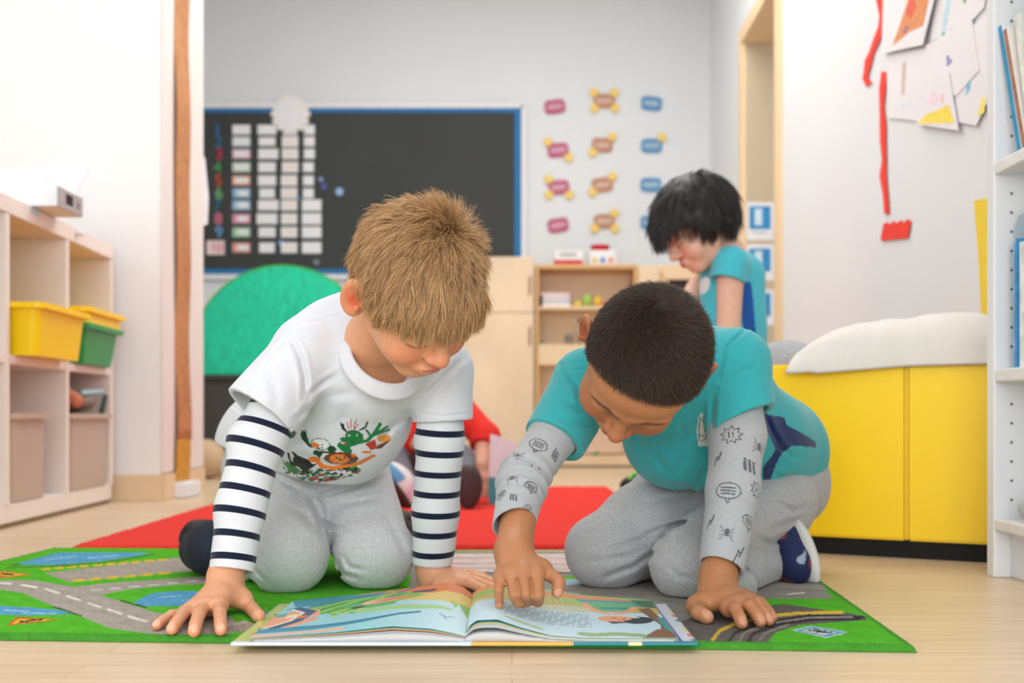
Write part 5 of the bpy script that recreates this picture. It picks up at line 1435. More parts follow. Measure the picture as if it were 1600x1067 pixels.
def boy_white():
    root = thing('person', 'kneeling blond child in white T-shirt over navy striped sleeves, bent over the open book', 'person', G(470, 905, 0.008))
    h = Head(W(650, 450, 1.50), (0.46, -0.42, -0.78), (0.34, -0.75, 0.56), 0.965, 1.15)
    nb = W(572, 555, 1.66)
    LS, RS = W(478, 562, 1.640), W(690, 578, 1.70)
    LE, RE = W(402, 695, 1.589), W(686, 745, 1.72)
    LW, RW = W(352, 905, 1.535), W(676, 893, 1.735)
    chest, belly, pel = W(560, 610, 1.72), W(505, 690, 1.82), W(455, 722, 1.95)
    LH, RH = W(450, 742, 1.92), W(540, 745, 1.95)
    LK, RK = W(450, 868, 1.715), W(586, 866, 1.745)
    LA, RA = W(350, 862, 1.92), W(600, 850, 2.05)
    # --- body
    b = SDF()
    b.u(cone(W(575, 575, 1.68), belly, 0.060, 0.060), 0.02)
    b.u(cone(belly, pel, 0.060, 0.072), 0.02)
    b.u(cone(LS, RS, 0.030, 0.030), 0.03)
    for s_, e_, w_ in ((LS, LE, LW), (RS, RE, RW)):
        b.u(cone(s_, e_, 0.031, 0.027), 0.02); b.u(cone(e_, w_, 0.027, 0.0235), 0.012)
    for hp_, kn, an in ((LH, LK, LA), (RH, RK, RA)):
        b.u(cone(hp_, kn, 0.06, 0.042), 0.03); b.u(cone(kn, an, 0.036, 0.028), 0.012)
        b.u(cone(an, an + nrm(an - kn) * 0.05 + np.array([0, 0, -0.008]), 0.024, 0.022), 0.015)
    head_ops(b, h, nb, 0.043)
    # left-of-picture hand: flat on the rug, thumb towards the book
    tips = [G(345, 984, 0.0155), G(303, 986, 0.0155), G(268.5, 983, 0.0155), G(245, 977, 0.0148)]
    mcs = [W(342, 953, 1.462), W(318, 954, 1.462), W(301, 958, 1.465), W(290, 964, 1.478)]
    fs = []
    for (m, t, r) in zip(mcs, tips, (0.0082, 0.0084, 0.0080, 0.0070)):
        m = m + np.array([0, 0, 0.004]); mid = m * 0.5 + t * 0.5 + np.array([0, 0, 0.0055])
        fs.append(([m, mid, m * 0.15 + t * 0.85 + np.array([0, 0, 0.0025]), t], r, r * 0.84))
    wr = W(352, 917, 1.528)
    th = ([W(378, 936, 1.52), W(392, 950, 1.505), G(404, 962, 0.017)], 0.0098, 0.0082)
    hand_ops(b, wr, fs, th)
    nails = []
    for f in fs:
        d = f[0][3] - f[0][2]
        nails.append((f[0][3] + np.array([0, -0.002, 0.004]), nrm(d), (0, -0.35, 0.93), 0.0066))
    b.u(cone(LW, wr, 0.0235, 0.0225), 0.01)
    # right-of-picture hand: spread behind the far edge of the book
    w2 = W(676, 905, 1.735)
    fs2 = []
    for i, (m, t) in enumerate(((W(712, 910, 1.70), W(757, 921, 1.655)), (W(716, 906, 1.715), W(770, 918, 1.67)), (W(714, 902, 1.735), W(772, 910, 1.70)), (W(708, 898, 1.75), W(757, 902, 1.74)))):
        fs2.append(([m, m * 0.5 + t * 0.5 + np.array([0, 0, 0.004]), t], 0.0080, 0.0066))
    hand_ops(b, w2, fs2, ([W(690, 916, 1.70), W(703, 924, 1.675), W(722, 929, 1.65)], 0.0095, 0.0078))
    b.u(cone(RW, w2, 0.0235, 0.022), 0.01)
    # wrist creases
    b.sub(torus(wr + np.array([0.0, 0.004, 0.012]), (0.05, -0.55, 0.85), 0.0262, 0.0012), 0.003)
    me = b.mesh('body', 0.0021 * QUICK)
    skin = np.array(lin(222, 160, 122))
    kn = [(f[0][i], 0.009, 0.5) for f in fs for i in (0, 1)] + [(f[0][3], 0.009, 0.7) for f in fs]
    skin_color(me, skin, h, nails, kn, brow=(np.array(lin(150, 105, 75)), 0.0035), lips=lin(206, 132, 116))
    link('body', me, M_SKIN1, root)
    # --- hair
    cap, mk = hair_cap(h, 0.0055, [(-0.10, -0.060), (-0.05, -0.050), (-0.03, -0.020), (-0.018, 0.006), (0.0, 0.016), (0.010, -0.010), (0.026, -0.012), (0.036, 0.014), (0.055, 0.024), (0.075, 0.030), (0.10, 0.034)], noise=0.001)
    M_H = mat('blond_hair_base', lin(166, 128, 86), 0.6, 0.25, 120, bump=0.4, bump_scale=500)
    hair = link('hair', cap, M_H, root)
    wd = W(704, 368, 1.455) - h.p(*h.CR[:3]); fl, wp = whorl_flow(h, (wd @ h.L, wd @ h.F, wd @ h.U), 0.22)
    P, Nn = sample_roots(cap, mk, 42000)
    q = h.loc(P)
    near = np.exp(-((P - wp) ** 2).sum(1) / 0.035 ** 2)
    front = np.clip((q[:, 1] - 0.01) / 0.05, 0, 1)
    side = np.clip((0.035 - q[:, 2]) / 0.05, 0, 1) * (1 - front)
    ln = (0.031 + 0.004 * front - 0.010 * side + 0.008 * near) * RNG.uniform(0.75, 1.15, len(P))
    l0 = 0.32 + 0.40 * near - 0.12 * side - 0.08 * front
    l1 = 0.03 + 0.50 * near
    pts = grow(h, P, Nn, fl, ln, l0, l1, 7, 0.115, 0.12, 0.006, clump=2200)
    hair_curves('hair_strands', pts, 0.00034, hair_mat('blond_hair', lin(222, 178, 124), lin(138, 102, 66)), hair)
    # --- T-shirt
    t = SDF()
    up = nrm(chest - pel)
    t.u(cone(W(565, 588, 1.69), W(522, 668, 1.79), 0.082, 0.092), 0.02)
    t.u(cone(W(522, 668, 1.79), W(476, 705, 1.90), 0.092, 0.098), 0.04)
    t.u(cone(W(476, 700, 1.90), W(440, 705, 1.99), 0.10, 0.115), 0.04)
    t.u(ell(W(545, 660, 1.745), (0.085, 0.06, 0.06)), 0.05)
    t.u(cone(W(478, 545, 1.645), RS, 0.047, 0.045), 0.035)
    t.u(cone(W(520, 520, 1.68), W(560, 505, 1.67), 0.046, 0.044), 0.04)
    t.u(cone(W(560, 535, 1.70), W(520, 590, 1.85), 0.062, 0.085), 0.05)
    # hem across the hips
    hn = nrm(np.array([-0.25, 0.55, -0.62]))
    t.cut(plane(W(505, 742, 1.80), (-0.12, 0.16, -1.0)), 0.006)
    for (a, e, r0, r1, pt, n, inr) in ((W(480, 552, 1.635), W(407, 646, 1.598), 0.048, 0.060, W(407, 646, 1.598), None, 0.051), (RS, W(693, 672, 1.705), 0.047, 0.044, W(692, 657, 1.705), None, 0.037)):
        n = nrm(e - a) if n is None else n
        far = e + n * 0.05
        t.u(pmax(cone(a, far, r0, r1), plane(pt, n), (cone(pt - n * 0.010, far, inr - 0.004, inr), -1)), 0.014)
    # neck opening
    na = nrm(h.p(0, -0.02, -0.05) - nb)
    cn = W(601, 556, 1.625)
    t.sub(cone(cn - na * 0.03 , cn + na * 0.12, 0.043, 0.057), 0.006)
    t.sub(ell(h.c, np.array([0.085, 0.105, 0.105]), h.M), 0.004)
    col_ax = nrm(np.array([0.30, -0.62, 0.55]))
    cr = creases([([(453, 524), (470, 558), (477, 590), (478, 622)], 4.4, 0.0050), ([(478, 622), (503, 600), (536, 581)], 4.0, 0.0030), ([(452, 522), (420, 558), (386, 622)], 2.4, 0.0012),
                  ([(457, 508), (496, 501), (538, 490)], 2.2, 0.0012), ([(660, 624), (692, 592), (728, 556)], 4.0, 0.0034), ([(461, 658), (482, 636)], 4.0, 0.0030), ([(362, 632), (396, 662), (436, 676), (462, 668)], 2.0, 0.0010),
                  ([(486, 640), (520, 618), (560, 612)], 6.0, 0.0024), ([(500, 680), (540, 650), (548, 620)], 7.0, 0.0018), ([(640, 650), (612, 668), (590, 700)], 5.0, 0.0026), ([(470, 712), (520, 728), (575, 724)], 5.0, 0.0022),
                  ([(420, 575), (432, 620), (428, 650)], 7.0, 0.0020), ([(652, 645), (690, 650), (734, 646)], 2.0, 0.0010), ([(590, 640), (602, 625), (640, 618)], 6.0, 0.0018), ([(444, 700), (480, 690), (505, 700)], 6.0, 0.0022)])
    def folds(P): return 0.0016 * wob(P, 26, 21) + 0.0007 * wob(P, 60, 22) + 0.0010 * wob(P * np.array([1.5, 0.6, 0.5]), 55, 23) + cr(P)
    t.disp.append(folds)
    me = t.mesh('t_shirt', 0.0015 * QUICK)
    V = verts_of(me); Nn = normals_of(me)
    col = np.tile(np.array([0.67, 0.685, 0.72]), (len(V), 1))
    # print on the belly, drawn in the shirt's own width / height (1 unit = 1/8 mm-like step of the design)
    o0 = W(535, 700, 1.75); sc = FPX / 1.75 * 8
    U = 760 + (V[:, 0] - o0[0]) * sc; Q = 480 - (V[:, 2] - o0[2]) * sc
    fr = (Nn[:, 1] < 0.25) & (V[:, 1] < 1.86)
    blk, grn, dgr, org, brn, wht, red, yel = (0.012, 0.016, 0.014), lin(20, 120, 60), lin(18, 70, 40), lin(225, 120, 40), lin(105, 60, 35), (0.8, 0.8, 0.78), lin(190, 50, 35), lin(225, 150, 60)
    def pa(m, c): col[m & fr] = c
    # scattered confetti leaves at the hem
    rr = np.random.default_rng(3)
    for i in range(170):
        x = rr.uniform(60, 1010); y = 760 + 120 * (1 - ((x - 530) / 520) ** 2) - rr.uniform(0, 1) ** 1.3 * 150
        pa(m_ell(U, Q, x, y, rr.uniform(18, 58), rr.uniform(8, 20), rr.uniform(-0.6, 0.4)), [wht, dgr, blk, red, (0.25, 0.3, 0.27), blk, lin(60, 130, 50)][i % 7])
    pa(m_poly(U, Q, [(70, 680), (110, 630), (250, 720), (250, 790), (100, 760)]), lin(60, 130, 50))
    pa(m_poly(U, Q, [(520, 640), (700, 690), (1000, 640), (1200, 540), (1240, 560), (1040, 670), (720, 735), (540, 710)]), org)
    pa(m_ell(U, Q, 490, 605, 75, 38), org); pa(d_line(U, Q, [(520, 620), (600, 700)]) < 26, org)
    pa(m_poly(U, Q, [(130, 520), (170, 525), (180, 620), (270, 690), (230, 560), (190, 510), (230, 510), (300, 570), (400, 600), (460, 660), (540, 650), (430, 720), (340, 770), (260, 700), (160, 690)]), blk)
    pa(m_ell(U, Q, 310, 640, 110, 70, 0.4), blk)
    pa(m_poly(U, Q, [(345, 290), (380, 235), (395, 270), (415, 235), (450, 400), (500, 470), (430, 440), (355, 350)]), dgr)
    pa(m_ell(U, Q, 590, 415, 120, 72, 0.1), blk); pa(m_ell(U, Q, 590, 415, 112, 64, 0.1), wht)
    pa(m_ell(U, Q, 525, 425, 52, 28, 0.2), org); pa(m_ell(U, Q, 612, 425, 12, 10), blk); pa(d_line(U, Q, [(540, 455), (580, 468), (620, 455)]) < 6, brn)
    pa(m_poly(U, Q, [(500, 490), (620, 500), (600, 550), (560, 590), (530, 550), (490, 540)]), dgr)
    pa(m_ell(U, Q, 725, 475, 54, 42), dgr); pa(d_line(U, Q, [(620, 510), (760, 520)]) < 12, dgr)
    pa(d_line(U, Q, [(1000, 400), (900, 430), (930, 500), (860, 470), (830, 430)]) < 34, grn)
    pa(m_ell(U, Q, 1010, 320, 105, 75, 0.1), blk); pa(m_ell(U, Q, 1010, 320, 98, 68, 0.1), grn); pa(m_ell(U, Q, 900, 360, 62, 30, 0.1), grn)
    for x, y in ((945, 310), (1030, 305)): pa(m_ell(U, Q, x, y, 20, 14), wht); pa(m_ell(U, Q, x, y, 12, 10), brn)
    pa(d_line(U, Q, [(840, 380), (905, 395)]) < 5, red); pa(m_ell(U, Q, 900, 415, 18, 12), red)
    for x0, y0, x1, y1 in ((960, 230, 945, 150), (990, 225, 1000, 115), (1015, 230, 1058, 130), (1030, 235, 1065, 180)): pa(d_line(U, Q, [(x0, y0), ((x0 + x1) / 2 - 8, (y0 + y1) / 2), (x1, y1)]) < 6, red)
    for pts in ([(925, 262), (880, 225), (865, 160)], [(925, 262), (895, 215), (895, 175)], [(1085, 245), (1150, 215), (1185, 150)]): pa(d_line(U, Q, pts) < 10, blk)
    pa(d_line(U, Q, [(1040, 400), (1160, 370), (1240, 290), (1320, 175)]) < 20, grn)
    for e in ((1395, 205), (1400, 245)): pa(d_line(U, Q, [(1230, 310), e]) < 13, grn)
    pa(d_line(U, Q, [(1200, 320), (1160, 250)]) < 14, grn)
    pa(m_poly(U, Q, [(1125, 410), (1240, 360), (1255, 470), (1180, 490)]), red)
    pa(m_ell(U, Q, 1340, 350, 75, 50), yel); pa(m_poly(U, Q, [(1260, 430), (1420, 365), (1300, 470), (1240, 480)]), brn)
    pa(m_ell(U, Q, 1130, 515, 60, 16), org)
    pa(m_ell(U, Q, 820, 590, 205, 78), brn); pa(m_ell(U, Q, 800, 600, 118, 62), org); pa(m_ell(U, Q, 980, 548, 30, 22), org)
    for x in (785, 880): pa(m_ell(U, Q, x, 575, 22, 14), blk); pa(m_ell(U, Q, x + 3, 571, 7, 5), wht)
    pa(m_ell(U, Q, 800, 625, 70, 14), yel); pa(m_ell(U, Q, 820, 606, 26, 10), brn)
    set_color(me, col)
    ts = link('t_shirt', me, M_WHITE, root)
    # collar ribs
    c = SDF(); [c.u(torus(cn + col_ax * (0.0075 - 0.0036 * j), col_ax, 0.0535 + 0.0021 * j, 0.0031, ((0, 0.2, 1), 1.15)), 0.006) for j in range(5)]
    me = c.mesh('collar', 0.0016 * QUICK); set_color(me, np.tile([0.67, 0.685, 0.72], (len(me.vertices), 1)))
    link('collar', me, M_WHITE, ts)
    # --- striped undershirt
    u = SDF()
    arms = ([LS, W(402, 690, 1.590), W(375, 800, 1.562), W(362, 893, 1.538)], [RS, W(686, 700, 1.708), W(681, 800, 1.725), W(676, 880, 1.735)])
    for a, rr_ in zip(arms, ((0.034, 0.0375, 0.0330, 0.0305), (0.036, 0.0350, 0.0340, 0.0300))):
        end = a[3]; n = nrm(a[3] - a[2])
        for i in range(3):
            pr = cone(a[i], a[i + 1] + (n * 0.03 if i == 2 else 0), rr_[i], rr_[i + 1])
            if i == 2: pr = pmax(pr, plane(end, n), (cone(end - n * 0.03, end + n * 0.03, rr_[3] - 0.0044, rr_[3] - 0.0044), -1))
            u.u(pr, 0.012)
    u.disp.append(lambda P: 0.0011 * np.sin(np.minimum(along(P, arms[0])[0], 1) * 0 + wob(P, 40, 31) * 3) + 0.0012 * np.sin(P[:, 2] * 95 + 3 * wob(P, 16, 33)) * np.clip((P[:, 2] - 0.12) / 0.1, 0, 1))
    u.u(torus(cn - col_ax * 0.004, col_ax, 0.0492, 0.0036, ((0, 0.2, 1), 1.15)), 0.001)
    me = u.mesh('undershirt', 0.0015 * QUICK)
    V = verts_of(me)
    sv = []
    for a in arms:
        n = nrm(a[3] - a[0]); tt = np.clip((V[:, 2] - a[3][2]) / 0.20, 0, 1)
        nn_ = np.stack([n[0] * (0.15 + 0.85 * tt), np.full(len(V), n[1] * 0.8), np.full(len(V), n[2])], 1); nn_ /= np.linalg.norm(nn_, axis=1)[:, None]
        sv.append(((a[3] - V) * nn_).sum(1))
    s_arm = np.where(V[:, 0] < (LS[0] + RS[0]) / 2, sv[0], sv[1]); s_arm[np.linalg.norm(V - cn, axis=1) < 0.075] = 0.004
    set_float(me, s_arm, 'arm_s')
    link('undershirt', me, stripe_mat(), root)
    # --- trousers
    p = SDF()
    p.u(ell(pel + np.array([0.0, 0.02, -0.012]), (0.122, 0.105, 0.10)), 0.03)
    p.u(cone(LH, LK, 0.075, 0.0575), 0.03); p.u(cone(RH, RK, 0.075, 0.0585), 0.007)
    p.u(cone(W(505, 735, 1.86), pel, 0.085, 0.1), 0.03)
    p.u(ell(LK + np.array([0, -0.004, 0.004]), (0.061, 0.058, 0.056)), 0.012); p.u(ell(RK + np.array([0, -0.004, 0.004]), (0.063, 0.058, 0.056)), 0.006)
    p.u(cone(LK, LA, 0.05, 0.04), 0.015); p.u(cone(RK, RA, 0.05, 0.042), 0.015)
    p.sub(cone(W(514, 830, 1.70), W(508, 775, 1.77), 0.012, 0.006), 0.012)
    p.cut(plane((0, 0, 0.0085), (0, 0, -1)), 0.004)
    cr2 = creases([([(496, 806), (518, 823), (556, 828)], 3.6, 0.0036), ([(486, 777), (532, 766), (606, 746)], 4.0, 0.0044), ([(484, 775), (497, 800), (504, 818)], 4.0, 0.0050), ([(524, 868), (533, 896), (564, 905)], 3.6, 0.0038),
                   ([(532, 862), (545, 886), (572, 892)], 3.6, 0.0030), ([(386, 894), (402, 924), (432, 936)], 3.6, 0.0034), ([(390, 884), (418, 910)], 3.2, 0.0026), ([(432, 746), (474, 770)], 4.0, 0.0036), ([(520, 790), (560, 784), (604, 776)], 4.0, 0.0024),
                   ([(440, 790), (470, 800), (498, 830)], 5.0, 0.0022), ([(430, 845), (470, 838), (500, 850)], 6.0, 0.0018), ([(600, 800), (622, 840), (640, 880)], 5.0, 0.0024), ([(500, 745), (540, 752), (590, 738)], 3.0, 0.0030)])
    def pf(P): return 0.0018 * wob(P, 30, 41) + 0.0008 * wob(P, 80, 42) + 0.0012 * wob(P * np.array([0.5, 0.5, 1.6]), 60, 43) + cr2(P)
    p.disp.append(pf)
    link('trousers', p.mesh('trousers', 0.0024 * QUICK), M_GREY, root)
    # --- shoes
    M_NAVY = mat('navy_canvas', lin(24, 32, 48), 0.75, 0.2, 40, 0.2, 500)
    M_SOLE = mat('black_rubber', lin(20, 22, 26), 0.6, 0.1, 30)
    for an, d, off in ((W(322, 868, 1.868), nrm((-0.45, 0.85, 0)), 0), (W(615, 850, 2.06), nrm((0.1, 1, 0)), 0)):
        z = np.array([0, 0, 1.0]); sd_ = np.cross(d, z); M = np.stack([d, sd_, z])
        c0 = np.array([an[0], an[1], 0.052])
        s = SDF(); s.u(ell(c0, (0.066, 0.035, 0.044), M), 0.01); s.u(ell(c0 - d * 0.03 + z * 0.006, (0.042, 0.036, 0.040), M), 0.015)
        s.u(ell(c0 + d * 0.045 - z * 0.006, (0.032, 0.034, 0.034), M), 0.015)
        s.cut(plane((0, 0, 0.009), (0, 0, -1)), 0.006)
        sh = link('shoe', s.mesh('shoe', 0.003 * QUICK), M_NAVY, root)
        s = SDF(); s.u(ell(c0 + d * 0.012 + z * 0.033 + np.array([0, 0.006, 0]), (0.066, 0.028, 0.013), M), 0.004)
        s.u(ell(c0 + d * 0.07 + z * 0.01, (0.012, 0.030, 0.03), M), 0.01)
        link('sole', s.mesh('sole', 0.003 * QUICK), M_SOLE, sh)
    return root, h
# ---------------------------------------------------------------- second boy: teal sports shirt over printed grey sleeves
def doodles(S_, A_, base, seed, hi):
    """line drawings printed on a sleeve; S_ along the arm from the cuff, A_ around it, in metres"""
    col = np.tile(np.asarray(base, float), (len(S_), 1))
    ink = np.array(lin(92, 94, 98))
    def put(m): col[m] = ink
    lw = 0.00085
    r = np.random.default_rng(seed)
    def star(x, y, R, n=9):
        pts = []
        for i in range(2 * n):
            rad = R if i % 2 == 0 else R * 0.62
            pts.append((x + rad * math.cos(math.pi * i / n), y + rad * math.sin(math.pi * i / n)))
        put(d_line(S_, A_, pts + pts[:1]) < lw * 0.8)
        put(d_line(S_, A_, [(x - R * .3, y - R * .2), (x + R * .3, y - R * .1)]) < lw); put(d_line(S_, A_, [(x - R * .3, y + R * .2), (x + R * .3, y + R * .25)]) < lw)
    def bars(x, y, R):
        for j in (-1, 0, 1):
            put(d_line(S_, A_, [(x - R * .6 + j * .001, y + j * R * .55 - .001), (x + R * .45 + j * .001, y + j * R * .55)]) < R * 0.20)
            put(m_ell(S_, A_, x + R * .85 + j * .001, y + j * R * .55, R * .2, R * .2))
    def bolt(x, y, R):
        p = [(x - R, y + R * .55), (x - R * .1, y + R * .25), (x - R * .25, y - R * .1), (x + R, y - R * .5), (x + R * .1, y - R * .2), (x + R * .35, y + R * .15), (x - R, y + R * .55)]
        put(d_line(S_, A_, p) < lw * 1.1); put(d_line(S_, A_, [(x + R, y - R * .5), (x + R * .1, y - R * .2), (x + R * .35, y + R * .15)]) < lw * 1.7)
    def bug(x, y, R):
        put(m_ell(S_, A_, x, y, R * .45, R * .25)); put(m_ell(S_, A_, x + R * .45, y, R * .2, R * .2))
        for q in (-1, 1):
            for j in range(4):
                o = (j - 1.5) * R * .28
                put(d_line(S_, A_, [(x + o * .6, y), (x + o, y + q * R * .5), (x + o * 2.2, y + q * R * .85)]) < lw * 0.7)
    def bubble(x, y, R):
        pts = [(x + R * math.cos(a) * .8, y + R * math.sin(a) * 1.1) for a in np.linspace(0.5, 6.1, 18)]
        pts = [(x - R * 1.4 + 0, y + R * .9)] + [p for p in pts if not (p[0] < x - R * .4 and p[1] > y + R * .5)] if False else pts + pts[:1]
        put(d_line(S_, A_, pts) < lw); put(d_line(S_, A_, [(x - R * .75, y - R * .3), (x - R * 1.3, y - R * .1), (x - R * .75, y + R * .25)]) < lw)
        for j in (-1, 0, 1): put(d_line(S_, A_, [(x + j * R * .3, y - R * .6), (x + j * R * .3, y + R * .6)]) < lw * 1.2)
    def web(x, y, R):
        for k in (0.3, 0.62, 1.0):
            pts = [(x + R * k * math.cos(a), y + R * k * math.sin(a)) for a in np.linspace(0, 2 * math.pi, 9)]
            put(d_line(S_, A_, pts) < lw * 0.8)
        for a in np.linspace(0, math.pi, 5)[:-1]:
            put(d_line(S_, A_, [(x - R * math.cos(a), y - R * math.sin(a)), (x + R * math.cos(a), y + R * math.sin(a))]) < lw * 0.7)
    kinds = [bolt, bubble, star, bars, web, bug]
    for (s, a, k, R) in hi: kinds[k](s, a, R)
    return col

def boy_teal():
    root = thing('person', 'kneeling child with cropped black hair in teal shirt, pointing at the page', 'person', G(1040, 925, 0.008))
    h = Head(W(1009, 556, 1.45), (-0.33, -0.30, -0.90), (0.12, -0.95, 0.28), 1.0, 0.98); h.CR = (0, 0.002, 0.018, 0.0735, 0.0815, 0.081)
    nb = W(1045, 590, 1.64)
    LS, RS = W(918, 598, 1.62), W(1148, 568, 1.65)
    LE, RE = W(817, 752, 1.53), W(1146, 760, 1.582)
    LW, RW = W(803, 862, 1.420), W(1122, 902, 1.518)
    chest, belly, pel = W(1065, 655, 1.76), W(1135, 705, 1.87), W(1200, 735, 1.98)
    LH, RH = W(1120, 770, 1.95), W(1205, 780, 1.90)
    LK, RK = W(948, 862, 1.765), W(1074, 884, 1.665)
    LA, RA = W(1130, 868, 2.02), W(1215, 872, 1.86)
    b = SDF()
    b.u(cone(W(1045, 610, 1.70), belly, 0.062, 0.07), 0.02); b.u(cone(belly, pel, 0.072, 0.08), 0.03)
    b.u(cone(LS, RS, 0.030, 0.030), 0.03)
    for s_, e_, w_ in ((LS, LE, LW), (RS, RE, RW)):
        b.u(cone(s_, e_, 0.028, 0.0245), 0.02); b.u(cone(e_, w_, 0.0240, 0.0228), 0.012)
    for hp_, kn, an in ((LH, LK, LA), (RH, RK, RA)):
        b.u(cone(hp_, kn, 0.055, 0.040), 0.03); b.u(cone(kn, an, 0.034, 0.027), 0.012)
    b.u(cone(LA, LA + np.array([0.03, 0.05, -0.005]), 0.024, 0.022), 0.015)
    b.u(cone(RA, W(1238, 868, 1.83), 0.024, 0.022), 0.015)
    head_ops(b, h, nb, 0.042)
    # pointing hand over the page
    Ym, k_ = 1.378, 0.965
    pin = ([W(783, 900, Ym + .008), W(779.5, 922, 1.366), W(780, 945, 1.370)], 0.0060, 0.0050)
    rin = ([W(798, 897, Ym), W(803, 929, 1.358), W(810, 942, 1.364), W(818, 942, 1.374)], 0.0066, 0.0058)
    mid = ([W(817, 893, Ym - .003), W(822, 928, 1.350), W(823, 939, 1.371), W(819, 929, 1.391)], 0.0073, 0.0066)
    ind = ([W(839, 896, Ym), W(841, 929, 1.353), W(840, 939, 1.372), W(834, 926, 1.392)], 0.0076, 0.0068)
    th = ([W(847, 889, 1.396), W(864, 901, 1.381), W(874, 909, 1.371), W(870.5, 926, 1.366)], 0.0086, 0.0066)
    w1 = W(803, 866, 1.412)
    hand_ops(b, w1, [ind, mid, rin, pin], th, 0.0096, 0.0012)
    for f0, f1 in ((ind, mid), (mid, rin), (rin, pin)):
        g0 = (f0[0][0] + f1[0][0]) / 2 + np.array([0, -0.0085, -0.004]); g1 = (f0[0][1] + f1[0][1]) / 2 + np.array([0, -0.0072, 0])
        b.sub(cone(g0, g1, 0.0006, 0.0016), 0.004)
    b.u(cone(LW, w1, 0.0228, 0.0218), 0.012)
    # flat hand on the rug
    T = [G(1159, 974, 0.0155), G(1188, 971, 0.0155), G(1201, 969, 0.0155), G(1207, 965, 0.015)]
    MC = [W(1140, 950, 1.443), W(1156, 944, 1.452), W(1166, 940, 1.466), W(1170, 937, 1.485)]
    fs = []
    for m, t, r in zip(MC, T, (0.0084, 0.0086, 0.0082, 0.0072)):
        mid_ = m * 0.5 + t * 0.5 + np.array([0, 0, 0.0085])
        fs.append(([m, mid_, m * 0.14 + t * 0.86 + np.array([0, 0, 0.004]), t], r, r * 0.84))
    w2 = W(1118, 922, 1.502)
    th2 = ([W(1090, 946, 1.475), W(1092, 957, 1.445), G(1104, 964, 0.0168)], 0.0108, 0.0088)
    hand_ops(b, w2, fs, th2, 0.0118)
    b.u(cone(RW, w2, 0.0245, 0.0225), 0.012)
    b.sub(torus(w2 + np.array([0.001, 0.002, 0.010]), (0.15, -0.5, 0.85), 0.0262, 0.0012), 0.003)
    me = b.mesh('body', 0.0021 * QUICK)
    nails = [(f[0][3] + np.array([0.001, -0.003, 0.003]), nrm(f[0][3] - f[0][2]), (0, -0.55, 0.83), 0.0068) for f in fs]
    nails += [(th2[0][2] + np.array([0.002, -0.004, 0.003]), nrm(th2[0][2] - th2[0][1]), (0.1, -0.75, 0.66), 0.0085),
              (pin[0][2] + np.array([0, -0.003, -0.002]), nrm(pin[0][2] - pin[0][1]), (0, -1, 0.1), 0.0058), (th[0][3] + np.array([0.001, -0.004, 0]), nrm(th[0][3] - th[0][2]), (0.5, -0.85, 0.1), 0.0066)]
    line = [(-0.10, -0.066), (-0.06, -0.062), (-0.035, -0.034), (-0.022, 0.0), (0.0, 0.012), (0.010, -0.004), (0.024, -0.004), (0.036, 0.022), (0.055, 0.040), (0.075, 0.056), (0.10, 0.064)]
    skin = np.array(lin(178, 121, 82))
    skin_color(me, skin, h, nails, [(f[0][1], 0.008, 0.5) for f in fs] + [(pin[0][2], 0.008, 0.8)], brow=(np.array(lin(58, 36, 26)), 0.0042), lips=lin(150, 88, 76), ear=0.8, lash=lin(30, 20, 16), hairmask=(line, lin(58, 42, 32)))
    link('body', me, M_SKIN2, root)
    # hair: cropped
    cap, mk0 = hair_cap(h, 0.0016, [(y, z + 0.006) for y, z in line], soft=0.014, res=0.0019)
    def mk(P):
        q = h.loc(P); z = np.interp(q[:, 1], [p[0] for p in line], [p[1] for p in line])
        return np.clip((q[:, 2] - z + 0.006) / 0.016, 0, 1)
    hair = link('hair', cap, mat('black_hair_base', lin(46, 35, 28), 0.6, 0.3, 300, 0.5, 900), root)
    fl, wp = whorl_flow(h, (-0.15, -0.40, 0.90), 0.5)
    P, Nn = sample_roots(cap, mk, 42000, thr=0.12, inset=0.0005)
    keep = RNG.uniform(size=len(P)) < 0.15 + 0.85 * mk(P); P, Nn = P[keep], Nn[keep]
    m = mk(P)
    crown = np.clip((h.loc(P)[:, 2] - 0.02) / 0.05, 0, 1)
    ln = (0.0045 + 0.0055 * m * crown + 0.002 * m) * RNG.uniform(0.7, 1.2, len(P))
    pts = grow(h, P, Nn, fl, ln, 0.45, 0.30, 4, 0.14, 0.0, 0.001)
    hair_curves('hair_strands', pts, 0.00026, hair_mat('black_hair', lin(44, 33, 26), lin(74, 55, 42), 0.45, 0.4), hair)
    # T-shirt
    t = SDF()
    t.u(cone(W(1042, 615, 1.70), W(1080, 665, 1.77), 0.080, 0.088), 0.02)
    t.u(cone(W(1080, 665, 1.77), W(1165, 690, 1.91), 0.088, 0.094), 0.04)
    t.u(cone(W(1165, 690, 1.91), W(1205, 705, 1.98), 0.094, 0.100), 0.04)
    t.u(cone(W(1055, 560, 1.72), W(1120, 590, 1.86), 0.062, 0.082), 0.05)
    t.u(ell(W(1060, 690, 1.75), (0.075, 0.055, 0.065)), 0.045)
    t.u(cone(LS, RS, 0.046, 0.050), 0.035)
    t.cut(plane(W(1100, 764, 1.82), (-0.10, 0.06, -1.0)), 0.006)
    for (a, e, r0, r1, inr) in ((LS, W(866, 688, 1.569), 0.047, 0.0425, 0.0365), (RS, W(1160, 664, 1.625), 0.050, 0.0500, 0.0435)):
        n = nrm(e - a); far = e + n * 0.05; pn = nrm(np.array([0.38, n[1], -0.92])) if a is RS else n
        t.u(pmax(cone(a, far, r0, r1), plane(e - (n * 0.008 if a is RS else 0), pn), (cone(e - n * 0.012, far, inr - 0.003, inr), -1)), 0.014)
    t.sub(cone(nb, h.p(0, -0.03, -0.03), 0.050, 0.066), 0.006)
    t.sub(ell(h.c, np.array([0.086, 0.105, 0.105]) , h.M), 0.004)
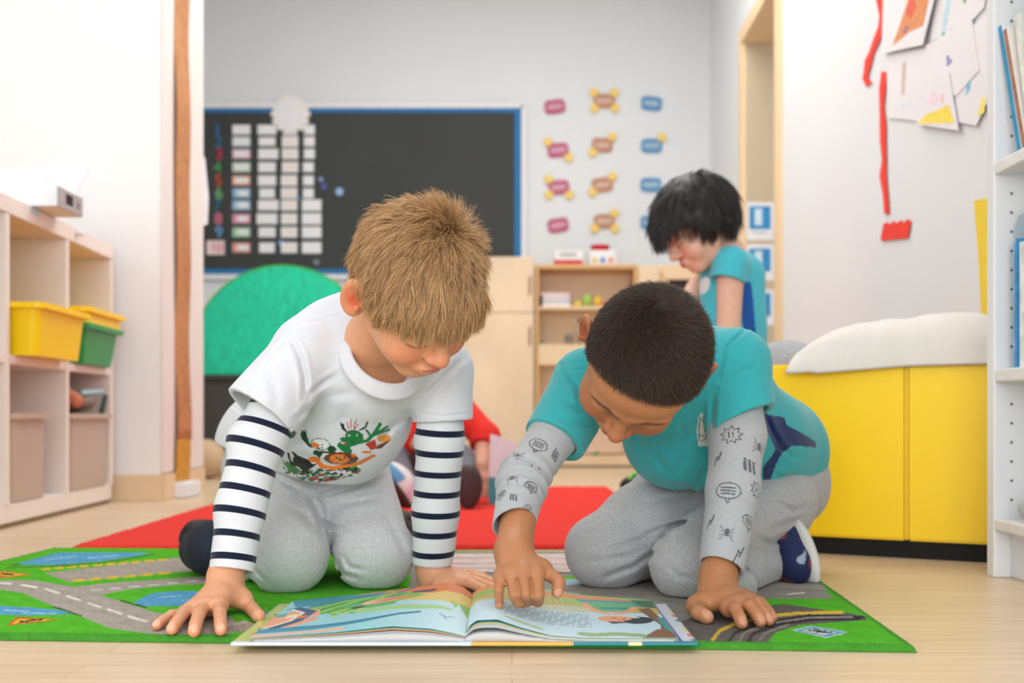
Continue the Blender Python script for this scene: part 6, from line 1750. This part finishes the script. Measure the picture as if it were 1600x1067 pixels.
    cr = creases([([(877, 573), (887, 595), (911, 626), (930, 658)], 3.6, 0.0046), ([(880, 580), (918, 577)], 2.2, 0.0014), ([(893, 588), (902, 614), (908, 640)], 3.6, 0.0034), ([(873, 630), (915, 644), (945, 646)], 4.0, 0.0034), ([(862, 650), (900, 664), (940, 668)], 4.0, 0.0026),
                  ([(843, 662), (876, 682), (902, 700)], 1.8, 0.0010), ([(1168, 512), (1136, 542), (1122, 596)], 2.6, 0.0030), ([(1116, 610), (1113, 650), (1108, 690)], 4.0, 0.0040), ([(1110, 676), (1150, 662), (1203, 632)], 1.8, 0.0010),
                  ([(1025, 754), (1082, 764), (1110, 725)], 4.5, 0.0030), ([(1018, 704), (1046, 743)], 5.0, 0.0028), ([(1075, 700), (1054, 747)], 4.5, 0.0030), ([(1206, 740), (1227, 747), (1252, 737)], 3.6, 0.0044), ([(1200, 752), (1240, 756)], 3.0, 0.0030),
                  ([(1192, 643), (1206, 674), (1222, 700)], 4.0, 0.0040), ([(1208, 690), (1236, 712), (1254, 712)], 4.0, 0.0034), ([(1060, 640), (1072, 690), (1068, 720)], 6.0, 0.0024), ([(965, 640), (1000, 690), (1010, 720)], 5.0, 0.0022), ([(1140, 600), (1160, 580), (1186, 574)], 5.0, 0.0020)])
    def folds(P): return 0.0014 * wob(P, 26, 51) + 0.0006 * wob(P, 75, 52) + cr(P)
    t.disp.append(folds)
    me = t.mesh('t_shirt', 0.0020 * QUICK)
    V = verts_of(me); Nn = normals_of(me)
    teal, navy = np.array(lin(56, 165, 170)), np.array(lin(28, 46, 92))
    col = np.tile(teal, (len(V), 1))
    # navy zig-zag side panel
    pu = 800 + V[:, 0] * FPX / V[:, 1]; pv = HZ - (V[:, 2] - CAMH) * FPX / V[:, 1]
    nv = m_poly(pu, pv, [(1180, 622), (1200, 648), (1226, 652), (1229, 664), (1252, 676), (1275, 690), (1275, 699), (1238, 696), (1222, 708), (1212, 726), (1203, 752), (1192, 760), (1192, 730), (1206, 712), (1212, 702), (1198, 672), (1186, 656)])
    col[nv & (V[:, 1] < 2.08) & (V[:, 1] > 1.68)] = navy
    # pocket patch with a small fin drawing
    pu = 800 + V[:, 0] * FPX / V[:, 1]; pv = HZ - (V[:, 2] - CAMH) * FPX / V[:, 1]
    fr = (Nn[:, 1] < 0.1) & (V[:, 1] < 1.80)
    pk = m_poly(pu, pv, [(1088, 672), (1092, 652), (1096, 645), (1101, 646), (1104, 652), (1113, 655), (1113, 697), (1091, 697), (1090, 684)])
    v_ = W(1154, 668, 1.625) - RS; tt = np.clip((V - RS) @ v_ / (v_ @ v_), 0, 1); pk &= np.linalg.norm(V - RS - tt[:, None] * v_, axis=1) > 0.050
    col[pk & fr] = lin(214, 214, 205)
    for ln_, w in (([(1096, 648), (1092, 668), (1093, 690)], 0.7), ([(1098, 655), (1102, 674), (1108, 668), (1114, 676), (1122, 674)], 0.9), ([(1096, 690), (1104, 684), (1122, 682)], 0.8), ([(1094, 680), (1108, 682), (1120, 676)], 0.6)):
        col[(d_line(pu, pv, ln_) < w) & fr & pk] = lin(70, 110, 120)
    for x, y in ((1098, 652), (1110, 660), (1118, 665), (1096, 694), (1106, 693), (1116, 694), (1094, 664)): col[m_ell(pu, pv, x, y, 1, 1) & fr & pk] = lin(190, 90, 70)
    set_color(me, col)
    ts = link('t_shirt', me, M_TEAL, root)
    # grey sleeves
    arms = ([LS, W(870, 672, 1.577), W(818, 748, 1.528), W(803, 818, 1.458)], [RS, W(1152, 680, 1.622), W(1145, 765, 1.580), W(1127, 886, 1.522)])
    rads = ((0.034, 0.0345, 0.0325, 0.0265), (0.037, 0.0385, 0.0350, 0.0290))
    u = SDF()
    for a, r_ in zip(arms, rads):
        n = nrm(a[3] - a[2])
        if a is arms[0]: cn = nrm(n + np.array([0.42, 0, 0.0]))
        else: cn = nrm(n + np.array([-0.12, 0, 0]))
        for i in range(3):
            pr = cone(a[i], a[i + 1] + (n * 0.04 if i == 2 else 0), r_[i], r_[i + 1])
            if i == 2: pr = pmax(pr, plane(a[3], cn), (cone(a[3] - n * 0.03, a[3] + n * 0.05, r_[3] - 0.0028, r_[3] - 0.0028), -1))
            u.u(pr, 0.014)
    def sf(P):
        o = 0.0012 * wob(P, 34, 61)
        s_, d_ = along(P, arms[0]); near = np.exp(-((s_ - 0.075) / 0.035) ** 2) * (P[:, 0] < 0.15)
        return o + near * 0.0030 * np.sin(s_ * 330 + 2.0 * wob(P, 25, 62))
    u.disp.append(sf)
    me = u.mesh('undershirt', 0.00125 * QUICK)
    V = verts_of(me)
    col = None; cols = []
    for a, hi, sd_ in ((arms[0], [(0.018, 0.010, 3, 0.007), (0.006, -0.016, 2, 0.008), (0.045, -0.012, 1, 0.009), (0.055, 0.016, 5, 0.009), (0.088, -0.010, 0, 0.010), (0.098, 0.020, 5, 0.010), (0.128, 0.004, 1, 0.011), (0.130, -0.024, 3, 0.008), (0.030, 0.032, 1, 0.008)], 1),
                       (arms[1], [(0.012, -0.016, 0, 0.013), (0.036, 0.006, 5, 0.011), (0.064, -0.024, 1, 0.011), (0.098, 0.012, 1, 0.014), (0.112, -0.024, 2, 0.011), (0.140, -0.010, 3, 0.011), (0.176, -0.022, 5, 0.011), (0.184, 0.014, 2, 0.013), (0.052, 0.032, 0, 0.010), (0.150, 0.030, 0, 0.009)], 2)):
        n = nrm(a[3] - a[1]); 
        if a is arms[0]: n = nrm(a[3] - a[2])
        s_, d_ = along(V, a)
        ref = nrm(np.array([0, -1.0, 0]) - n * (n @ np.array([0, -1.0, 0]))); sdv = np.cross(n, ref)
        # nearest axis point
        best = np.full(len(V), 1e9); rel = np.zeros_like(V)
        for p0, p1 in zip(a, a[1:]):
            v = p1 - p0; tt = (V - p0) @ v / (v @ v); tt = np.clip(tt, 0, 1.3); r = V - p0 - tt[:, None] * v
            dd = np.linalg.norm(r, axis=1); m = dd < best; best[m] = dd[m]; rel[m] = r[m]
        ang = np.arctan2(rel @ sdv, rel @ ref)
        cols.append((doodles(s_, ang * 0.031, (0.40, 0.41, 0.42), sd_, hi), d_))
    col = np.where((cols[0][1] < cols[1][1])[:, None], cols[0][0], cols[1][0])
    set_color(me, col)
    link('undershirt', me, cloth_mat('printed_grey_marl', (1, 1, 1), attr='col', heather=0.10, stretch=(3, 1, 1)), root)
    # trousers
    p = SDF()
    p.u(ell(pel + np.array([0.005, 0.01, -0.02]), (0.105, 0.10, 0.095)), 0.03)
    p.u(cone(LH, LK, 0.078, 0.058), 0.03); p.u(cone(W(1060, 785, 1.88), W(1010, 820, 1.80), 0.072, 0.066), 0.04)
    p.u(cone(RH, RK, 0.070, 0.053), 0.018)
    p.u(cone(W(1225, 790, 1.90), W(1215, 830, 1.88), 0.050, 0.042), 0.02)
    p.u(ell(LK + np.array([0, 0, 0.002]), (0.062, 0.058, 0.056)), 0.02)
    p.u(cone(LK, LA, 0.05, 0.04), 0.015)
    p.u(cone(RK, W(1160, 892, 1.74), 0.046, 0.034), 0.015)
    p.u(cone(W(1160, 892, 1.74), RA, 0.036, 0.036), 0.015)
    p.u(ell(W(1158, 915, 1.665), (0.024, 0.022, 0.026)), 0.012)
    p.cut(plane((0, 0, 0.0085), (0, 0, -1)), 0.004)
    cr2 = creases([([(996, 840), (1036, 825), (1096, 814)], 3.8, 0.0042), ([(940, 904), (989, 886), (1034, 856)], 4.2, 0.0046), ([(939, 861), (989, 847), (1040, 834)], 4.0, 0.0034), ([(1050, 822), (1096, 806)], 4.0, 0.0034), ([(968, 757), (1011, 747)], 4.0, 0.0022),
                   ([(1026, 850), (1048, 822), (1072, 814)], 3.6, 0.0036), ([(1135, 918), (1166, 890), (1176, 904)], 3.2, 0.0046), ([(1138, 927), (1166, 920)], 3.2, 0.0040), ([(1200, 778), (1239, 797), (1264, 792)], 4.0, 0.0044), ([(1207, 826), (1253, 811)], 4.0, 0.0040),
                   ([(1180, 840), (1206, 850), (1232, 838)], 4.0, 0.0036), ([(905, 880), (950, 872), (1000, 868)], 5.0, 0.0022), ([(1000, 790), (1040, 780), (1090, 772)], 5.0, 0.0028), ([(1040, 880), (1060, 900), (1090, 905)], 4.0, 0.0024)])
    def pf(P): return 0.0018 * wob(P, 28, 71) + 0.0008 * wob(P, 80, 72) + 0.0010 * wob(P * np.array([0.5, 0.5, 1.6]), 60, 73) + cr2(P)
    p.disp.append(pf)
    tr = link('trousers', p.mesh('trousers', 0.0024 * QUICK), cloth_mat('dark_grey_marl', (0.395, 0.395, 0.40), heather=0.22, stretch=(1, 1, 3.0)), root)
    # shoes
    M_BLUE = mat('navy_print_knit', lin(22, 34, 78), 0.75, 0.12, 40, 0.25, 700, attr='col')
    M_WS = mat('off_white_rubber', lin(205, 203, 198), 0.55, 0.05, 30)
    for heel, toe, nm in ((W(1222, 838, 1.835), W(1243, 886, 1.80), 0), (W(1160, 850, 2.02), W(1190, 880, 1.99), 1)):
        d = nrm(toe - heel); so = nrm(np.array([0.85, 0.42, 0.25])); so = nrm(so - d * (so @ d)); sd_ = np.cross(d, so)
        M = np.stack([d, so, sd_]); c0 = (heel + toe) / 2
        s = SDF(); s.u(ell(c0 - so * 0.004, (0.058, 0.028, 0.034), M), 0.01); s.u(ell(heel - so * 0.008, (0.030, 0.030, 0.029), M), 0.015); s.u(ell(toe - so * 0.002, (0.026, 0.022, 0.033), M), 0.015)
        s.cut(plane((0, 0, 0.0085), (0, 0, -1)), 0.003)
        me = s.mesh('shoe', 0.0025 * QUICK); V = verts_of(me)
        c_ = np.tile(lin(22, 34, 76), (len(V), 1)); c_[(wob(V, 160, 81) > 0.38)] = lin(128, 56, 60); c_[(wob(V, 190, 82) > 0.72)] = lin(150, 165, 180)
        set_color(me, c_)
        sh = link('shoe', me, M_BLUE, root)
        s = SDF(); s.u(ell(c0 + so * 0.022, (0.066, 0.016, 0.035), M), 0.01); s.cut(plane((0, 0, 0.0085), (0, 0, -1)), 0.003)
        link('sole', s.mesh('sole', 0.0025 * QUICK), M_WS, sh)
    # white and navy label at the trouser pocket
    s = SDF(); s.u(rbox(W(1203, 786, 1.815), (0.019, 0.004, 0.007), 0.003, np.stack([nrm((0.9, 0.1, -0.3)), nrm((-0.1, 1, 0.1)), nrm((0.3, 0, 0.95))])), 0.003)
    me = s.mesh('pocket_label', 0.0015); V = verts_of(me); c_ = np.tile((0.75, 0.77, 0.8), (len(V), 1)); c_[(wob(V, 300, 5) > 0.2) & (V[:, 0] > W(1203, 786, 1.815)[0])] = lin(30, 50, 100); set_color(me, c_)
    link('pocket_label', me, M_WHITE, tr)
    return root, h
# ================================================================ children further back
M_SKIN3 = mat('light_skin', (1, 1, 1), 0.5, 0.04, 90, sss=0.04, attr='col', spec=0.4)
def simple_hand(sd, w, d, r=0.0125):
    d = nrm(d); side = nrm(np.cross(d, (0, 0, 1.0)) + 1e-6); c = w + d * 0.04
    sd.u(cone(w, c, 0.020, 0.022, (np.cross(d, side), 0.6)), 0.01)
    for i in range(4):
        o = side * (i - 1.5) * 0.013; q = c + o + d * 0.012; ln = (0.036, 0.042, 0.040, 0.032)[i]
        sd.u(cone(q, q + d * ln * 0.6, 0.0075, 0.007), 0.005); sd.u(cone(q + d * ln * 0.6, q + d * ln + np.array([0, 0, -0.008]), 0.007, 0.006), 0.003)
    sd.u(cone(c - d * 0.02 + side * 0.02, c + side * 0.042 + d * 0.008, 0.009, 0.007), 0.006)

def boy_rear():
    Y = 3.0
    root = thing('person', 'dark-haired child in a turquoise shirt, in profile by the doorway', 'person', (0.60, 3.05, 0))
    h = Head(W(1089, 348, Y), (-0.80, -0.16, -0.58), (-0.50, -0.05, 0.82), 1.06, 0)
    nb = W(1138, 398, 3.04)
    LS, RS = W(1142, 412, 2.965), W(1128, 412, 3.11)
    LE, LW = W(1138, 520, 2.95), W(1090, 590, 2.92)
    RE, RW = W(1090, 452, 3.12), W(1052, 500, 3.05)
    hip = W(1155, 590, 3.06)
    b = SDF()
    b.u(cone(W(1140, 425, 3.04), hip, 0.058, 0.07), 0.02); b.u(cone(LS, RS, 0.034, 0.034), 0.03)
    for s_, e_, w_, d in ((LS, LE, LW, LW - LE), (RS, RE, RW, RW - RE)):
        b.u(cone(s_, e_, 0.036, 0.030), 0.02); b.u(cone(e_, w_, 0.030, 0.022), 0.012); simple_hand(b, w_, d)
    knees = []
    for dy in (-0.075, 0.075):
        hp_ = hip + np.array([0, dy, -0.02]); kn = np.array([hip[0] - 0.05, hip[1] + dy, 0.052]); an = kn + np.array([0.26, 0, -0.014])
        b.u(cone(hp_, kn, 0.056, 0.042), 0.02); b.u(cone(kn, an, 0.038, 0.03), 0.012); b.u(cone(an, an + np.array([0.09, 0, -0.012]), 0.024, 0.02), 0.01); knees.append((hp_, kn, an))
    head_ops(b, h, nb, 0.040)
    me = b.mesh('body', 0.0034 * QUICK)
    skin_color(me, lin(226, 180, 156), h, (), (), brow=(np.array(lin(40, 30, 28)), 0.004), lips=lin(196, 128, 116), blush_k=0.15)
    link('body', me, M_SKIN3, root)
    line = [(-0.10, -0.088), (-0.06, -0.080), (-0.035, -0.062), (-0.01, -0.030), (0.01, -0.040), (0.028, -0.034), (0.04, -0.004), (0.06, 0.012), (0.10, 0.016)]
    cap, mk = hair_cap(h, 0.021, line, soft=0.020, res=0.004, noise=0.002)
    hair = link('hair', cap, mat('black_hair_thick', lin(24, 22, 22), 0.45, 0.3, 120, 0.6, 300, stretch=(1, 1, 0.3)), root)
    fl, wp = whorl_flow(h, (0.0, -0.35, 0.92), 0.1)
    P, Nn = sample_roots(cap, mk, 7000, thr=0.5)
    pts = grow(h, P, Nn, fl, 0.045 * RNG.uniform(0.7, 1.15, len(P)), 0.25, 0.02, 6, 0.12, 0.25, 0.018, clump=500)
    hair_curves('hair_strands', pts, 0.0006, hair_mat('black_hair_shine', lin(22, 20, 20), lin(40, 36, 34), 0.35, 0.6), hair)
    s = SDF(); s.u(cone(h.p(0.01, -0.085, -0.05), W(1146, 350, 2.99), 0.018, 0.007), 0.01); s.u(cone(W(1142, 351, 2.99), W(1150, 347, 2.99), 0.008, 0.003), 0.006)
    link('hair_flick', s.mesh('hair_flick', 0.003), bpy.data.materials['black_hair_thick'], hair)
    t = SDF()
    t.u(cone(W(1138, 440, 3.04), W(1140, 520, 3.05), 0.076, 0.080), 0.02); t.u(cone(W(1140, 510, 3.05), W(1152, 600, 3.06), 0.078, 0.086), 0.03)
    t.u(cone(W(1162, 430, 3.04), W(1158, 520, 3.05), 0.055, 0.060), 0.04)
    t.u(cone(LS + np.array([0, .01, 0]), RS, 0.046, 0.044), 0.03); t.cut(plane(W(1150, 615, 3.06), (0, 0, -1)), 0.006)
    for a, e, r0, r1 in ((LS, W(1136, 440, 2.955), 0.047, 0.044), (RS, W(1104, 437, 3.12), 0.046, 0.043)):
        n = nrm(e - a); far = e + n * 0.05; t.u(pmax(cone(a, far, r0, r1), plane(e, n), (cone(e - n * 0.03, far, 0.037, 0.037), -1)), 0.012)
    t.sub(cone(nb, h.p(0, -0.03, -0.04), 0.046, 0.058), 0.006)
    t.disp.append(lambda P: 0.0018 * wob(P, 28, 5))
    me = t.mesh('t_shirt', 0.003 * QUICK); V = verts_of(me); Nn = normals_of(me)
    col = np.tile(lin(74, 188, 204), (len(V), 1)); px = 800 + V[:, 0] * FPX / V[:, 1]; py = HZ - (V[:, 2] - CAMH) * FPX / V[:, 1]
    col[(np.abs(px - 1166 - 0.06 * (py - 440)) < 8 + 0.03 * (py - 440)) & (py > 441) & (Nn[:, 1] < -0.2)] = lin(30, 84, 160)
    col[m_ell(px, py, 1100, 446, 8, 14, 0.4) & (Nn[:, 1] < 0.2)] = lin(220, 232, 236)
    set_color(me, col); link('t_shirt', me, M_TEAL, root)
    p = SDF()
    p.u(ell(hip + np.array([0.01, 0, -0.02]), (0.085, 0.11, 0.085)), 0.02)
    for hp_, kn, an in knees: p.u(cone(hp_, kn, 0.07, 0.05), 0.02); p.u(cone(kn, an, 0.047, 0.038), 0.012)
    p.cut(plane((0, 0, 0.002), (0, 0, -1)), 0.003)
    link('trousers', p.mesh('trousers', 0.004 * QUICK), M_GREY, root)
    for hp_, kn, an in knees:
        s = SDF(); c = an + np.array([0.065, 0, 0.004]); s.u(ell(c, (0.072, 0.034, 0.040)), 0.01); s.cut(plane((0, 0, 0.002), (0, 0, -1)), 0.003)
        link('shoe', s.mesh('shoe', 0.004), mat('navy_canvas', lin(24, 32, 48), 0.75), root)

def child_red():
    root = thing('person', 'child in a red top sitting on the red rug behind the striped sleeve', 'person', (-0.25, 3.5, 0.013))
    h = Head(W(664, 556, 3.46), (0.25, -0.62, -0.74), (0.1, -0.78, 0.62), 1.03)
    nb = W(668, 598, 3.52)
    LS, RS = W(632, 628, 3.50), W(708, 628, 3.50)
    RE, RW = W(758, 682, 3.42), W(752, 726, 3.36)
    LE, LW = W(636, 682, 3.42), W(690, 712, 3.36)
    hip = W(668, 712, 3.58); hip[2] = 0.105
    b = SDF(); b.u(cone(W(668, 630, 3.53), hip, 0.058, 0.075), 0.02); b.u(cone(LS, RS, 0.034, 0.034), 0.03)
    for s_, e_, w_, d in ((LS, LE, LW, LW - LE), (RS, RE, RW, np.array([0.1, -0.4, -0.9]))):
        b.u(cone(s_, e_, 0.036, 0.030), 0.02); b.u(cone(e_, w_, 0.029, 0.022), 0.012); simple_hand(b, w_, d)
    LK, LA = W(612, 700, 3.40), W(634, 756, 3.26)
    RK, RA = W(716, 712, 3.36), W(730, 756, 3.26)
    LA[2] = 0.075; RA[2] = 0.082; LK[2] = 0.15; RK[2] = 0.14
    for kn, an in ((LK, LA), (RK, RA)):
        b.u(cone(hip + np.array([np.sign(kn[0] - hip[0]) * 0.05, 0, 0]), kn, 0.055, 0.04), 0.02); b.u(cone(kn, an, 0.036, 0.026), 0.012)
    head_ops(b, h, nb, 0.04)
    me = b.mesh('body', 0.0038 * QUICK); skin_color(me, lin(226, 170, 146), h, (), (), brow=(np.array(lin(60, 40, 30)), 0.004), lips=lin(190, 110, 104)); link('body', me, M_SKIN3, root)
    cap, mk = hair_cap(h, 0.012, [(-0.10, -0.066), (-0.05, -0.056), (-0.022, 0.0), (0.0, 0.012), (0.010, -0.006), (0.026, -0.008), (0.04, 0.02), (0.07, 0.034), (0.10, 0.04)], res=0.004, noise=0.002)
    link('hair', cap, mat('brown_hair_thick', lin(70, 50, 38), 0.5, 0.3, 120, 0.5, 300), root)
    t = SDF(); t.u(cone(W(668, 640, 3.53), hip + np.array([0, 0, 0.05]), 0.074, 0.09), 0.02); t.u(cone(LS, RS, 0.046, 0.046), 0.03); t.cut(plane(hip + np.array([0, 0, 0.03]), (0, 0.2, -1)), 0.004)
    for a, e, w_ in ((LS, LE, LW), (RS, RE, RW)):
        n = nrm(w_ - e); end = e + n * 0.035; t.u(cone(a, e, 0.048, 0.044), 0.02); t.u(pmax(cone(e, end + n * 0.04, 0.044, 0.040), plane(end, n), (cone(end - n * 0.02, end + n * 0.05, 0.034, 0.034), -1)), 0.012)
    t.sub(cone(nb, h.p(0, -0.03, -0.04), 0.046, 0.058), 0.006); t.disp.append(lambda P: 0.002 * wob(P, 30, 6))
    link('sweatshirt', t.mesh('sweatshirt', 0.0034 * QUICK), mat('red_fleece', lin(222, 44, 34), 0.9, 0.05, 40, 0.2, 500), root)
    p = SDF(); p.u(ell(hip + np.array([0, 0, 0.0]), (0.11, 0.10, 0.092)), 0.02)
    for kn, an in ((LK, LA), (RK, RA)):
        p.u(cone(hip + np.array([np.sign(kn[0] - hip[0]) * 0.05, 0, 0.01]), kn, 0.068, 0.05), 0.02); p.u(cone(kn, an + (kn - an) * 0.25, 0.046, 0.036), 0.012)
    p.cut(plane((0, 0, 0.0135), (0, 0, -1)), 0.003); p.disp.append(lambda P: 0.002 * wob(P, 30, 8))
    link('trousers', p.mesh('trousers', 0.004 * QUICK), mat('slate_jersey', lin(112, 112, 124), 0.9, 0.06, 60), root)
    # white and blue trainer, dark trainer sole towards us
    toe = W(640, 768, 3.20); M = np.stack([nrm((-0.32, -0.5, 0.8)), nrm((0.5, -0.85, 0.1)), np.cross(nrm((-0.32, -0.5, 0.8)), nrm((0.5, -0.85, 0.1)))])
    c = W(631, 762, 3.22); c[2] = 0.074
    s = SDF(); s.u(ell(c, (0.072, 0.036, 0.036), M), 0.01); s.cut(plane((0, 0, 0.0135), (0, 0, -1)), 0.003)
    me = s.mesh('shoe', 0.003); V = verts_of(me); q = (V - c) @ M.T
    col = np.tile(lin(226, 222, 220), (len(V), 1)); col[(q[:, 0] > 0.03) & (q[:, 2] < 0.005)] = lin(96, 160, 206); col[(q[:, 0] < -0.012) & (wob(V, 70, 3) > -0.2)] = lin(70, 120, 176); col[np.abs(q[:, 0] + 0.0 - q[:, 2] * 0.5) < 0.008] = lin(222, 190, 208)
    set_color(me, col); sh_ = link('shoe', me, mat('trainer_mesh', (1, 1, 1), 0.6, 0.05, 60, attr='col'), root)
    s = SDF(); s.u(ell(c + M[2] * -0.030 + np.array([0, 0, -0.004]), (0.074, 0.036, 0.012), M), 0.01); s.cut(plane((0, 0, 0.0135), (0, 0, -1)), 0.003); link('sole', s.mesh('sole', 0.003), mat('dark_brown_rubber', lin(66, 46, 46), 0.6), sh_)
    c = W(733, 766, 3.18); c[2] = 0.074
    s = SDF(); s.u(ell(c, (0.036, 0.030, 0.062)), 0.01); s.u(ell(c + np.array([0, 0.025, 0.008]), (0.034, 0.04, 0.045)), 0.02); s.cut(plane((0, 0, 0.0135), (0, 0, -1)), 0.003)
    sh_ = link('shoe', s.mesh('shoe', 0.003), mat('dark_brown_leather', lin(60, 42, 44), 0.5), root)
    s = SDF(); s.u(ell(c + np.array([0, -0.027, -0.004]), (0.034, 0.010, 0.058)), 0.004); link('sole', s.mesh('sole', 0.003), mat('dark_brown_rubber', lin(66, 46, 46), 0.6), sh_)

def rear_things():
    # leaflet held by the seated child
    Y = 3.30
    a, b_, c, d = W(766, 678, Y), W(806, 690, Y + 0.05), W(800, 748, Y + 0.05), W(764, 745, Y)
    t = thing('leaflet', 'open white and teal leaflet standing on the red rug by the seated child', 'leaflet', (a[0], Y, 0.0125))
    zf = 0.0132
    e, f = a.copy(), b_.copy(); e[2] = f[2] = zf; e[:2] = d[:2]; f[:2] = c[:2]
    m1, m2 = d.copy(), c.copy()
    prism('white_page', [m1, m2, b_, a], (0.001, 0.004, 0), mat('lavender_white_paper', lin(232, 236, 246), 0.8, 0.04), t)
    prism('teal_page', [e, f, m2 + (0, 0, -0.0005), m1 + (0, 0, -0.0005)], (0.001, 0.004, 0), mat('teal_print', lin(70, 160, 176), 0.7, 0.15, 30), t)
    # trainer at the far edge of the rug
    c = W(1000, 752, 3.62); c[2] = 0.062
    t = thing('trainer', 'black and navy trainer with bright green laces behind the cropped-haired child', 'shoe', (c[0], c[1], 0.0126))
    s = SDF(); s.u(ell(c + (0.02, 0, -0.012), (0.085, 0.042, 0.038)), 0.01); s.u(ell(c + (0.05, 0, 0.03), (0.05, 0.038, 0.045)), 0.03); s.sub(ell(c + (0.055, 0, 0.08), (0.032, 0.026, 0.04)), 0.006); s.cut(plane((0, 0, 0.022), (0, 0, -1)), 0.003)
    me = s.mesh('upper', 0.003); V = verts_of(me); col = np.tile(lin(30, 30, 34), (len(V), 1)); col[wob(V, 60, 2) > 0.35] = lin(40, 66, 150); set_color(me, col)
    link('upper', me, mat('trainer_dark', (1, 1, 1), 0.6, 0.05, 60, attr='col'), t)
    s = SDF(); s.u(ell(c + (0.02, 0, -0.038), (0.092, 0.046, 0.015)), 0.01); s.cut(plane((0, 0, 0.0126), (0, 0, -1)), 0.002); s.cut(plane((0, 0, 0.0235), (0, 0, 1)), 0.002)
    link('sole', s.mesh('sole', 0.003), mat('black_rubber', lin(20, 22, 26), 0.6), t)
    s = SDF()
    for k in range(3): s.u(cone(c + (-0.035 + k * 0.022, -0.034, 0.012 + k * 0.014), c + (-0.02 + k * 0.022, 0.028, 0.022 + k * 0.014), 0.0065, 0.0065), 0.003)
    link('laces', s.mesh('laces', 0.002), mat('neon_green', lin(110, 210, 80), 0.6), t)
boy_white()
boy_teal()
boy_rear()
child_red()
rear_things()
